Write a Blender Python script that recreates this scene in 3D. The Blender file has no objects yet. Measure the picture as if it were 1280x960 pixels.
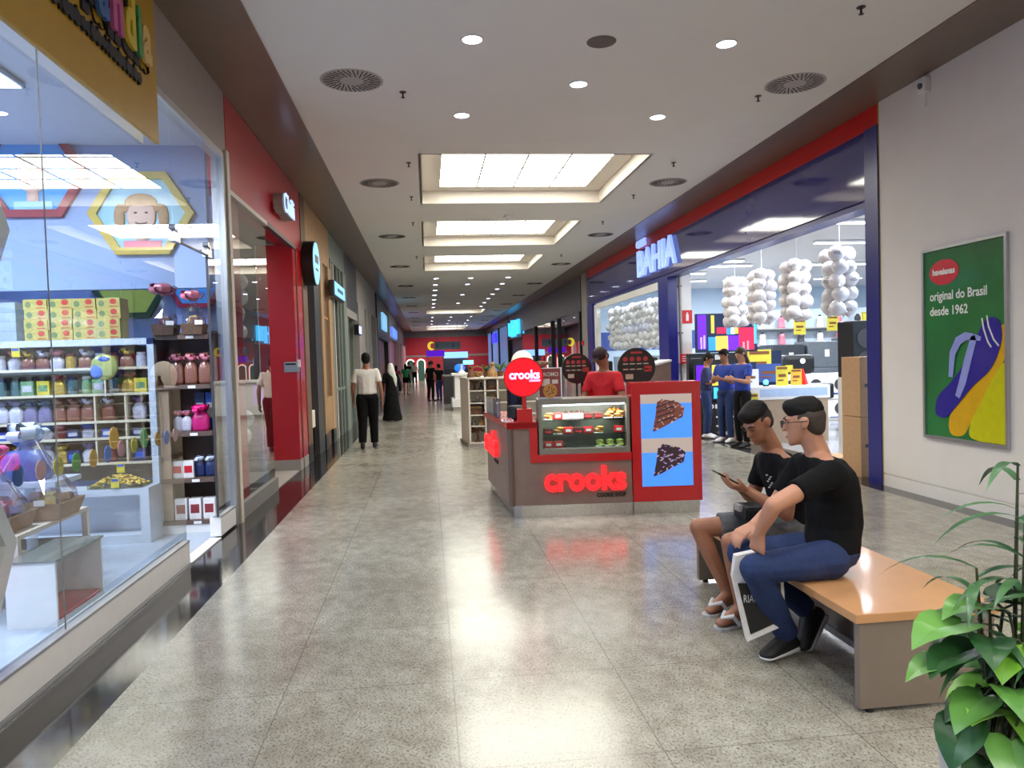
import bpy, bmesh, math, random
from mathutils import Vector, Matrix, Euler
C = bpy.context.scene
COL = C.collection
PI = math.pi
# ---------------------------------------------------------------- camera
cam_data = bpy.data.cameras.new('camera')
cam = bpy.data.objects.new('camera', cam_data)
COL.objects.link(cam)
C.camera = cam
cam_data.sensor_fit = 'HORIZONTAL'
cam_data.sensor_width = 36.0
cam_data.lens = 36.0 * 930.0 / 1280.0
cam_data.clip_start = 0.05
cam_data.clip_end = 300
RT = ((0.9932092978548327, -0.03440504783540958, 0.1111376774012918),
      (-0.11214377975226722, -0.02883697193629729, 0.9932734778057954),
      (-0.03096874743326572, -0.9989918526859908, -0.032499460755929736))
m = Matrix(((RT[0][0], -RT[0][1], -RT[0][2], 0.0), (RT[1][0], -RT[1][1], -RT[1][2], 0.0),
            (RT[2][0], -RT[2][1], -RT[2][2], 1.55), (0, 0, 0, 1)))
cam.matrix_world = m
# ---------------------------------------------------------------- world, exposure
w = bpy.data.worlds.new('world')
C.world = w
w.use_nodes = True
w.node_tree.nodes['Background'].inputs[0].default_value = (0.75, 0.8, 1.0, 1)
w.node_tree.nodes['Background'].inputs[1].default_value = 0.05
C.view_settings.view_transform = 'Standard'
C.view_settings.look = 'None'
C.view_settings.exposure = 0.0
C.view_settings.gamma = 1.0
C.view_settings.use_curve_mapping = False
C.cycles.max_bounces = 7
C.cycles.diffuse_bounces = 4
C.cycles.glossy_bounces = 4
C.cycles.transparent_max_bounces = 12
C.cycles.transmission_bounces = 4
C.cycles.sample_clamp_indirect = 6.0
C.cycles.caustics_reflective = False
C.cycles.caustics_refractive = False
SKY_EMIT = 11.5        # emission of the skylight panels
SPOT_W = 46.0         # downlights
# ---------------------------------------------------------------- materials
def sr(c):
    def f(v):
        v = v / 255.0
        return v / 12.92 if v <= 0.04045 else ((v + 0.055) / 1.055) ** 2.4
    return (f(c[0]), f(c[1]), f(c[2]), 1.0)
MATS = {}
def mat(name, rgb=(200, 200, 200), rough=0.5, metal=0.0, noise=0.06, scale=12.0, emit=0.0, ergb=None, spec=0.5, coat=0.0, alpha=1.0, bump=0.0):
    if name in MATS:
        return MATS[name]
    M = bpy.data.materials.new(name)
    M.use_nodes = True
    nt = M.node_tree
    p = nt.nodes['Principled BSDF']
    p.inputs['Roughness'].default_value = rough
    p.inputs['Metallic'].default_value = metal
    p.inputs['Specular IOR Level'].default_value = spec
    p.inputs['Coat Weight'].default_value = coat
    p.inputs['Coat Roughness'].default_value = 0.08
    p.inputs['Alpha'].default_value = alpha
    c = sr(rgb)
    p.inputs['Base Color'].default_value = c
    if noise > 0 or bump > 0:
        tc = nt.nodes.new('ShaderNodeTexCoord')
        nz = nt.nodes.new('ShaderNodeTexNoise')
        nz.inputs['Scale'].default_value = scale
        nz.inputs['Detail'].default_value = 4
        nt.links.new(tc.outputs['Object'], nz.inputs['Vector'])
        if noise > 0:
            r = nt.nodes.new('ShaderNodeValToRGB')
            r.color_ramp.elements[0].position = 0.3
            r.color_ramp.elements[1].position = 0.7
            a, b = 1 - noise, 1 + noise
            r.color_ramp.elements[0].color = (c[0] * a, c[1] * a, c[2] * a, 1)
            r.color_ramp.elements[1].color = (min(1, c[0] * b), min(1, c[1] * b), min(1, c[2] * b), 1)
            nt.links.new(nz.outputs['Fac'], r.inputs['Fac'])
            nt.links.new(r.outputs['Color'], p.inputs['Base Color'])
        if bump > 0:
            bp = nt.nodes.new('ShaderNodeBump')
            bp.inputs['Strength'].default_value = bump
            bp.inputs['Distance'].default_value = 0.01
            nt.links.new(nz.outputs['Fac'], bp.inputs['Height'])
            nt.links.new(bp.outputs['Normal'], p.inputs['Normal'])
    if emit > 0:
        p.inputs['Emission Color'].default_value = sr(ergb or rgb)
        p.inputs['Emission Strength'].default_value = emit
    MATS[name] = M
    return M
def glass(name, tint=(235, 245, 245), refl=1.0, rough=0.0):
    if name in MATS:
        return MATS[name]
    M = bpy.data.materials.new(name)
    M.use_nodes = True
    nt = M.node_tree
    nt.nodes.remove(nt.nodes['Principled BSDF'])
    out = nt.nodes['Material Output']
    tr = nt.nodes.new('ShaderNodeBsdfTransparent')
    tr.inputs['Color'].default_value = sr(tint)
    gl = nt.nodes.new('ShaderNodeBsdfGlossy')
    gl.inputs['Roughness'].default_value = rough
    fr = nt.nodes.new('ShaderNodeLayerWeight')
    fr.inputs['Blend'].default_value = 0.5
    pw_ = nt.nodes.new('ShaderNodeMath'); pw_.operation = 'POWER'; pw_.inputs[1].default_value = 4.2
    nt.links.new(fr.outputs['Facing'], pw_.inputs[0])
    ma = nt.nodes.new('ShaderNodeMath'); ma.operation = 'MULTIPLY_ADD'; ma.inputs[1].default_value = 0.92; ma.inputs[2].default_value = 0.05
    nt.links.new(pw_.outputs[0], ma.inputs[0])
    fr = ma
    mu = nt.nodes.new('ShaderNodeMath')
    mu.operation = 'MULTIPLY'
    mu.use_clamp = True
    mu.inputs[1].default_value = refl
    mx = nt.nodes.new('ShaderNodeMixShader')
    nt.links.new(fr.outputs[0], mu.inputs[0])
    nt.links.new(mu.outputs[0], mx.inputs[0])
    nt.links.new(tr.outputs[0], mx.inputs[1])
    nt.links.new(gl.outputs[0], mx.inputs[2])
    nt.links.new(mx.outputs[0], out.inputs['Surface'])
    MATS[name] = M
    return M
def emis(name, rgb, s):
    return mat(name, rgb, rough=0.4, noise=0, emit=s)
# ---------------------------------------------------------------- mesh builder
class MB:
    def __init__(self):
        self.bm = bmesh.new()
        self.mi = 0
        self.sm = False
    def _fin(self, geom):
        for f in geom:
            if isinstance(f, bmesh.types.BMFace):
                f.material_index = self.mi
                f.smooth = self.sm
    def faces(self, verts, faces, M=None):
        vs = [self.bm.verts.new(M @ Vector(v) if M else v) for v in verts]
        fs = []
        for f in faces:
            try:
                fs.append(self.bm.faces.new([vs[i] for i in f]))
            except ValueError:
                pass
        self._fin(fs)
        return vs, fs
    def box(self, x0, x1, y0, y1, z0, z1, M=None, bevel=0.0):
        x0, x1 = min(x0, x1), max(x0, x1); y0, y1 = min(y0, y1), max(y0, y1); z0, z1 = min(z0, z1), max(z0, z1)
        v = [(x0, y0, z0), (x1, y0, z0), (x1, y1, z0), (x0, y1, z0), (x0, y0, z1), (x1, y0, z1), (x1, y1, z1), (x0, y1, z1)]
        f = [(0, 3, 2, 1), (4, 5, 6, 7), (0, 1, 5, 4), (1, 2, 6, 5), (2, 3, 7, 6), (3, 0, 4, 7)]
        vs, fs = self.faces(v, f, M)
        if bevel > 0:
            es = list({e for fc in fs for e in fc.edges})
            r = bmesh.ops.bevel(self.bm, geom=es, offset=bevel, segments=2, affect='EDGES', profile=0.6)
            self._fin(r['faces'])
        return self
    def prism(self, poly, M, d):
        n = len(poly)
        v = [M @ Vector((p[0], p[1], 0)) for p in poly] + [M @ Vector((p[0], p[1], d)) for p in poly]
        f = [tuple(range(n))[::-1], tuple(range(n, 2 * n))] + [(i, (i + 1) % n, n + (i + 1) % n, n + i) for i in range(n)]
        self.faces(v, f)
        return self
    def cyl(self, p0, p1, r0, r1=None, seg=14, cap=True):
        if r1 is None: r1 = r0
        p0, p1 = Vector(p0), Vector(p1)
        d = (p1 - p0)
        q = d.to_track_quat('Z', 'Y').to_matrix()
        v, f = [], []
        for (p, r) in ((p0, r0), (p1, r1)):
            for i in range(seg):
                a = 2 * PI * i / seg
                v.append(p + q @ Vector((r * math.cos(a), r * math.sin(a), 0)))
        for i in range(seg):
            j = (i + 1) % seg
            f.append((i, j, seg + j, seg + i))
        if cap:
            f.append(tuple(range(seg))[::-1]); f.append(tuple(range(seg, 2 * seg)))
        self.faces(v, f)
        return self
    def lathe(self, prof, c=(0, 0, 0), seg=20, M=None, cap=True):
        v, f = [], []
        c = Vector(c)
        n = len(prof)
        for (r, z) in prof:
            for i in range(seg):
                a = 2 * PI * i / seg
                p = Vector((max(r, 1e-4) * math.cos(a), max(r, 1e-4) * math.sin(a), z))
                v.append((M @ p if M else p) + c)
        for k in range(n - 1):
            for i in range(seg):
                j = (i + 1) % seg
                f.append((k * seg + i, k * seg + j, (k + 1) * seg + j, (k + 1) * seg + i))
        if cap:
            f.append(tuple(range(seg))[::-1])
            f.append(tuple(range((n - 1) * seg, n * seg)))
        self.faces(v, f)
        return self
    def sph(self, c, r, seg=14, rings=9, M=None):
        if not isinstance(r, (tuple, list)): r = (r, r, r)
        v, f = [], []
        c = Vector(c)
        def P(x, y, z):
            p = Vector((x * r[0], y * r[1], z * r[2]))
            return (M @ p if M else p) + c
        v.append(P(0, 0, -1))
        for k in range(1, rings):
            t = -PI / 2 + PI * k / rings
            for i in range(seg):
                a = 2 * PI * i / seg
                v.append(P(math.cos(t) * math.cos(a), math.cos(t) * math.sin(a), math.sin(t)))
        v.append(P(0, 0, 1))
        L = len(v) - 1
        for i in range(seg):
            j = (i + 1) % seg
            f.append((0, 1 + j, 1 + i))
            for k in range(rings - 2):
                a = 1 + k * seg
                f.append((a + i, a + j, a + seg + j, a + seg + i))
            a = 1 + (rings - 2) * seg
            f.append((a + i, a + j, L))
        self.faces(v, f)
        return self
    def tube(self, pts, r, seg=8):
        pts = [Vector(p) for p in pts]
        n = len(pts)
        if not isinstance(r, (list, tuple)): r = [r] * n
        v, f = [], []
        up = Vector((0.13, 0.21, 0.97))
        for k in range(n):
            d = (pts[min(k + 1, n - 1)] - pts[max(k - 1, 0)]).normalized()
            s = d.cross(up)
            if s.length < 1e-3: s = d.cross(Vector((1, 0, 0)))
            s.normalize()
            u = s.cross(d)
            for i in range(seg):
                a = 2 * PI * i / seg
                v.append(pts[k] + r[k] * (math.cos(a) * s + math.sin(a) * u))
        for k in range(n - 1):
            for i in range(seg):
                j = (i + 1) % seg
                f.append((k * seg + i, k * seg + j, (k + 1) * seg + j, (k + 1) * seg + i))
        f.append(tuple(range(seg))[::-1]); f.append(tuple(range((n - 1) * seg, n * seg)))
        self.faces(v, f)
        return self
    def grid(self, fn, nu, nv):
        v = [fn(i / nu, j / nv) for j in range(nv + 1) for i in range(nu + 1)]
        f = [(j * (nu + 1) + i, j * (nu + 1) + i + 1, (j + 1) * (nu + 1) + i + 1, (j + 1) * (nu + 1) + i) for j in range(nv) for i in range(nu)]
        self.faces(v, f)
        return self
    def text(self, s, size, M, ext=0.005, align='LEFT', bold=0.0, squeeze=1.0):
        cu = bpy.data.curves.new('t', 'FONT')
        cu.body = s
        cu.size = size
        cu.extrude = ext
        cu.offset = bold
        cu.align_x = align
        cu.resolution_u = 3
        o = bpy.data.objects.new('t', cu)
        COL.objects.link(o)
        dg = bpy.context.evaluated_depsgraph_get()
        me = bpy.data.meshes.new_from_object(o.evaluated_get(dg))
        S = Matrix.Diagonal((squeeze, 1, 1, 1))
        me.transform(M @ S)
        n0 = len(self.bm.faces)
        self.bm.from_mesh(me)
        self.bm.faces.ensure_lookup_table()
        for f in self.bm.faces[n0:]:
            f.material_index = self.mi
        bpy.data.objects.remove(o)
        bpy.data.curves.remove(cu)
        bpy.data.meshes.remove(me)
        return self
    def obj(self, name, mats, parent=None, loc=None, rotz=0.0, smooth=False):
        me = bpy.data.meshes.new(name)
        bmesh.ops.recalc_face_normals(self.bm, faces=self.bm.faces[:])
        self.bm.to_mesh(me)
        self.bm.free()
        if smooth:
            for p in me.polygons: p.use_smooth = True
        for k in (mats if isinstance(mats, (list, tuple)) else [mats]):
            me.materials.append(k)
        o = bpy.data.objects.new(name, me)
        COL.objects.link(o)
        if parent: o.parent = parent
        if loc: o.location = loc
        o.rotation_euler.z = rotz
        return o
def facing(o, right, up):
    """matrix whose local x runs along right, y along up, z towards the viewer, at o"""
    r = Vector(right).normalized(); u = Vector(up).normalized(); n = r.cross(u)
    return Matrix(((r.x, u.x, n.x, o[0]), (r.y, u.y, n.y, o[1]), (r.z, u.z, n.z, o[2]), (0, 0, 0, 1)))
def tag(o, label, cat, group=None, kind=None):
    o['label'] = label; o['category'] = cat
    if group: o['group'] = group
    if kind: o['kind'] = kind
    return o
def thing(name, label, cat, loc=(0, 0, 0), rotz=0.0, group=None):
    o = bpy.data.objects.new(name, None)
    o.empty_display_size = 0.1
    COL.objects.link(o)
    o.location = loc; o.rotation_euler.z = rotz
    return tag(o, label, cat, group)
def struct(name, mb, mats):
    o = mb.obj(name, mats)
    o['kind'] = 'structure'
    return o
def dup(root, loc=None, rotz=None, label=None, group=None, scale=None):
    r = root.copy(); COL.objects.link(r)
    if loc is not None: r.location = loc
    if rotz is not None: r.rotation_euler.z = rotz
    if scale is not None: r.scale = (scale, scale, scale)
    if label: r['label'] = label
    if group: r['group'] = group
    for ch in list(root.children):
        c = ch.copy(); COL.objects.link(c); c.parent = r
        for g in list(ch.children):
            d = g.copy(); COL.objects.link(d); d.parent = c
    return r
def area(name, loc, rot, sx, sy, power, col=(1, 1, 1)):
    L = bpy.data.lights.new(name, 'AREA'); L.shape = 'RECTANGLE'; L.size = sx; L.size_y = sy; L.energy = power; L.color = col
    o = bpy.data.objects.new(name, L); COL.objects.link(o); o.location = loc; o.rotation_euler = rot
    return o
rng = random.Random(7)
# ================================================================ structure
def granite():
    M = bpy.data.materials.new('granite_tiles')
    M.use_nodes = True
    nt = M.node_tree; N = nt.nodes; L = nt.links
    p = N['Principled BSDF']
    g = N.new('ShaderNodeNewGeometry')
    mp = N.new('ShaderNodeMapping'); mp.inputs['Rotation'].default_value = (0, 0, 0.5); mp.inputs['Scale'].default_value = (1.0, 0.7, 1)
    L.new(g.outputs['Position'], mp.inputs['Vector'])
    n1 = N.new('ShaderNodeTexNoise'); n1.inputs['Scale'].default_value = 95; n1.inputs['Detail'].default_value = 5; n1.inputs['Roughness'].default_value = 0.7
    n2 = N.new('ShaderNodeTexNoise'); n2.inputs['Scale'].default_value = 9; n2.inputs['Detail'].default_value = 6; n2.inputs['Roughness'].default_value = 0.7
    n3 = N.new('ShaderNodeTexNoise'); n3.inputs['Scale'].default_value = 1.1; n3.inputs['Detail'].default_value = 3
    for n in (n1, n2): L.new(mp.outputs[0], n.inputs['Vector'])
    L.new(g.outputs['Position'], n3.inputs['Vector'])
    r1 = N.new('ShaderNodeValToRGB')
    e = r1.color_ramp.elements
    e[0].position = 0.30; e[0].color = sr((48, 45, 46)); e[1].position = 0.47; e[1].color = sr((168, 165, 151))
    k = e.new(0.41); k.color = sr((138, 132, 127))
    k = e.new(0.72); k.color = sr((194, 191, 177))
    L.new(n1.outputs['Fac'], r1.inputs['Fac'])
    r2 = N.new('ShaderNodeValToRGB')
    e = r2.color_ramp.elements
    e[0].position = 0.34; e[0].color = sr((206, 200, 196)); e[1].position = 0.62; e[1].color = (1, 1, 1, 1)
    L.new(n2.outputs['Fac'], r2.inputs['Fac'])
    mx = N.new('ShaderNodeMix'); mx.data_type = 'RGBA'; mx.blend_type = 'MULTIPLY'; mx.inputs[0].default_value = 0.8
    L.new(r1.outputs['Color'], mx.inputs[6]); L.new(r2.outputs['Color'], mx.inputs[7])
    r3 = N.new('ShaderNodeValToRGB')
    e = r3.color_ramp.elements
    e[0].position = 0.35; e[0].color = sr((228, 224, 222)); e[1].position = 0.65; e[1].color = (1, 1, 1, 1)
    L.new(n3.outputs['Fac'], r3.inputs['Fac'])
    mx2 = N.new('ShaderNodeMix'); mx2.data_type = 'RGBA'; mx2.blend_type = 'MULTIPLY'; mx2.inputs[0].default_value = 1
    L.new(mx.outputs[2], mx2.inputs[6]); L.new(r3.outputs['Color'], mx2.inputs[7])
    sp = N.new('ShaderNodeSeparateXYZ'); L.new(g.outputs['Position'], sp.inputs[0])
    def joint(out, off):
        a = N.new('ShaderNodeMath'); a.operation = 'ADD'; a.inputs[1].default_value = 80 - off; L.new(out, a.inputs[0])
        b = N.new('ShaderNodeMath'); b.operation = 'MODULO'; b.inputs[1].default_value = 0.8; L.new(a.outputs[0], b.inputs[0])
        c = N.new('ShaderNodeMath'); c.operation = 'LESS_THAN'; c.inputs[1].default_value = 0.006; L.new(b.outputs[0], c.inputs[0])
        return c
    jx = joint(sp.outputs[0], 0.066); jy = joint(sp.outputs[1], 3.58)
    mm = N.new('ShaderNodeMath'); mm.operation = 'MAXIMUM'; L.new(jx.outputs[0], mm.inputs[0]); L.new(jy.outputs[0], mm.inputs[1])
    ms = N.new('ShaderNodeMath'); ms.operation = 'MULTIPLY'; ms.inputs[1].default_value = 0.6; L.new(mm.outputs[0], ms.inputs[0])
    mx3 = N.new('ShaderNodeMix'); mx3.data_type = 'RGBA'; L.new(ms.outputs[0], mx3.inputs[0])
    L.new(mx2.outputs[2], mx3.inputs[6]); mx3.inputs[7].default_value = sr((98, 90, 84))
    L.new(mx3.outputs[2], p.inputs['Base Color'])
    rr = N.new('ShaderNodeMapRange'); rr.inputs[3].default_value = 0.12; rr.inputs[4].default_value = 0.26
    L.new(n2.outputs['Fac'], rr.inputs[0]); L.new(rr.outputs[0], p.inputs['Roughness'])
    p.inputs['Specular IOR Level'].default_value = 0.5
    return M
m_floor = granite()
m_black = mat('black_granite', (44, 41, 40), rough=0.09, noise=0.5, scale=70)
m_tile = mat('shop_tile', (176, 186, 200), rough=0.25, noise=0.03)
m_dkfloor = mat('store_floor', (150, 152, 156), rough=0.15, noise=0.05)
m_ceil = mat('ceiling_paint', (224, 220, 216), rough=0.9, noise=0.015, scale=2)
m_soff = mat('bronze_soffit', (112, 94, 82), rough=0.34, noise=0.06, scale=3, metal=0.0, coat=0.1)
m_wall = mat('cream_wall', (232, 226, 218), rough=0.8, noise=0.02, scale=3)
m_white = mat('white_paint', (228, 226, 224), rough=0.5, noise=0.02)
m_alu = mat('aluminium', (190, 192, 196), rough=0.3, metal=0.8, noise=0.03)
m_steel = mat('brushed_steel', (200, 198, 196), rough=0.25, metal=1.0, noise=0.12, scale=40)
m_blk = mat('black_plastic', (18, 18, 20), rough=0.4, noise=0.1)
m_shopwall = mat('shop_wall', (150, 172, 214), rough=0.7, noise=0.02, scale=2)
m_shopceil = mat('shop_ceiling', (205, 212, 225), rough=0.8, noise=0.02)
m_palewall = mat('pale_wall', (190, 206, 220), rough=0.7, noise=0.02, scale=2)
m_bluewall = mat('blue_band', (52, 78, 150), rough=0.6, noise=0.03)
m_red = mat('red_lacquer', (190, 20, 28), rough=0.25, noise=0.03, coat=0.4)
m_redwall = mat('red_wall', (176, 24, 40), rough=0.35, noise=0.04, coat=0.2)
m_farred = mat('far_red_wall', (196, 44, 62), rough=0.6, noise=0.04)
m_grey = mat('mid_grey', (120, 116, 112), rough=0.5, noise=0.04)
m_dkgrey = mat('dark_grey', (58, 56, 60), rough=0.4, noise=0.06)
m_beige = mat('beige_frame', (206, 194, 182), rough=0.5, noise=0.03)
m_grebeige = mat('grey_beige_panel', (158, 146, 140), rough=0.55, noise=0.03)
m_glass = glass('window_glass', (232, 242, 244), refl=1.0)
m_glassb = glass('shop_glass', (236, 244, 248), refl=1.6)
m_panel = mat('light_panel', (252, 250, 236), rough=0.5, noise=0, emit=SKY_EMIT)
XL, XR = -1.93, 5.08
Y0, Y1, ZC = -18.0, 66.0, 4.3

b = MB()
def fl(x0, x1, y0, y1, mi):
    b.mi = mi
    b.faces([(x0, y0, 0), (x1, y0, 0), (x1, y1, 0), (x0, y1, 0)], [(0, 1, 2, 3)])
fl(-1.52, 4.86, Y0, Y1, 0)
fl(XL - 0.06, -1.52, Y0, Y1, 1)
fl(4.86, 5.16, Y0, 7.9, 1); fl(4.86, 5.6, 7.9, Y1, 1)
fl(5.16, 18, Y0, 7.9, 3); fl(5.6, 18, 7.9, Y1, 3)
fl(-9, XL - 0.06, Y0, 9, 2); fl(-9, XL - 0.06, 9, Y1, 3)
struct('floor', b, [m_floor, m_black, m_tile, m_dkfloor])

# ceiling with openings for the skylights
SKY_Y = [-13.75, -9.0, -4.25, 10.0, 14.75, 19.5, 39.6, 56.5, 60.5]
SKY_X0, SKY_X1, SKY_L = 0.0, 3.12, 3.07
b = MB()
def cl(x0, x1, y0, y1, z=ZC):
    b.faces([(x0, y0, z), (x1, y0, z), (x1, y1, z), (x0, y1, z)], [(3, 2, 1, 0)])
cl(-1.3, SKY_X0, Y0, Y1); cl(SKY_X1, 4.44, Y0, Y1)
yy = Y0
for sy in SKY_Y:
    cl(SKY_X0, SKY_X1, yy, sy); yy = sy + SKY_L
cl(SKY_X0, SKY_X1, yy, Y1)
struct('ceiling', b, m_ceil)
b = MB(); b.box(XL - 0.2, -1.3, Y0, Y1, ZC - 0.012, ZC + 0.2); struct('trim_1', b, m_soff)
b = MB(); b.box(4.44, 5.4, Y0, Y1, ZC - 0.012, ZC + 0.2); struct('trim_2', b, m_soff)
# end walls
b = MB(); b.box(-9, 18, Y0 - 0.2, Y0, 0, 5); struct('wall_back', b, m_wall)
b = MB(); b.box(-3, 9, Y1, Y1 + 0.3, 0, 3.75); b.mi = 1; b.box(-3, 9, Y1 - 0.02, Y1 + 0.3, 3.75, 5)
b.mi = 2; b.box(-3, 9, Y1 - 0.03, Y1, 2.02, 2.2)
struct('wall_front', b, [m_farred, m_grey, m_grebeige])
# right wall with groove
b = MB()
b.box(XR, XR + 0.2, Y0, 7.86, 0.145, ZC); b.box(XR + 0.012, XR + 0.2, Y0, 7.86, 0.13, 0.145); b.box(XR, XR + 0.2, Y0, 7.86, 0, 0.13)
struct('wall_right', b, m_wall)
# left: wall over the sweet shop window, shop shells behind
b = MB(); b.box(XL - 0.12, XL, Y0, 7.74, 3.66, ZC); struct('wall_left', b, m_grebeige)
b = MB(); b.box(-8.2, -8, Y0, Y1, 0, ZC); struct('wall_back_left', b, m_shopwall)
b = MB(); b.box(-8, XL - 0.12, 8.3, 8.4, 0, ZC); b.box(-8, XL - 0.14, 7.5, 7.6, 2.34, 3.7); struct('wall_shop_end', b, m_shopwall)
b = MB(); b.box(-8, XL - 0.12, Y0, 8.4, 3.7, 3.78); struct('ceiling_shop', b, m_shopceil)
b = MB(); b.box(-8, XL - 0.12, -1.1, -1.0, 0, 3.7); struct('wall_shop_start', b, m_shopwall)
# right store shell
b = MB(); b.box(5.3, 18, 24, 24.15, 1.0, 3.75); b.mi = 1; b.box(5.3, 18, 23.97, 24.0, 1.75, 2.35); b.mi = 0; b.box(5.3, 18, 24, 24.15, 0, 1.0)
struct('wall_store_back', b, [m_palewall, m_bluewall])
b = MB(); b.box(17, 17.15, 7.9, 24, 0, 3.75); b.box(5.3, 17, 7.7, 7.86, 0, 3.75); struct('wall_store_side', b, m_palewall)
b = MB(); b.box(5.42, 17.1, 7.8, 24.1, 3.72, 3.8); struct('ceiling_store', b, m_ceil)

# ---------------------------------------------------------------- skylights
m_riser = mat('skylight_reveal', (226, 218, 208), rough=0.7, noise=0.01)
m_grid = mat('skylight_grid', (150, 142, 134), rough=0.5, noise=0)
def skylight(label):
    t = thing('ceiling_skylight', label, 'ceiling light', (0, 0, 0), 0, 'square ceiling lights')
    W, D, zt = SKY_X1 - SKY_X0, SKY_L, 0.215
    b = MB()
    b.box(-0.04, 0, -0.04, D + 0.04, 0, zt); b.box(W, W + 0.04, -0.04, D + 0.04, 0, zt)
    b.box(0, W, -0.04, 0, 0, zt); b.box(0, W, D, D + 0.04, 0, zt)
    b.box(0, 0.3, 0, D, zt, zt + 0.03); b.box(W - 0.3, W, 0, D, zt, zt + 0.03)
    b.box(0.3, W - 0.3, 0, 0.3, zt, zt + 0.03); b.box(0.3, W - 0.3, D - 0.3, D, zt, zt + 0.03)
    b.obj('reveal', m_riser, t)
    b = MB(); b.box(0.3, W - 0.3, 0.3, D - 0.3, zt + 0.012, zt + 0.03); b.obj('light_panel', m_panel, t)
    b = MB()
    w4, d4 = (W - 0.6) / 4, (D - 0.6) / 4
    for k in range(1, 4):
        b.box(0.3 + k * w4 - 0.012, 0.3 + k * w4 + 0.012, 0.3, D - 0.3, zt - 0.002, zt + 0.011)
    for k in range(1, 4):
        b.box(0.3, W - 0.3, 0.3 + k * d4 - 0.012, 0.3 + k * d4 + 0.012, zt - 0.002, zt + 0.011)
    b.obj('grid_bars', m_grid, t)
    return t
SKL = ['third light well behind where the camera stands', 'second light well behind where the camera stands', 'light well just behind where the camera stands',
       'largest and nearest of the glowing square ceiling light wells', 'second glowing square ceiling light well from the front', 'third glowing square ceiling light well from the front',
       'glowing ceiling light well far down the hall, past the rows of downlights', 'distant ceiling light well, first of the last two before the red wall', 'farthest ceiling light well, nearest the red end wall']
sk0 = None
for lb, sy in zip(SKL, SKY_Y):
    if sk0 is None:
        sk0 = skylight(lb); sk0.location = (SKY_X0, sy, ZC)
    else:
        dup(sk0, (SKY_X0, sy, ZC), label=lb)

# ---------------------------------------------------------------- downlights
m_lamp = mat('lamp_lens', (225, 232, 255), rough=0.3, noise=0, emit=14.0)
def downlight():
    t = thing('downlight', 'x', 'downlight')
    b = MB(); b.lathe([(0.08, 0.0), (0.1, 0.0), (0.1, -0.010), (0.085, -0.010), (0.08, 0.0)], seg=20, cap=False); b.obj('trim_ring', m_white, t)
    b = MB(); b.lathe([(0.001, -0.009), (0.08, -0.007), (0.08, 0.0), (0.001, 0.0)], seg=20); b.obj('lens', m_lamp, t)
    return t
dl0 = downlight()
SPD = bpy.data.lights.new('downlight_beam', 'SPOT')
SPD.energy = SPOT_W; SPD.spot_size = 2.1; SPD.spot_blend = 0.8; SPD.shadow_soft_size = 0.07; SPD.color = (1, 0.985, 0.93)
DL = [(0.47, 6.44, 'lit round downlight at the upper left, left of the ceiling speaker'), (2.73, 6.44, 'lit round downlight at the upper right, right of the ceiling speaker'),
      (1.6, 7.44, 'lit round downlight in the middle, just beyond the ceiling speaker'), (0.47, 8.41, 'lit round downlight before the left corner of the nearest ceiling light well'),
      (2.73, 8.43, 'lit round downlight before the right corner of the nearest ceiling light well'),
      (1.6, 5.4, 'downlight in the ceiling above the camera view'), (1.6, 2.0, 'downlight over the near floor'), (3.6, 1.0, 'downlight over the plant'), (-0.6, 0.5, 'downlight near the sweet shop start')]
DL = DL[:5] + DL[6:]
for y in (4.46, 2.48, 0.5, -1.5):  # unseen downlights added to brighten the near hall, continuing the pair lines
    for x, sd in ((0.45, 'left'), (2.74, 'right')): DL.append((x, y, 'round downlight of the %s pair line overhead, %s' % (sd, {4.46: 'just above the picture edge', 2.48: 'over the near floor', 0.5: 'over the camera', -1.5: 'behind the camera'}[y])))
for y in (24.7, 26.7, 28.7, 30.8, 33.0, 35.3, 37.6):
    for x in (0.36, 1.5, 2.75):
        if x == 1.5 and y in (28.7, 33.0, 37.6): continue
        DL.append((x, y, None))
for y in (46.0, 50.0, 54.0):
    for x in (0.36, 1.5, 2.75): DL.append((x, y, None))
for i, (x, y, lb) in enumerate(DL):
    side = {0.36: 'left', 1.5: 'middle', 2.75: 'right'}.get(x, '')
    part = 'between the third and fourth light wells' if y < 40 else 'before the last two light wells'
    lb2 = lb or 'small lit downlight in the %s row %s' % (side, part)
    t = dl0 if i == 0 else dup(dl0)
    t.location = (x, y, ZC); t['label'] = lb2
    if not lb: t['group'] = 'downlights of the %s row %s' % (side, part)
    if i % 2 == 0 or y < 12:
        o = bpy.data.objects.new('downlight_beam', SPD); COL.objects.link(o); o.parent = t; o.location = (0, 0, -0.03)
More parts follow.
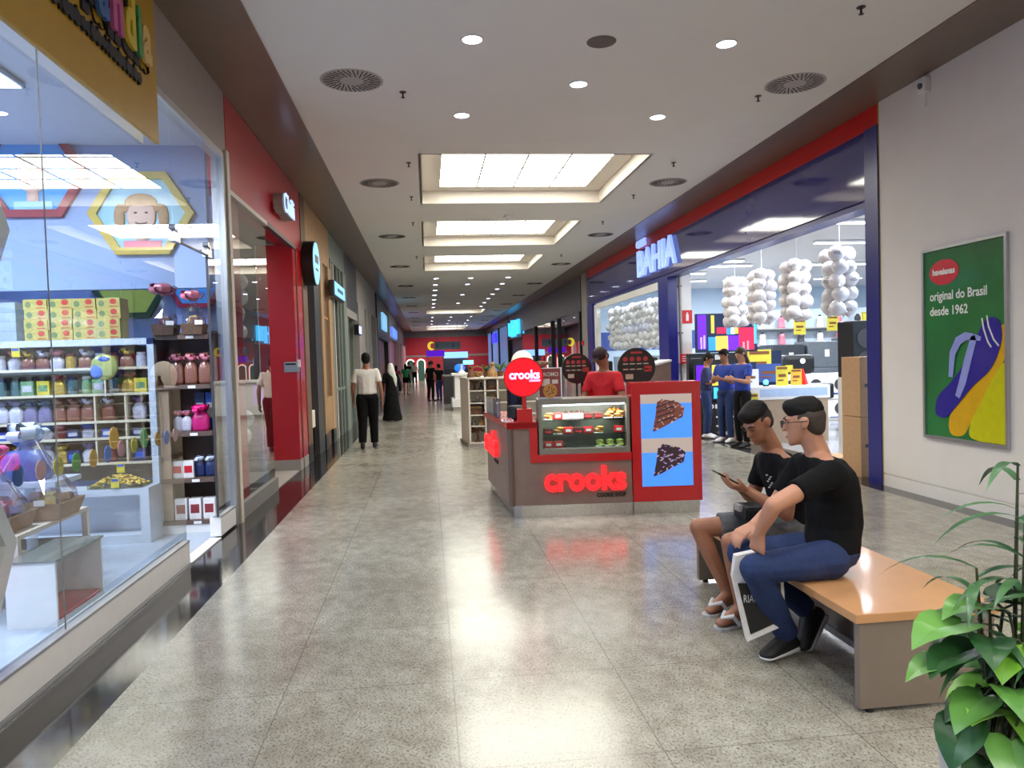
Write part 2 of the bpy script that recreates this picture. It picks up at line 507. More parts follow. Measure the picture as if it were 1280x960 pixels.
# ---------------------------------------------------------------- swirl vents, speaker, sprinklers
m_slot = mat('vent_slot', (20, 18, 18), rough=0.8, noise=0)
m_vent = mat('vent_plate', (168, 160, 156), rough=0.6, noise=0.02)
def vent():
    t = thing('ceiling_vent', 'x', 'ceiling vent')
    b = MB(); b.lathe([(0.001, -0.004), (0.285, -0.004), (0.3, -0.001), (0.31, 0.004), (0.001, 0.004)], seg=40); b.obj('plate', m_vent, t, smooth=False)
    b = MB()
    for k in range(36):
        a = 2 * PI * k / 36
        l0 = 0.10 if k % 2 == 0 else 0.17
        M = Matrix.Rotation(a, 4, 'Z') @ Matrix.Translation((0.0, 0.055, 0))
        b.box(l0, 0.27, -0.005, 0.005, -0.007, -0.0035, M)
    b.obj('slots', m_slot, t)
    return t
v0 = vent()
V = [(-0.64, 7.42, 'nearest round swirl vent, left side of ceiling'), (3.85, 7.37, 'nearest round swirl vent, right side of ceiling above the blue shop'),
     (-0.64, 11.57, 'second round swirl vent along the left of the ceiling'), (3.9, 11.6, 'second round swirl vent along the right of the ceiling'),
     (-0.68, 16.4, 'third round swirl vent along the left of the ceiling'), (3.95, 16.5, 'third round swirl vent along the right of the ceiling'),
     (-0.7, 21.5, 'fourth round swirl vent along the left of the ceiling'), (3.95, 21.5, 'fourth round swirl vent along the right of the ceiling')]
for k, y in enumerate((26.9, 31.7, 36.5, 41.2, 46.0, 50.8, 55.5)):
    for x, s in ((-0.7, 'left'), (3.95, 'right')):
        V.append((x, y, 'small distant swirl vent in the %s row far down the ceiling' % s))
for i, (x, y, lb) in enumerate(V):
    t = v0 if i == 0 else dup(v0)
    t.location = (x, y, ZC); t['label'] = lb; t.rotation_euler.z = 0.1
    if y > 24: t['group'] = 'distant %s swirl vents' % ('left' if x < 0 else 'right')
b = MB(); b.lathe([(0.001, -0.012), (0.09, -0.012), (0.125, -0.006), (0.13, 0.0), (0.001, 0.0)], (1.6, 6.45, ZC), seg=28)
tag(b.obj('ceiling_speaker', mat('speaker_mesh', (108, 98, 94), rough=0.8, noise=0.2, scale=200)), 'round grey ceiling speaker between the two front downlights', 'speaker')
b = MB(); b.lathe([(0.001, 0), (0.09, 0), (0.09, -0.03), (0.06, -0.05), (0.05, -0.09), (0.001, -0.09)], (1.62, 14.2, ZC), seg=20)
tag(b.obj('smoke_detector', m_white), 'small white smoke detector between the first two ceiling light wells', 'smoke detector')
def sprinkler():
    b = MB()
    b.lathe([(0.001, 0), (0.035, 0), (0.035, -0.006), (0.001, -0.006)], seg=14); b.cyl((0, 0, 0), (0, 0, -0.055), 0.009, seg=8); b.lathe([(0.001, -0.055), (0.02, -0.055), (0.02, -0.06), (0.001, -0.06)], seg=10)
    return b.obj('sprinkler_head', mat('sprinkler_metal', (60, 52, 48), rough=0.4, metal=0.6, noise=0.05))
s0 = sprinkler()
SP = [(-0.16, 7.71, 'sprinkler beside the nearest left swirl vent'), (3.62, 7.73, 'sprinkler beside the nearest right swirl vent'), (3.56, 5.72, 'sprinkler at the top right edge of the ceiling'),
      (-0.17, 10.4, 'sprinkler left of the nearest light well, front corner'), (3.59, 10.41, 'sprinkler right of the nearest light well, front corner'), (-0.18, 12.52, 'sprinkler left of the nearest light well, rear corner'),
      (3.59, 12.5, 'sprinkler right of the nearest light well, rear corner'), (-0.2, 14.8, 'sprinkler left of the second light well'), (3.62, 14.9, 'sprinkler right of the second light well'), (-0.2, 19.5, 'sprinkler left of the third light well'), (3.62, 19.6, 'sprinkler right of the third light well')]
for i, (x, y, lb) in enumerate(SP):
    t = s0 if i == 0 else s0.copy()
    if i: COL.objects.link(t)
    t.location = (x, y, ZC); tag(t, 'small dark ' + lb, 'sprinkler')
# ================================================================ left side: sweet shop window
t = thing('shop_window', 'tall sweet shop window with white sill and grey frame at left front', 'shop window')
b = MB(); b.box(-2.03, XL, -1.0, 6.12, 0.02, 0.185, bevel=0.004); b.box(-2.03, XL, 7.02, 7.55, 0.02, 0.19, bevel=0.004); b.obj('sill', m_white, t)
b = MB(); b.box(-2.0, -1.925, -1.0, 6.12, 0.186, 0.2); b.box(-2.0, -1.925, 7.02, 7.55, 0.191, 0.203); b.box(-2.03, -1.92, -1.0, 6.13, 0.001, 0.019); b.obj('sill_rail', m_alu, t)
b = MB(); b.box(-2.03, XL + 0.0, 6.14, 7.01, 0.001, 0.012); b.obj('threshold', m_white, t)
b = MB(); b.faces([(-1.95, -1.0, 0.2), (-1.95, 4.13, 0.2), (-1.95, 4.13, 3.6), (-1.95, -1.0, 3.6)], [(0, 1, 2, 3)]); b.obj('glass_pane', m_glassb, t)
b = MB(); b.faces([(-1.95, 4.136, 0.2), (-1.95, 6.12, 0.2), (-1.95, 6.12, 3.6), (-1.95, 4.136, 3.6)], [(0, 1, 2, 3)]); b.obj('glass_pane', m_glassb, t)
b = MB(); b.faces([(-1.95, 6.13, 2.585), (-1.95, 7.0, 2.585), (-1.95, 7.0, 3.6), (-1.95, 6.13, 3.6)], [(0, 1, 2, 3)]); b.obj('glass_pane', m_glassb, t)
b = MB(); b.faces([(-1.95, 7.01, 0.2), (-1.95, 7.55, 0.2), (-1.95, 7.55, 3.6), (-1.95, 7.01, 3.6)], [(0, 1, 2, 3)]); b.obj('glass_pane', m_glassb, t)
b = MB(); b.box(-1.953, -1.947, 4.131, 4.135, 0.2, 3.6); b.obj('glass_seam', m_grey, t)
b = MB(); b.box(-1.96, -1.94, 7.0, 7.012, 0.2, 2.58); b.box(-1.96, -1.94, 6.12, 7.01, 2.57, 2.583)
b.obj('glass_edge', m_dkgrey, t)
b = MB()
for (y, z) in ((6.12, 2.58), (7.0, 2.58)):
    b.box(-1.975, -1.925, y - 0.03, y + 0.09, z - 0.02, z + 0.05); b.cyl((-1.975, y, z + 0.09), (-1.925, y, z + 0.09), 0.022); b.cyl((-1.975, y + 0.05, z + 0.07), (-1.925, y + 0.05, z + 0.07), 0.018)
b.obj('patch_fitting', m_steel, t)
b = MB(); b.box(-2.03, -1.92, 7.55, 7.645, 0, 3.66); b.box(-2.03, -1.92, -1.0, 7.55, 3.6, 3.66); b.obj('frame', m_alu, t)
b = MB(); b.box(-2.03, -1.90, 7.645, 7.75, 0, 3.7); b.obj('end_post', m_beige, t)

# sign board with raised letters
m_yel = mat('yellow_board', (178, 138, 14), rough=0.35, noise=0.03)
t = thing('shop_sign', 'projecting mustard yellow sign board with colourful raised letters above sweet shop', 'sign')
b = MB(); b.box(-1.91, -1.88, 0.6, 5.70, 3.19, 4.27, bevel=0.006); b.obj('board', m_yel, t)
y = 4.30
for ch, wd, col in (('l', 0.14, (30, 28, 40)), ('â', 0.2, (60, 100, 160)), ('n', 0.2, (190, 90, 150)), ('d', 0.205, (214, 190, 60)), ('i', 0.09, (70, 150, 90)), ('a', 0.19, (222, 190, 120))):
    M = facing((-1.88, y + 0.22, 3.68), (0, 1, 0), (0, 0, 1))
    b = MB(); b.text(ch, 0.47, M @ Matrix.Translation((0.0, 0.0, 0.03)), 0.012, bold=0.018, squeeze=0.72)
    lt = b.obj('letter', mat('letter_' + ch, col, rough=0.4), t)
    b = MB(); b.text(ch, 0.47, M @ Matrix.Translation((-0.02, -0.04, 0.009)), 0.008, bold=0.036, squeeze=0.76)
    b.obj('letter_shadow', mat('letter_black', (16, 14, 26), rough=0.5), lt)
    y += wd
b = MB()
y = 2.8
r2 = random.Random(3)
while y < 5.38:
    s = r2.uniform(0.034, 0.046)
    M = facing((-1.879, y, 3.525), (0, 1, 0), (0, 0, 1))
    k = r2.choice((10, 10, 5))
    poly = [(s * math.cos(2 * PI * i / k), s * 1.05 * math.sin(2 * PI * i / k)) for i in range(k)]
    b.prism(poly, M, 0.014 + r2.random() * 0.006)
    b.box(-1.879, -1.865, y - 0.008, y + 0.008, 3.48, 3.56 + r2.choice((0, 0.03)))
    y += s * 1.55
b.obj('script_line', mat('letter_black', (16, 14, 26)), t)

# interior lamps of the sweet shop
m_strip = mat('white_tube', (240, 246, 255), rough=0.4, noise=0, emit=6.0)
t0 = thing('ceiling_lamp', 'square ceiling lamp inside the sweet shop, nearest the window', 'ceiling lamp', (-3.2, 5.6, 3.69))
b = MB(); b.box(-0.32, 0.32, -0.32, 0.32, -0.03, 0.005); b.obj('frame', m_alu, t0)
b = MB(); b.box(-0.3, 0.3, -0.3, 0.3, -0.034, -0.031); b.obj('diffuser', m_strip, t0)
o = area('lamp_light', (0, 0, -0.04), (0, 0, 0), 0.6, 0.6, 130, (0.80, 0.88, 1)); o.parent = t0
for (x, y, lb) in ((-3.2, 2.6, 'square ceiling lamp inside the sweet shop, above the near end of the window'), (-5.6, 5.6, 'square ceiling lamp inside the sweet shop, deep at the back'), (-4.7, 7.95, 'square ceiling lamp behind the bulkhead at its deep end'), (-2.9, 7.95, 'square ceiling lamp behind the bulkhead over the hexagon pictures'), (-5.6, 2.6, 'square ceiling lamp deep inside the sweet shop, nearest the street end')):
    dup(t0, (x, y, 3.69), label=lb)  # the two behind the bulkhead are unseen, added to brighten the end wall

# hexagon pictures
def hexa(name, c, R, fr, bg, label, draw=None, sq=1.08):
    t = thing(name, label, 'picture', c)
    def hx(r): return [(r * sq * math.cos(PI / 3 * k), r * math.sin(PI / 3 * k)) for k in range(6)]
    b = MB()
    A, B = hx(R), hx(R * 0.83)
    M = facing((0, 0, 0), (1, 0, 0), (0, 0, 1))
    for k in range(6):
        j = (k + 1) % 6
        b.prism([A[k], A[j], B[j], B[k]], M, 0.05)
    b.obj('frame', fr, t)
    b = MB(); b.prism(B, M, 0.02); b.obj('picture', bg, t)
    if draw: draw(t)
    return t
m_sky = mat('print_blue', (80, 170, 240), rough=0.4, noise=0.08, scale=2)
m_cyan = mat('print_cyan', (150, 205, 225), rough=0.4, noise=0.05, scale=2)
m_skin_p = mat('print_skin', (236, 196, 176), rough=0.5, noise=0.06)
m_hair_p = mat('print_hair', (190, 150, 110), rough=0.6, noise=0.15)
m_dkhair_p = mat('print_dark_hair', (80, 66, 74), rough=0.6, noise=0.15)
m_ink = mat('print_ink', (90, 60, 60), rough=0.6, noise=0)
m_pinkp = mat('print_pink', (236, 120, 150), rough=0.5, noise=0)
def kid(t, hair, tails):
    k = 1.0
    b = MB(); b.sph((0, -0.03, -0.02), (0.135, 0.012, 0.165)); b.box(-0.05, 0.05, -0.035, -0.022, -0.26, -0.14); f = b.obj('face', m_skin_p, t, smooth=True)
    b = MB(); b.sph((0, -0.028, 0.1), (0.15, 0.012, 0.09))
    if tails:
        b.sph((-0.2, -0.028, -0.03), (0.05, 0.012, 0.12)); b.sph((0.2, -0.028, -0.03), (0.05, 0.012, 0.12)); b.sph((-0.16, -0.028, 0.05), (0.06, 0.012, 0.04)); b.sph((0.16, -0.028, 0.05), (0.06, 0.012, 0.04))
    b.obj('hair', hair, t, smooth=True)
    b = MB()
    b.sph((-0.05, -0.042, 0.005), (0.016, 0.006, 0.01)); b.sph((0.05, -0.042, 0.005), (0.016, 0.006, 0.01))
    for i in range(9):
        a = -0.9 + 1.8 * i / 8
        b.sph((0.06 * math.sin(a), -0.042, -0.07 - 0.03 * math.cos(a)), (0.01, 0.005, 0.007), 6, 5)
    b.obj('features', m_ink, t)
    b = MB(); b.box(-0.17, 0.17, -0.034, -0.02, -0.36, -0.26, bevel=0.0); b.obj('shirt', m_pinkp if tails else m_cyan, t)
m_maroon = mat('maroon_frame', (150, 40, 62), rough=0.4)
m_gold = mat('yellow_frame', (196, 170, 60), rough=0.4)
m_grn = mat('green_frame', (20, 70, 40), rough=0.4)
hexa('hexagon_picture', (-3.62, 7.5, 3.43), 0.47, m_maroon, m_sky, 'maroon hexagon picture of a dark-haired child on the sweet shop wall', lambda t: kid(t, m_dkhair_p, False))
hexa('hexagon_picture', (-2.66, 7.5, 3.05), 0.45, m_gold, m_cyan, 'yellow hexagon picture of a smiling child with pigtails on shop wall', lambda t: kid(t, m_hair_p, True))
hexa('hexagon_picture', (-3.1, 8.3, 2.43), 0.36, m_grn, mat('print_lime', (206, 216, 90), rough=0.5), 'green hexagon picture low behind the yellow boxes', None)
hexa('hexagon_picture', (-2.44, 8.3, 2.47), 0.30, mat('crimson_frame', (150, 30, 60)), m_sky, 'crimson hexagon picture low behind the pink-bowed baskets', None)
# big hexagon window props close to the glass at the left edge
t = thing('hexagon_display_frame', 'large white hexagonal display frame standing inside window at left edge', 'display frame', (-2.12, 3.17, 0.72))
b = MB()
def hx2(r): return [(r * math.cos(PI / 3 * k), r * math.sin(PI / 3 * k)) for k in range(6)]
A, B = hx2(0.78), hx2(0.68)
M = facing((-0.15, 0, 0), (0, 1, 0), (0, 0, 1))
for k in range(6):
    j = (k + 1) % 6
    b.prism([A[k], A[j], B[j], B[k]], M, 0.2)
b.obj('frame', m_white, t)
b = MB(); b.prism(hx2(0.69), M, 0.02); b.obj('back_panel', m_grebeige, t)
t2 = dup(t, (-2.12, 3.25, 2.28), label='large white hexagonal display frame stacked upright on another in window')

# paper discs stuck along the window
DISC = [(3.78, 1.07, (10, 90, 160)), (3.99, 1.065, (190, 130, 140)), (4.17, 1.06, (176, 166, 20)), (4.37, 1.055, (60, 150, 50)), (4.58, 1.05, (196, 150, 30)), (4.78, 1.05, (24, 100, 190)), (4.88, 1.14, (226, 170, 20)), (4.98, 1.06, (196, 130, 140)), (5.19, 1.06, (186, 180, 40)), (5.37, 1.09, (56, 160, 80)), (5.62, 1.06, (196, 150, 60)), (5.80, 1.05, (70, 110, 190)), (6.0, 1.05, (200, 150, 150))]
NM = ['blue', 'dusty pink', 'olive yellow', 'green', 'ochre', 'bright blue', 'large amber', 'pink', 'yellow', 'large green', 'tan', 'slate blue', 'pale pink']
for (y, z, c), nmn in zip(DISC, NM):
    r = 0.07 if nmn.startswith('large') else 0.052
    b = MB(); b.prism([(r * 0.95 * math.cos(2 * PI * i / 18), r * math.sin(2 * PI * i / 18)) for i in range(18)], facing((-1.965, y, z), (0, 1, 0), (0, 0, 1)), 0.006)
    tag(b.obj('paper_disc', mat('paper_' + nmn, c, rough=0.7)), '%s paper disc stuck on the sweet shop glass' % nmn, 'paper disc', 'paper discs on the sweet shop window')

# white shelf unit
m_shelf = mat('shelf_white', (196, 206, 218), rough=0.4, noise=0.02)
m_shelfin = mat('shelf_inner', (150, 138, 124), rough=0.6, noise=0.05)
m_lip = mat('shelf_lip', (206, 196, 170), rough=0.4)
t = thing('shelf_unit', 'white framed shelf unit full of sweets inside the shop', 'shelf unit', (-4.2, 7.28, 0))
b = MB(); b.box(1.60, 1.66, 0, 0.42, 0, 1.86); b.box(0, 0.06, 0, 0.42, 0, 1.86); b.box(0, 1.66, 0, 0.42, 1.80, 1.86); b.obj('frame', m_shelf, t)
b = MB(); b.box(0.06, 1.6, 0.39, 0.41, 0.5, 1.8); b.obj('back_panel', m_shelfin, t)
for z in (1.585, 1.345, 1.09, 0.935, 0.70):
    b = MB(); b.box(0.06, 1.6, 0.02, 0.39, z - 0.012, z); b.mi = 1; b.box(0.06, 1.6, 0.012, 0.02, z - 0.012, z + 0.012); b.obj('shelf', [m_shelfin, m_lip], t)
for x in (1.1, 1.37):
    b = MB(); b.box(x, x + 0.015, 0.02, 0.39, 0.70, 1.34); b.obj('divider', m_lip, t)
b = MB(); b.box(0.0, 1.66, -0.28, 0.0, 0.44, 0.5); b.box(1.58, 1.66, -0.28, 0.0, 0.08, 0.44); b.box(0.0, 1.58, -0.02, 0.0, 0.08, 0.44); b.box(0.0, 1.66, -0.28, 0, 0.0, 0.08); b.obj('base_cabinet', m_shelf, t)
UX, UY = -4.2, 7.28
# yellow boxes on top
m_ybox = mat('yellow_carton', (186, 172, 92), rough=0.5, noise=0.12, scale=40)
m_rdot = mat('carton_red', (190, 60, 44), rough=0.5)
m_gdot = mat('carton_green', (110, 130, 80), rough=0.5)
def ybox():
    t = thing('sweet_box', 'x', 'box')
    b = MB(); b.box(-0.103, 0.103, -0.1, 0.1, 0.0, 0.094, bevel=0.003); b.obj('carton', m_ybox, t)
    b = MB(); b.prism([(0.03 * math.cos(2 * PI * i / 12), 0.026 * math.sin(2 * PI * i / 12)) for i in range(12)], facing((0.045, -0.1005, 0.062), (1, 0, 0), (0, 0, 1)), 0.002)
    b.box(0.01, 0.085, -0.102, -0.1, 0.012, 0.02); b.obj('red_print', m_rdot, t)
    b = MB(); b.prism([(0.028 * math.cos(2 * PI * i / 7), 0.03 * math.sin(2 * PI * i / 7)) for i in range(7)], facing((-0.06, -0.1005, 0.045), (1, 0, 0), (0, 0, 1)), 0.002); b.obj('green_print', m_gdot, t)
    return t
yb = None
ROWN = ['bottom', 'second', 'third', 'top']
COLN = ['leftmost', 'second', 'third', 'rightmost']
for r in range(4):
    for c in range(4):
        if yb is None: yb = ybox(); q = yb
        else: q = dup(yb)
        q.location = (-3.565 + c * 0.211 + rng.uniform(-0.006, 0.006), 7.40, 1.862 + r * 0.0945); q.rotation_euler.z = rng.uniform(-0.02, 0.02)
        q['label'] = 'yellow sweet box, %s in the %s layer on the white unit' % (COLN[c], ROWN[r]); q['group'] = 'yellow boxes stacked on the white shelf unit'
m_rbox = mat('red_carton', (150, 62, 60), rough=0.5, noise=0.15, scale=30)
m_gbox = mat('grey_carton', (150, 168, 186), rough=0.5, noise=0.05)
for r in range(4):
    for c, (x, m_, nm2) in enumerate(((-3.82, m_gbox, 'pale grey'), (-4.0, m_rbox, 'dull red'))):
        b = MB(); b.box(-0.08, 0.08, -0.1, 0.1, 0, 0.088, bevel=0.003)
        o = b.obj('sweet_box', m_); o.location = (x, 7.4 + 0.01 * c, 1.862 + r * 0.0885)
        tag(o, '%s sweet box, %s layer of the stack left of the yellow boxes' % (nm2, ROWN[r]), 'box', 'grey and red boxes on the white shelf unit')

# ---- little goods
def bag_mb(w, d, h, rs):
    b = MB()
    n = 12
    def ring(z, s, p):
        out = []
        for i in range(n):
            a = 2 * PI * i / n
            cx, sx = math.cos(a), math.sin(a)
            out.append((w / 2 * s * math.copysign(abs(cx) ** p, cx), d / 2 * s * math.copysign(abs(sx) ** p, sx), z))
        return out
    R = [ring(0, 0.9, 0.5), ring(h * 0.1, 1, 0.5), ring(h * 0.5, 1.0 + rs.uniform(-.05, .05), 0.6), ring(h * 0.68, 0.75, 0.8), ring(h * 0.76, 0.22, 1), ring(h * 0.86, 0.5, 1), ring(h, 0.75, 1)]
    v = [p for r in R for p in r]
    v = [(x + rs.uniform(-.004, .004), y_ + rs.uniform(-.004, .004), z) for x, y_, z in v]
    f = [(k * n + i, k * n + (i + 1) % n, (k + 1) * n + (i + 1) % n, (k + 1) * n + i) for k in range(len(R) - 1) for i in range(n)]
    f.append(tuple(range(n))[::-1])
    b.faces(v, f)
    return b
def bow_mb(r, rs, n=9):
    b = MB()
    for k in range(n):
        a = 2 * PI * k / n + rs.uniform(-.2, .2)
        el = rs.uniform(0.0, 0.9)
        d = Vector((math.cos(a) * math.cos(el), math.sin(a) * math.cos(el), math.sin(el)))
        s = Vector((-math.sin(a), math.cos(a), 0))
        up = d.cross(s)
        L, W = r * rs.uniform(0.8, 1.1), r * 0.32
        v = []
        for i in range(9):
            u = 2 * PI * i / 8
            p = d * (L * 0.5 * (1 - math.cos(u))) + up * (-math.sin(u) * r * 0.28)
            ww = W * (0.35 + 0.65 * math.sin(u / 2))
            v += [p - s * ww, p + s * ww]
        b.faces(v, [(2 * i, 2 * i + 1, 2 * i + 3, 2 * i + 2) for i in range(8)])
    b.sph((0, 0, 0), r * 0.18, 8, 6)
    return b
PROTO = {}
def good(kind, key, build):
    if key not in PROTO:
        PROTO[key] = build(); return PROTO[key]
    return dup(PROTO[key])
def gift_bag(x, y, z, w, h, body, bow, label, group, cat='gift bag', rot=0.0):
    key = ('bag', body.name, bow.name if bow else '', round(w, 3), round(h, 3))
    def build():
        t = thing('gift_bag', 'x', cat)
        rs = random.Random(hash(key[1]) % 99 if False else len(key[1]))
        bag_mb(w, w * 0.6, h, rs).obj('bag', body, t, smooth=True)
        if bow:
            o = bow_mb(w * 0.56, rs, 12).obj('bow', bow, t, smooth=True); o.location = (0, -w * 0.08, h * 0.78)
        return t
    t = good('gift_bag', key, build)
    t.location = (x, y, z); t.rotation_euler.z = rot; t['label'] = label; t['group'] = group
    return t
def jar(x, y, z, r, h, body, lid, label, group):
    key = ('jar', body.name, lid.name, r, h)
    def build():
        t = thing('sweet_jar', 'x', 'jar')
        b = MB(); b.lathe([(r * 0.9, 0), (r, 0.01), (r, h * 0.75), (r * 0.8, h * 0.85)], seg=14); b.obj('jar_body', body, t, smooth=False)
        b = MB(); b.lathe([(r * 0.82, h * 0.85), (r * 0.85, h * 0.86), (r * 0.85, h), (r * 0.8, h)], seg=14); b.obj('lid', lid, t)
        return t
    t = good('jar', key, build)
    t.location = (x, y, z); t['label'] = label; t['group'] = group
    return t
def carton(x, y, z, w, d, h, body, band, label, group, rot=0.0):
    key = ('ctn', body.name, band.name, w, d, h)
    def build():
        t = thing('sweet_carton', 'x', 'box')
        b = MB(); b.box(-w / 2, w / 2, -d / 2, d / 2, 0, h, bevel=0.002); b.obj('carton', body, t)
        b = MB(); b.box(-w * 0.36, w * 0.36, -d / 2 - 0.002, -d / 2, h * 0.3, h * 0.72); b.obj('label_panel', band, t)
        return t
    t = good('ctn', key, build)
    t.location = (x, y, z); t.rotation_euler.z = rot; t['label'] = label; t['group'] = group
    return t
m_brownbag = mat('brown_foil', (132, 84, 66), rough=0.3, noise=0.2, scale=60, coat=0.5)
m_clear = mat('cellophane_pale', (190, 190, 205), rough=0.2, noise=0.2, scale=50, coat=0.5)
m_lilac = mat('lilac_bag', (120, 110, 150), rough=0.35, noise=0.2, scale=50)
m_navy = mat('navy_bag', (24, 40, 90), rough=0.35, noise=0.1)
m_goldf = mat('gold_foil', (196, 164, 70), rough=0.3, noise=0.3, scale=60, metal=0.4)
m_greenj = mat('green_jar', (110, 150, 110), rough=0.2, noise=0.2, scale=40)
m_teal = mat('teal_jar', (70, 104, 112), rough=0.2, noise=0.2, scale=40)
m_pink = mat('pink_ribbon', (206, 120, 140), rough=0.3, noise=0.15, scale=40, coat=0.3)
m_hot = mat('magenta_bow', (224, 10, 120), rough=0.3, noise=0.15, scale=40, coat=0.3)
m_hotp = mat('hot_pink_bow', (240, 90, 160), rough=0.3, noise=0.15, scale=40, coat=0.3)
m_wbow = mat('white_bow', (206, 216, 236), rough=0.3, noise=0.05, coat=0.3)
m_maro = mat('dark_red_sweets', (130, 40, 48), rough=0.35, noise=0.3, scale=80)
m_wbag = mat('white_pack', (224, 220, 220), rough=0.4, noise=0.08, scale=30)
m_yell = mat('yellow_pack', (212, 196, 60), rough=0.4, noise=0.1)
m_bluep = mat('blue_pack', (40, 90, 190), rough=0.35, noise=0.1)
m_kraft = mat('kraft_card', (150, 118, 92), rough=0.7, noise=0.1, scale=30)
rs = random.Random(11)
rows = [
 (1.588, 0.17, [('bag', m_brownbag, m_goldf), ('jar', m_goldf, m_maro), ('bag', m_clear, m_pink), ('jar', m_clear, m_wbag), ('bag', m_brownbag, m_clear)], 'highest inner shelf'),
 (1.348, 0.2, [('jar', m_greenj, m_wbag), ('jar', m_teal, m_blk), ('ctn', m_yell, m_greenj), ('jar', m_teal, m_navy), ('ctn', m_greenj, m_clear), ('bag', m_goldf, m_maro)], 'shelf second from the top'),
 (1.093, 0.22, [('bag', m_brownbag, m_clear), ('bag', m_brownbag, m_brownbag), ('bag', m_lilac, m_navy), ('bag', m_clear, m_lilac)], 'middle divided shelf'),
 (0.938, 0.12, [('ctn', m_maro, m_clear), ('ctn', m_navy, m_clear), ('bag', m_maro, m_pink), ('ctn', m_bluep, m_wbag), ('bag', m_clear, m_bluep)], 'fourth shelf down'),
 (0.703, 0.18, [('bag', m_clear, m_clear), ('ctn', m_navy, m_bluep), ('bag', m_goldf, m_goldf), ('jar', m_maro, m_wbag), ('bag', m_clear, m_lilac)], 'lowest inner shelf'),
]
NMS = {'brown_foil': 'brown foil', 'cellophane_pale': 'pale cellophane', 'lilac_bag': 'lilac', 'navy_bag': 'navy', 'gold_foil': 'gold foil', 'green_jar': 'green', 'teal_jar': 'teal', 'pink_ribbon': 'pink', 'dark_red_sweets': 'dark red', 'white_pack': 'white', 'yellow_pack': 'yellow', 'blue_pack': 'blue', 'black_plastic': 'black', 'magenta_bow': 'magenta'}
for z, hh, kinds, where in rows:
    x = UX + 0.13
    i = 0
    while x < UX + 1.52:
        if abs(x - (UX + 1.107)) < 0.07 or abs(x - (UX + 1.377)) < 0.07:
            if z < 1.3: x += 0.03; continue
        k, m1, m2 = kinds[(i * 3 + i // 2) % len(kinds)]
        lb = '%s %s, %s %s, %s of the white unit' % (NMS[m1.name], {'bag': 'sweet bag', 'jar': 'sweet jar', 'ctn': 'sweet box'}[k], NMS[m2.name], {'bag': 'tie', 'jar': 'lid', 'ctn': 'label'}[k], where)
        gr = '%s %ss, %s, %s of the white unit' % (NMS[m1.name], k if k != 'ctn' else 'boxe', NMS[m2.name], where)
        yy = UY + 0.11 + rs.uniform(0, 0.03)
        if k == 'bag': gift_bag(x, yy, z, 0.12, hh, m1, m2, lb, gr)
        elif k == 'jar': jar(x, yy, z, 0.045, hh * 0.85, m1, m2, lb, gr)
        else: carton(x, yy, z, 0.11, 0.1, hh * 0.7, m1, m2, lb, gr)
        x += 0.125; i += 1
# heap of gold sweets in the tray and price cards
t = thing('sweet_tray', 'tray heaped with gold wrapped sweets in front of white unit', 'tray', (-2.83, 7.13, 0.5))
b = MB(); b.box(-0.24, 0.24, -0.12, 0.12, 0, 0.01); b.box(-0.24, 0.24, -0.12, -0.11, 0.01, 0.04); b.box(-0.24, 0.24, 0.11, 0.12, 0.01, 0.04); b.obj('tray', glass('tray_glass', (230, 236, 230)), t)
b = MB()
for k in range(140):
    u, v_ = rs.uniform(-1, 1), rs.uniform(-1, 1)
    zz = 0.025 + 0.085 * (1 - u * u) * (1 - v_ * v_)
    b.sph((u * 0.22, v_ * 0.1, zz), (rs.uniform(.014, .022), .014, .012), 6, 5)
o = b.obj('wrapped_sweets', m_goldf, t); o['kind'] = 'stuff'
for (x, z, y_, lb) in ((-2.82, 0.56, 6.985, 'yellow price card on the tray of gold sweets'), (-2.87, 0.66, 7.25, 'yellow price card on the lowest inner shelf of the white unit'), (-3.74, 1.76, 7.27, 'yellow price card hanging under the top board of white unit')):
    t = thing('price_card', lb, 'price card', (x, y_, z))
    b = MB(); b.box(-0.035, 0.035, 0, 0.004, -0.045, 0.045); b.obj('card', m_yell, t)
    b = MB(); b.box(-0.028, 0.028, -0.002, 0, 0.012, 0.034); b.obj('blue_header', m_bluep, t)
# round balloon-like lollipop
t = thing('foil_lollipop', 'round blue and yellow foil lollipop standing before the white unit', 'lollipop', (-2.95, 7.2, 1.60))
b = MB(); b.sph((0, 0, 0), (0.12, 0.035, 0.12), 22, 14); b.obj('foil_disc', mat('foil_lime', (160, 170, 90), rough=0.25, coat=0.6), t, smooth=True)
b = MB(); b.sph((-0.055, -0.02, -0.04), (0.06, 0.024, 0.065), 14, 9); b.sph((0.01, -0.022, 0.07), (0.05, 0.018, 0.025), 14, 9); b.obj('blue_print', m_bluep, t, smooth=True)
b = MB(); b.cyl((0, 0, -0.118), (0, 0, -0.27), 0.006); b.obj('stick', m_white, t)

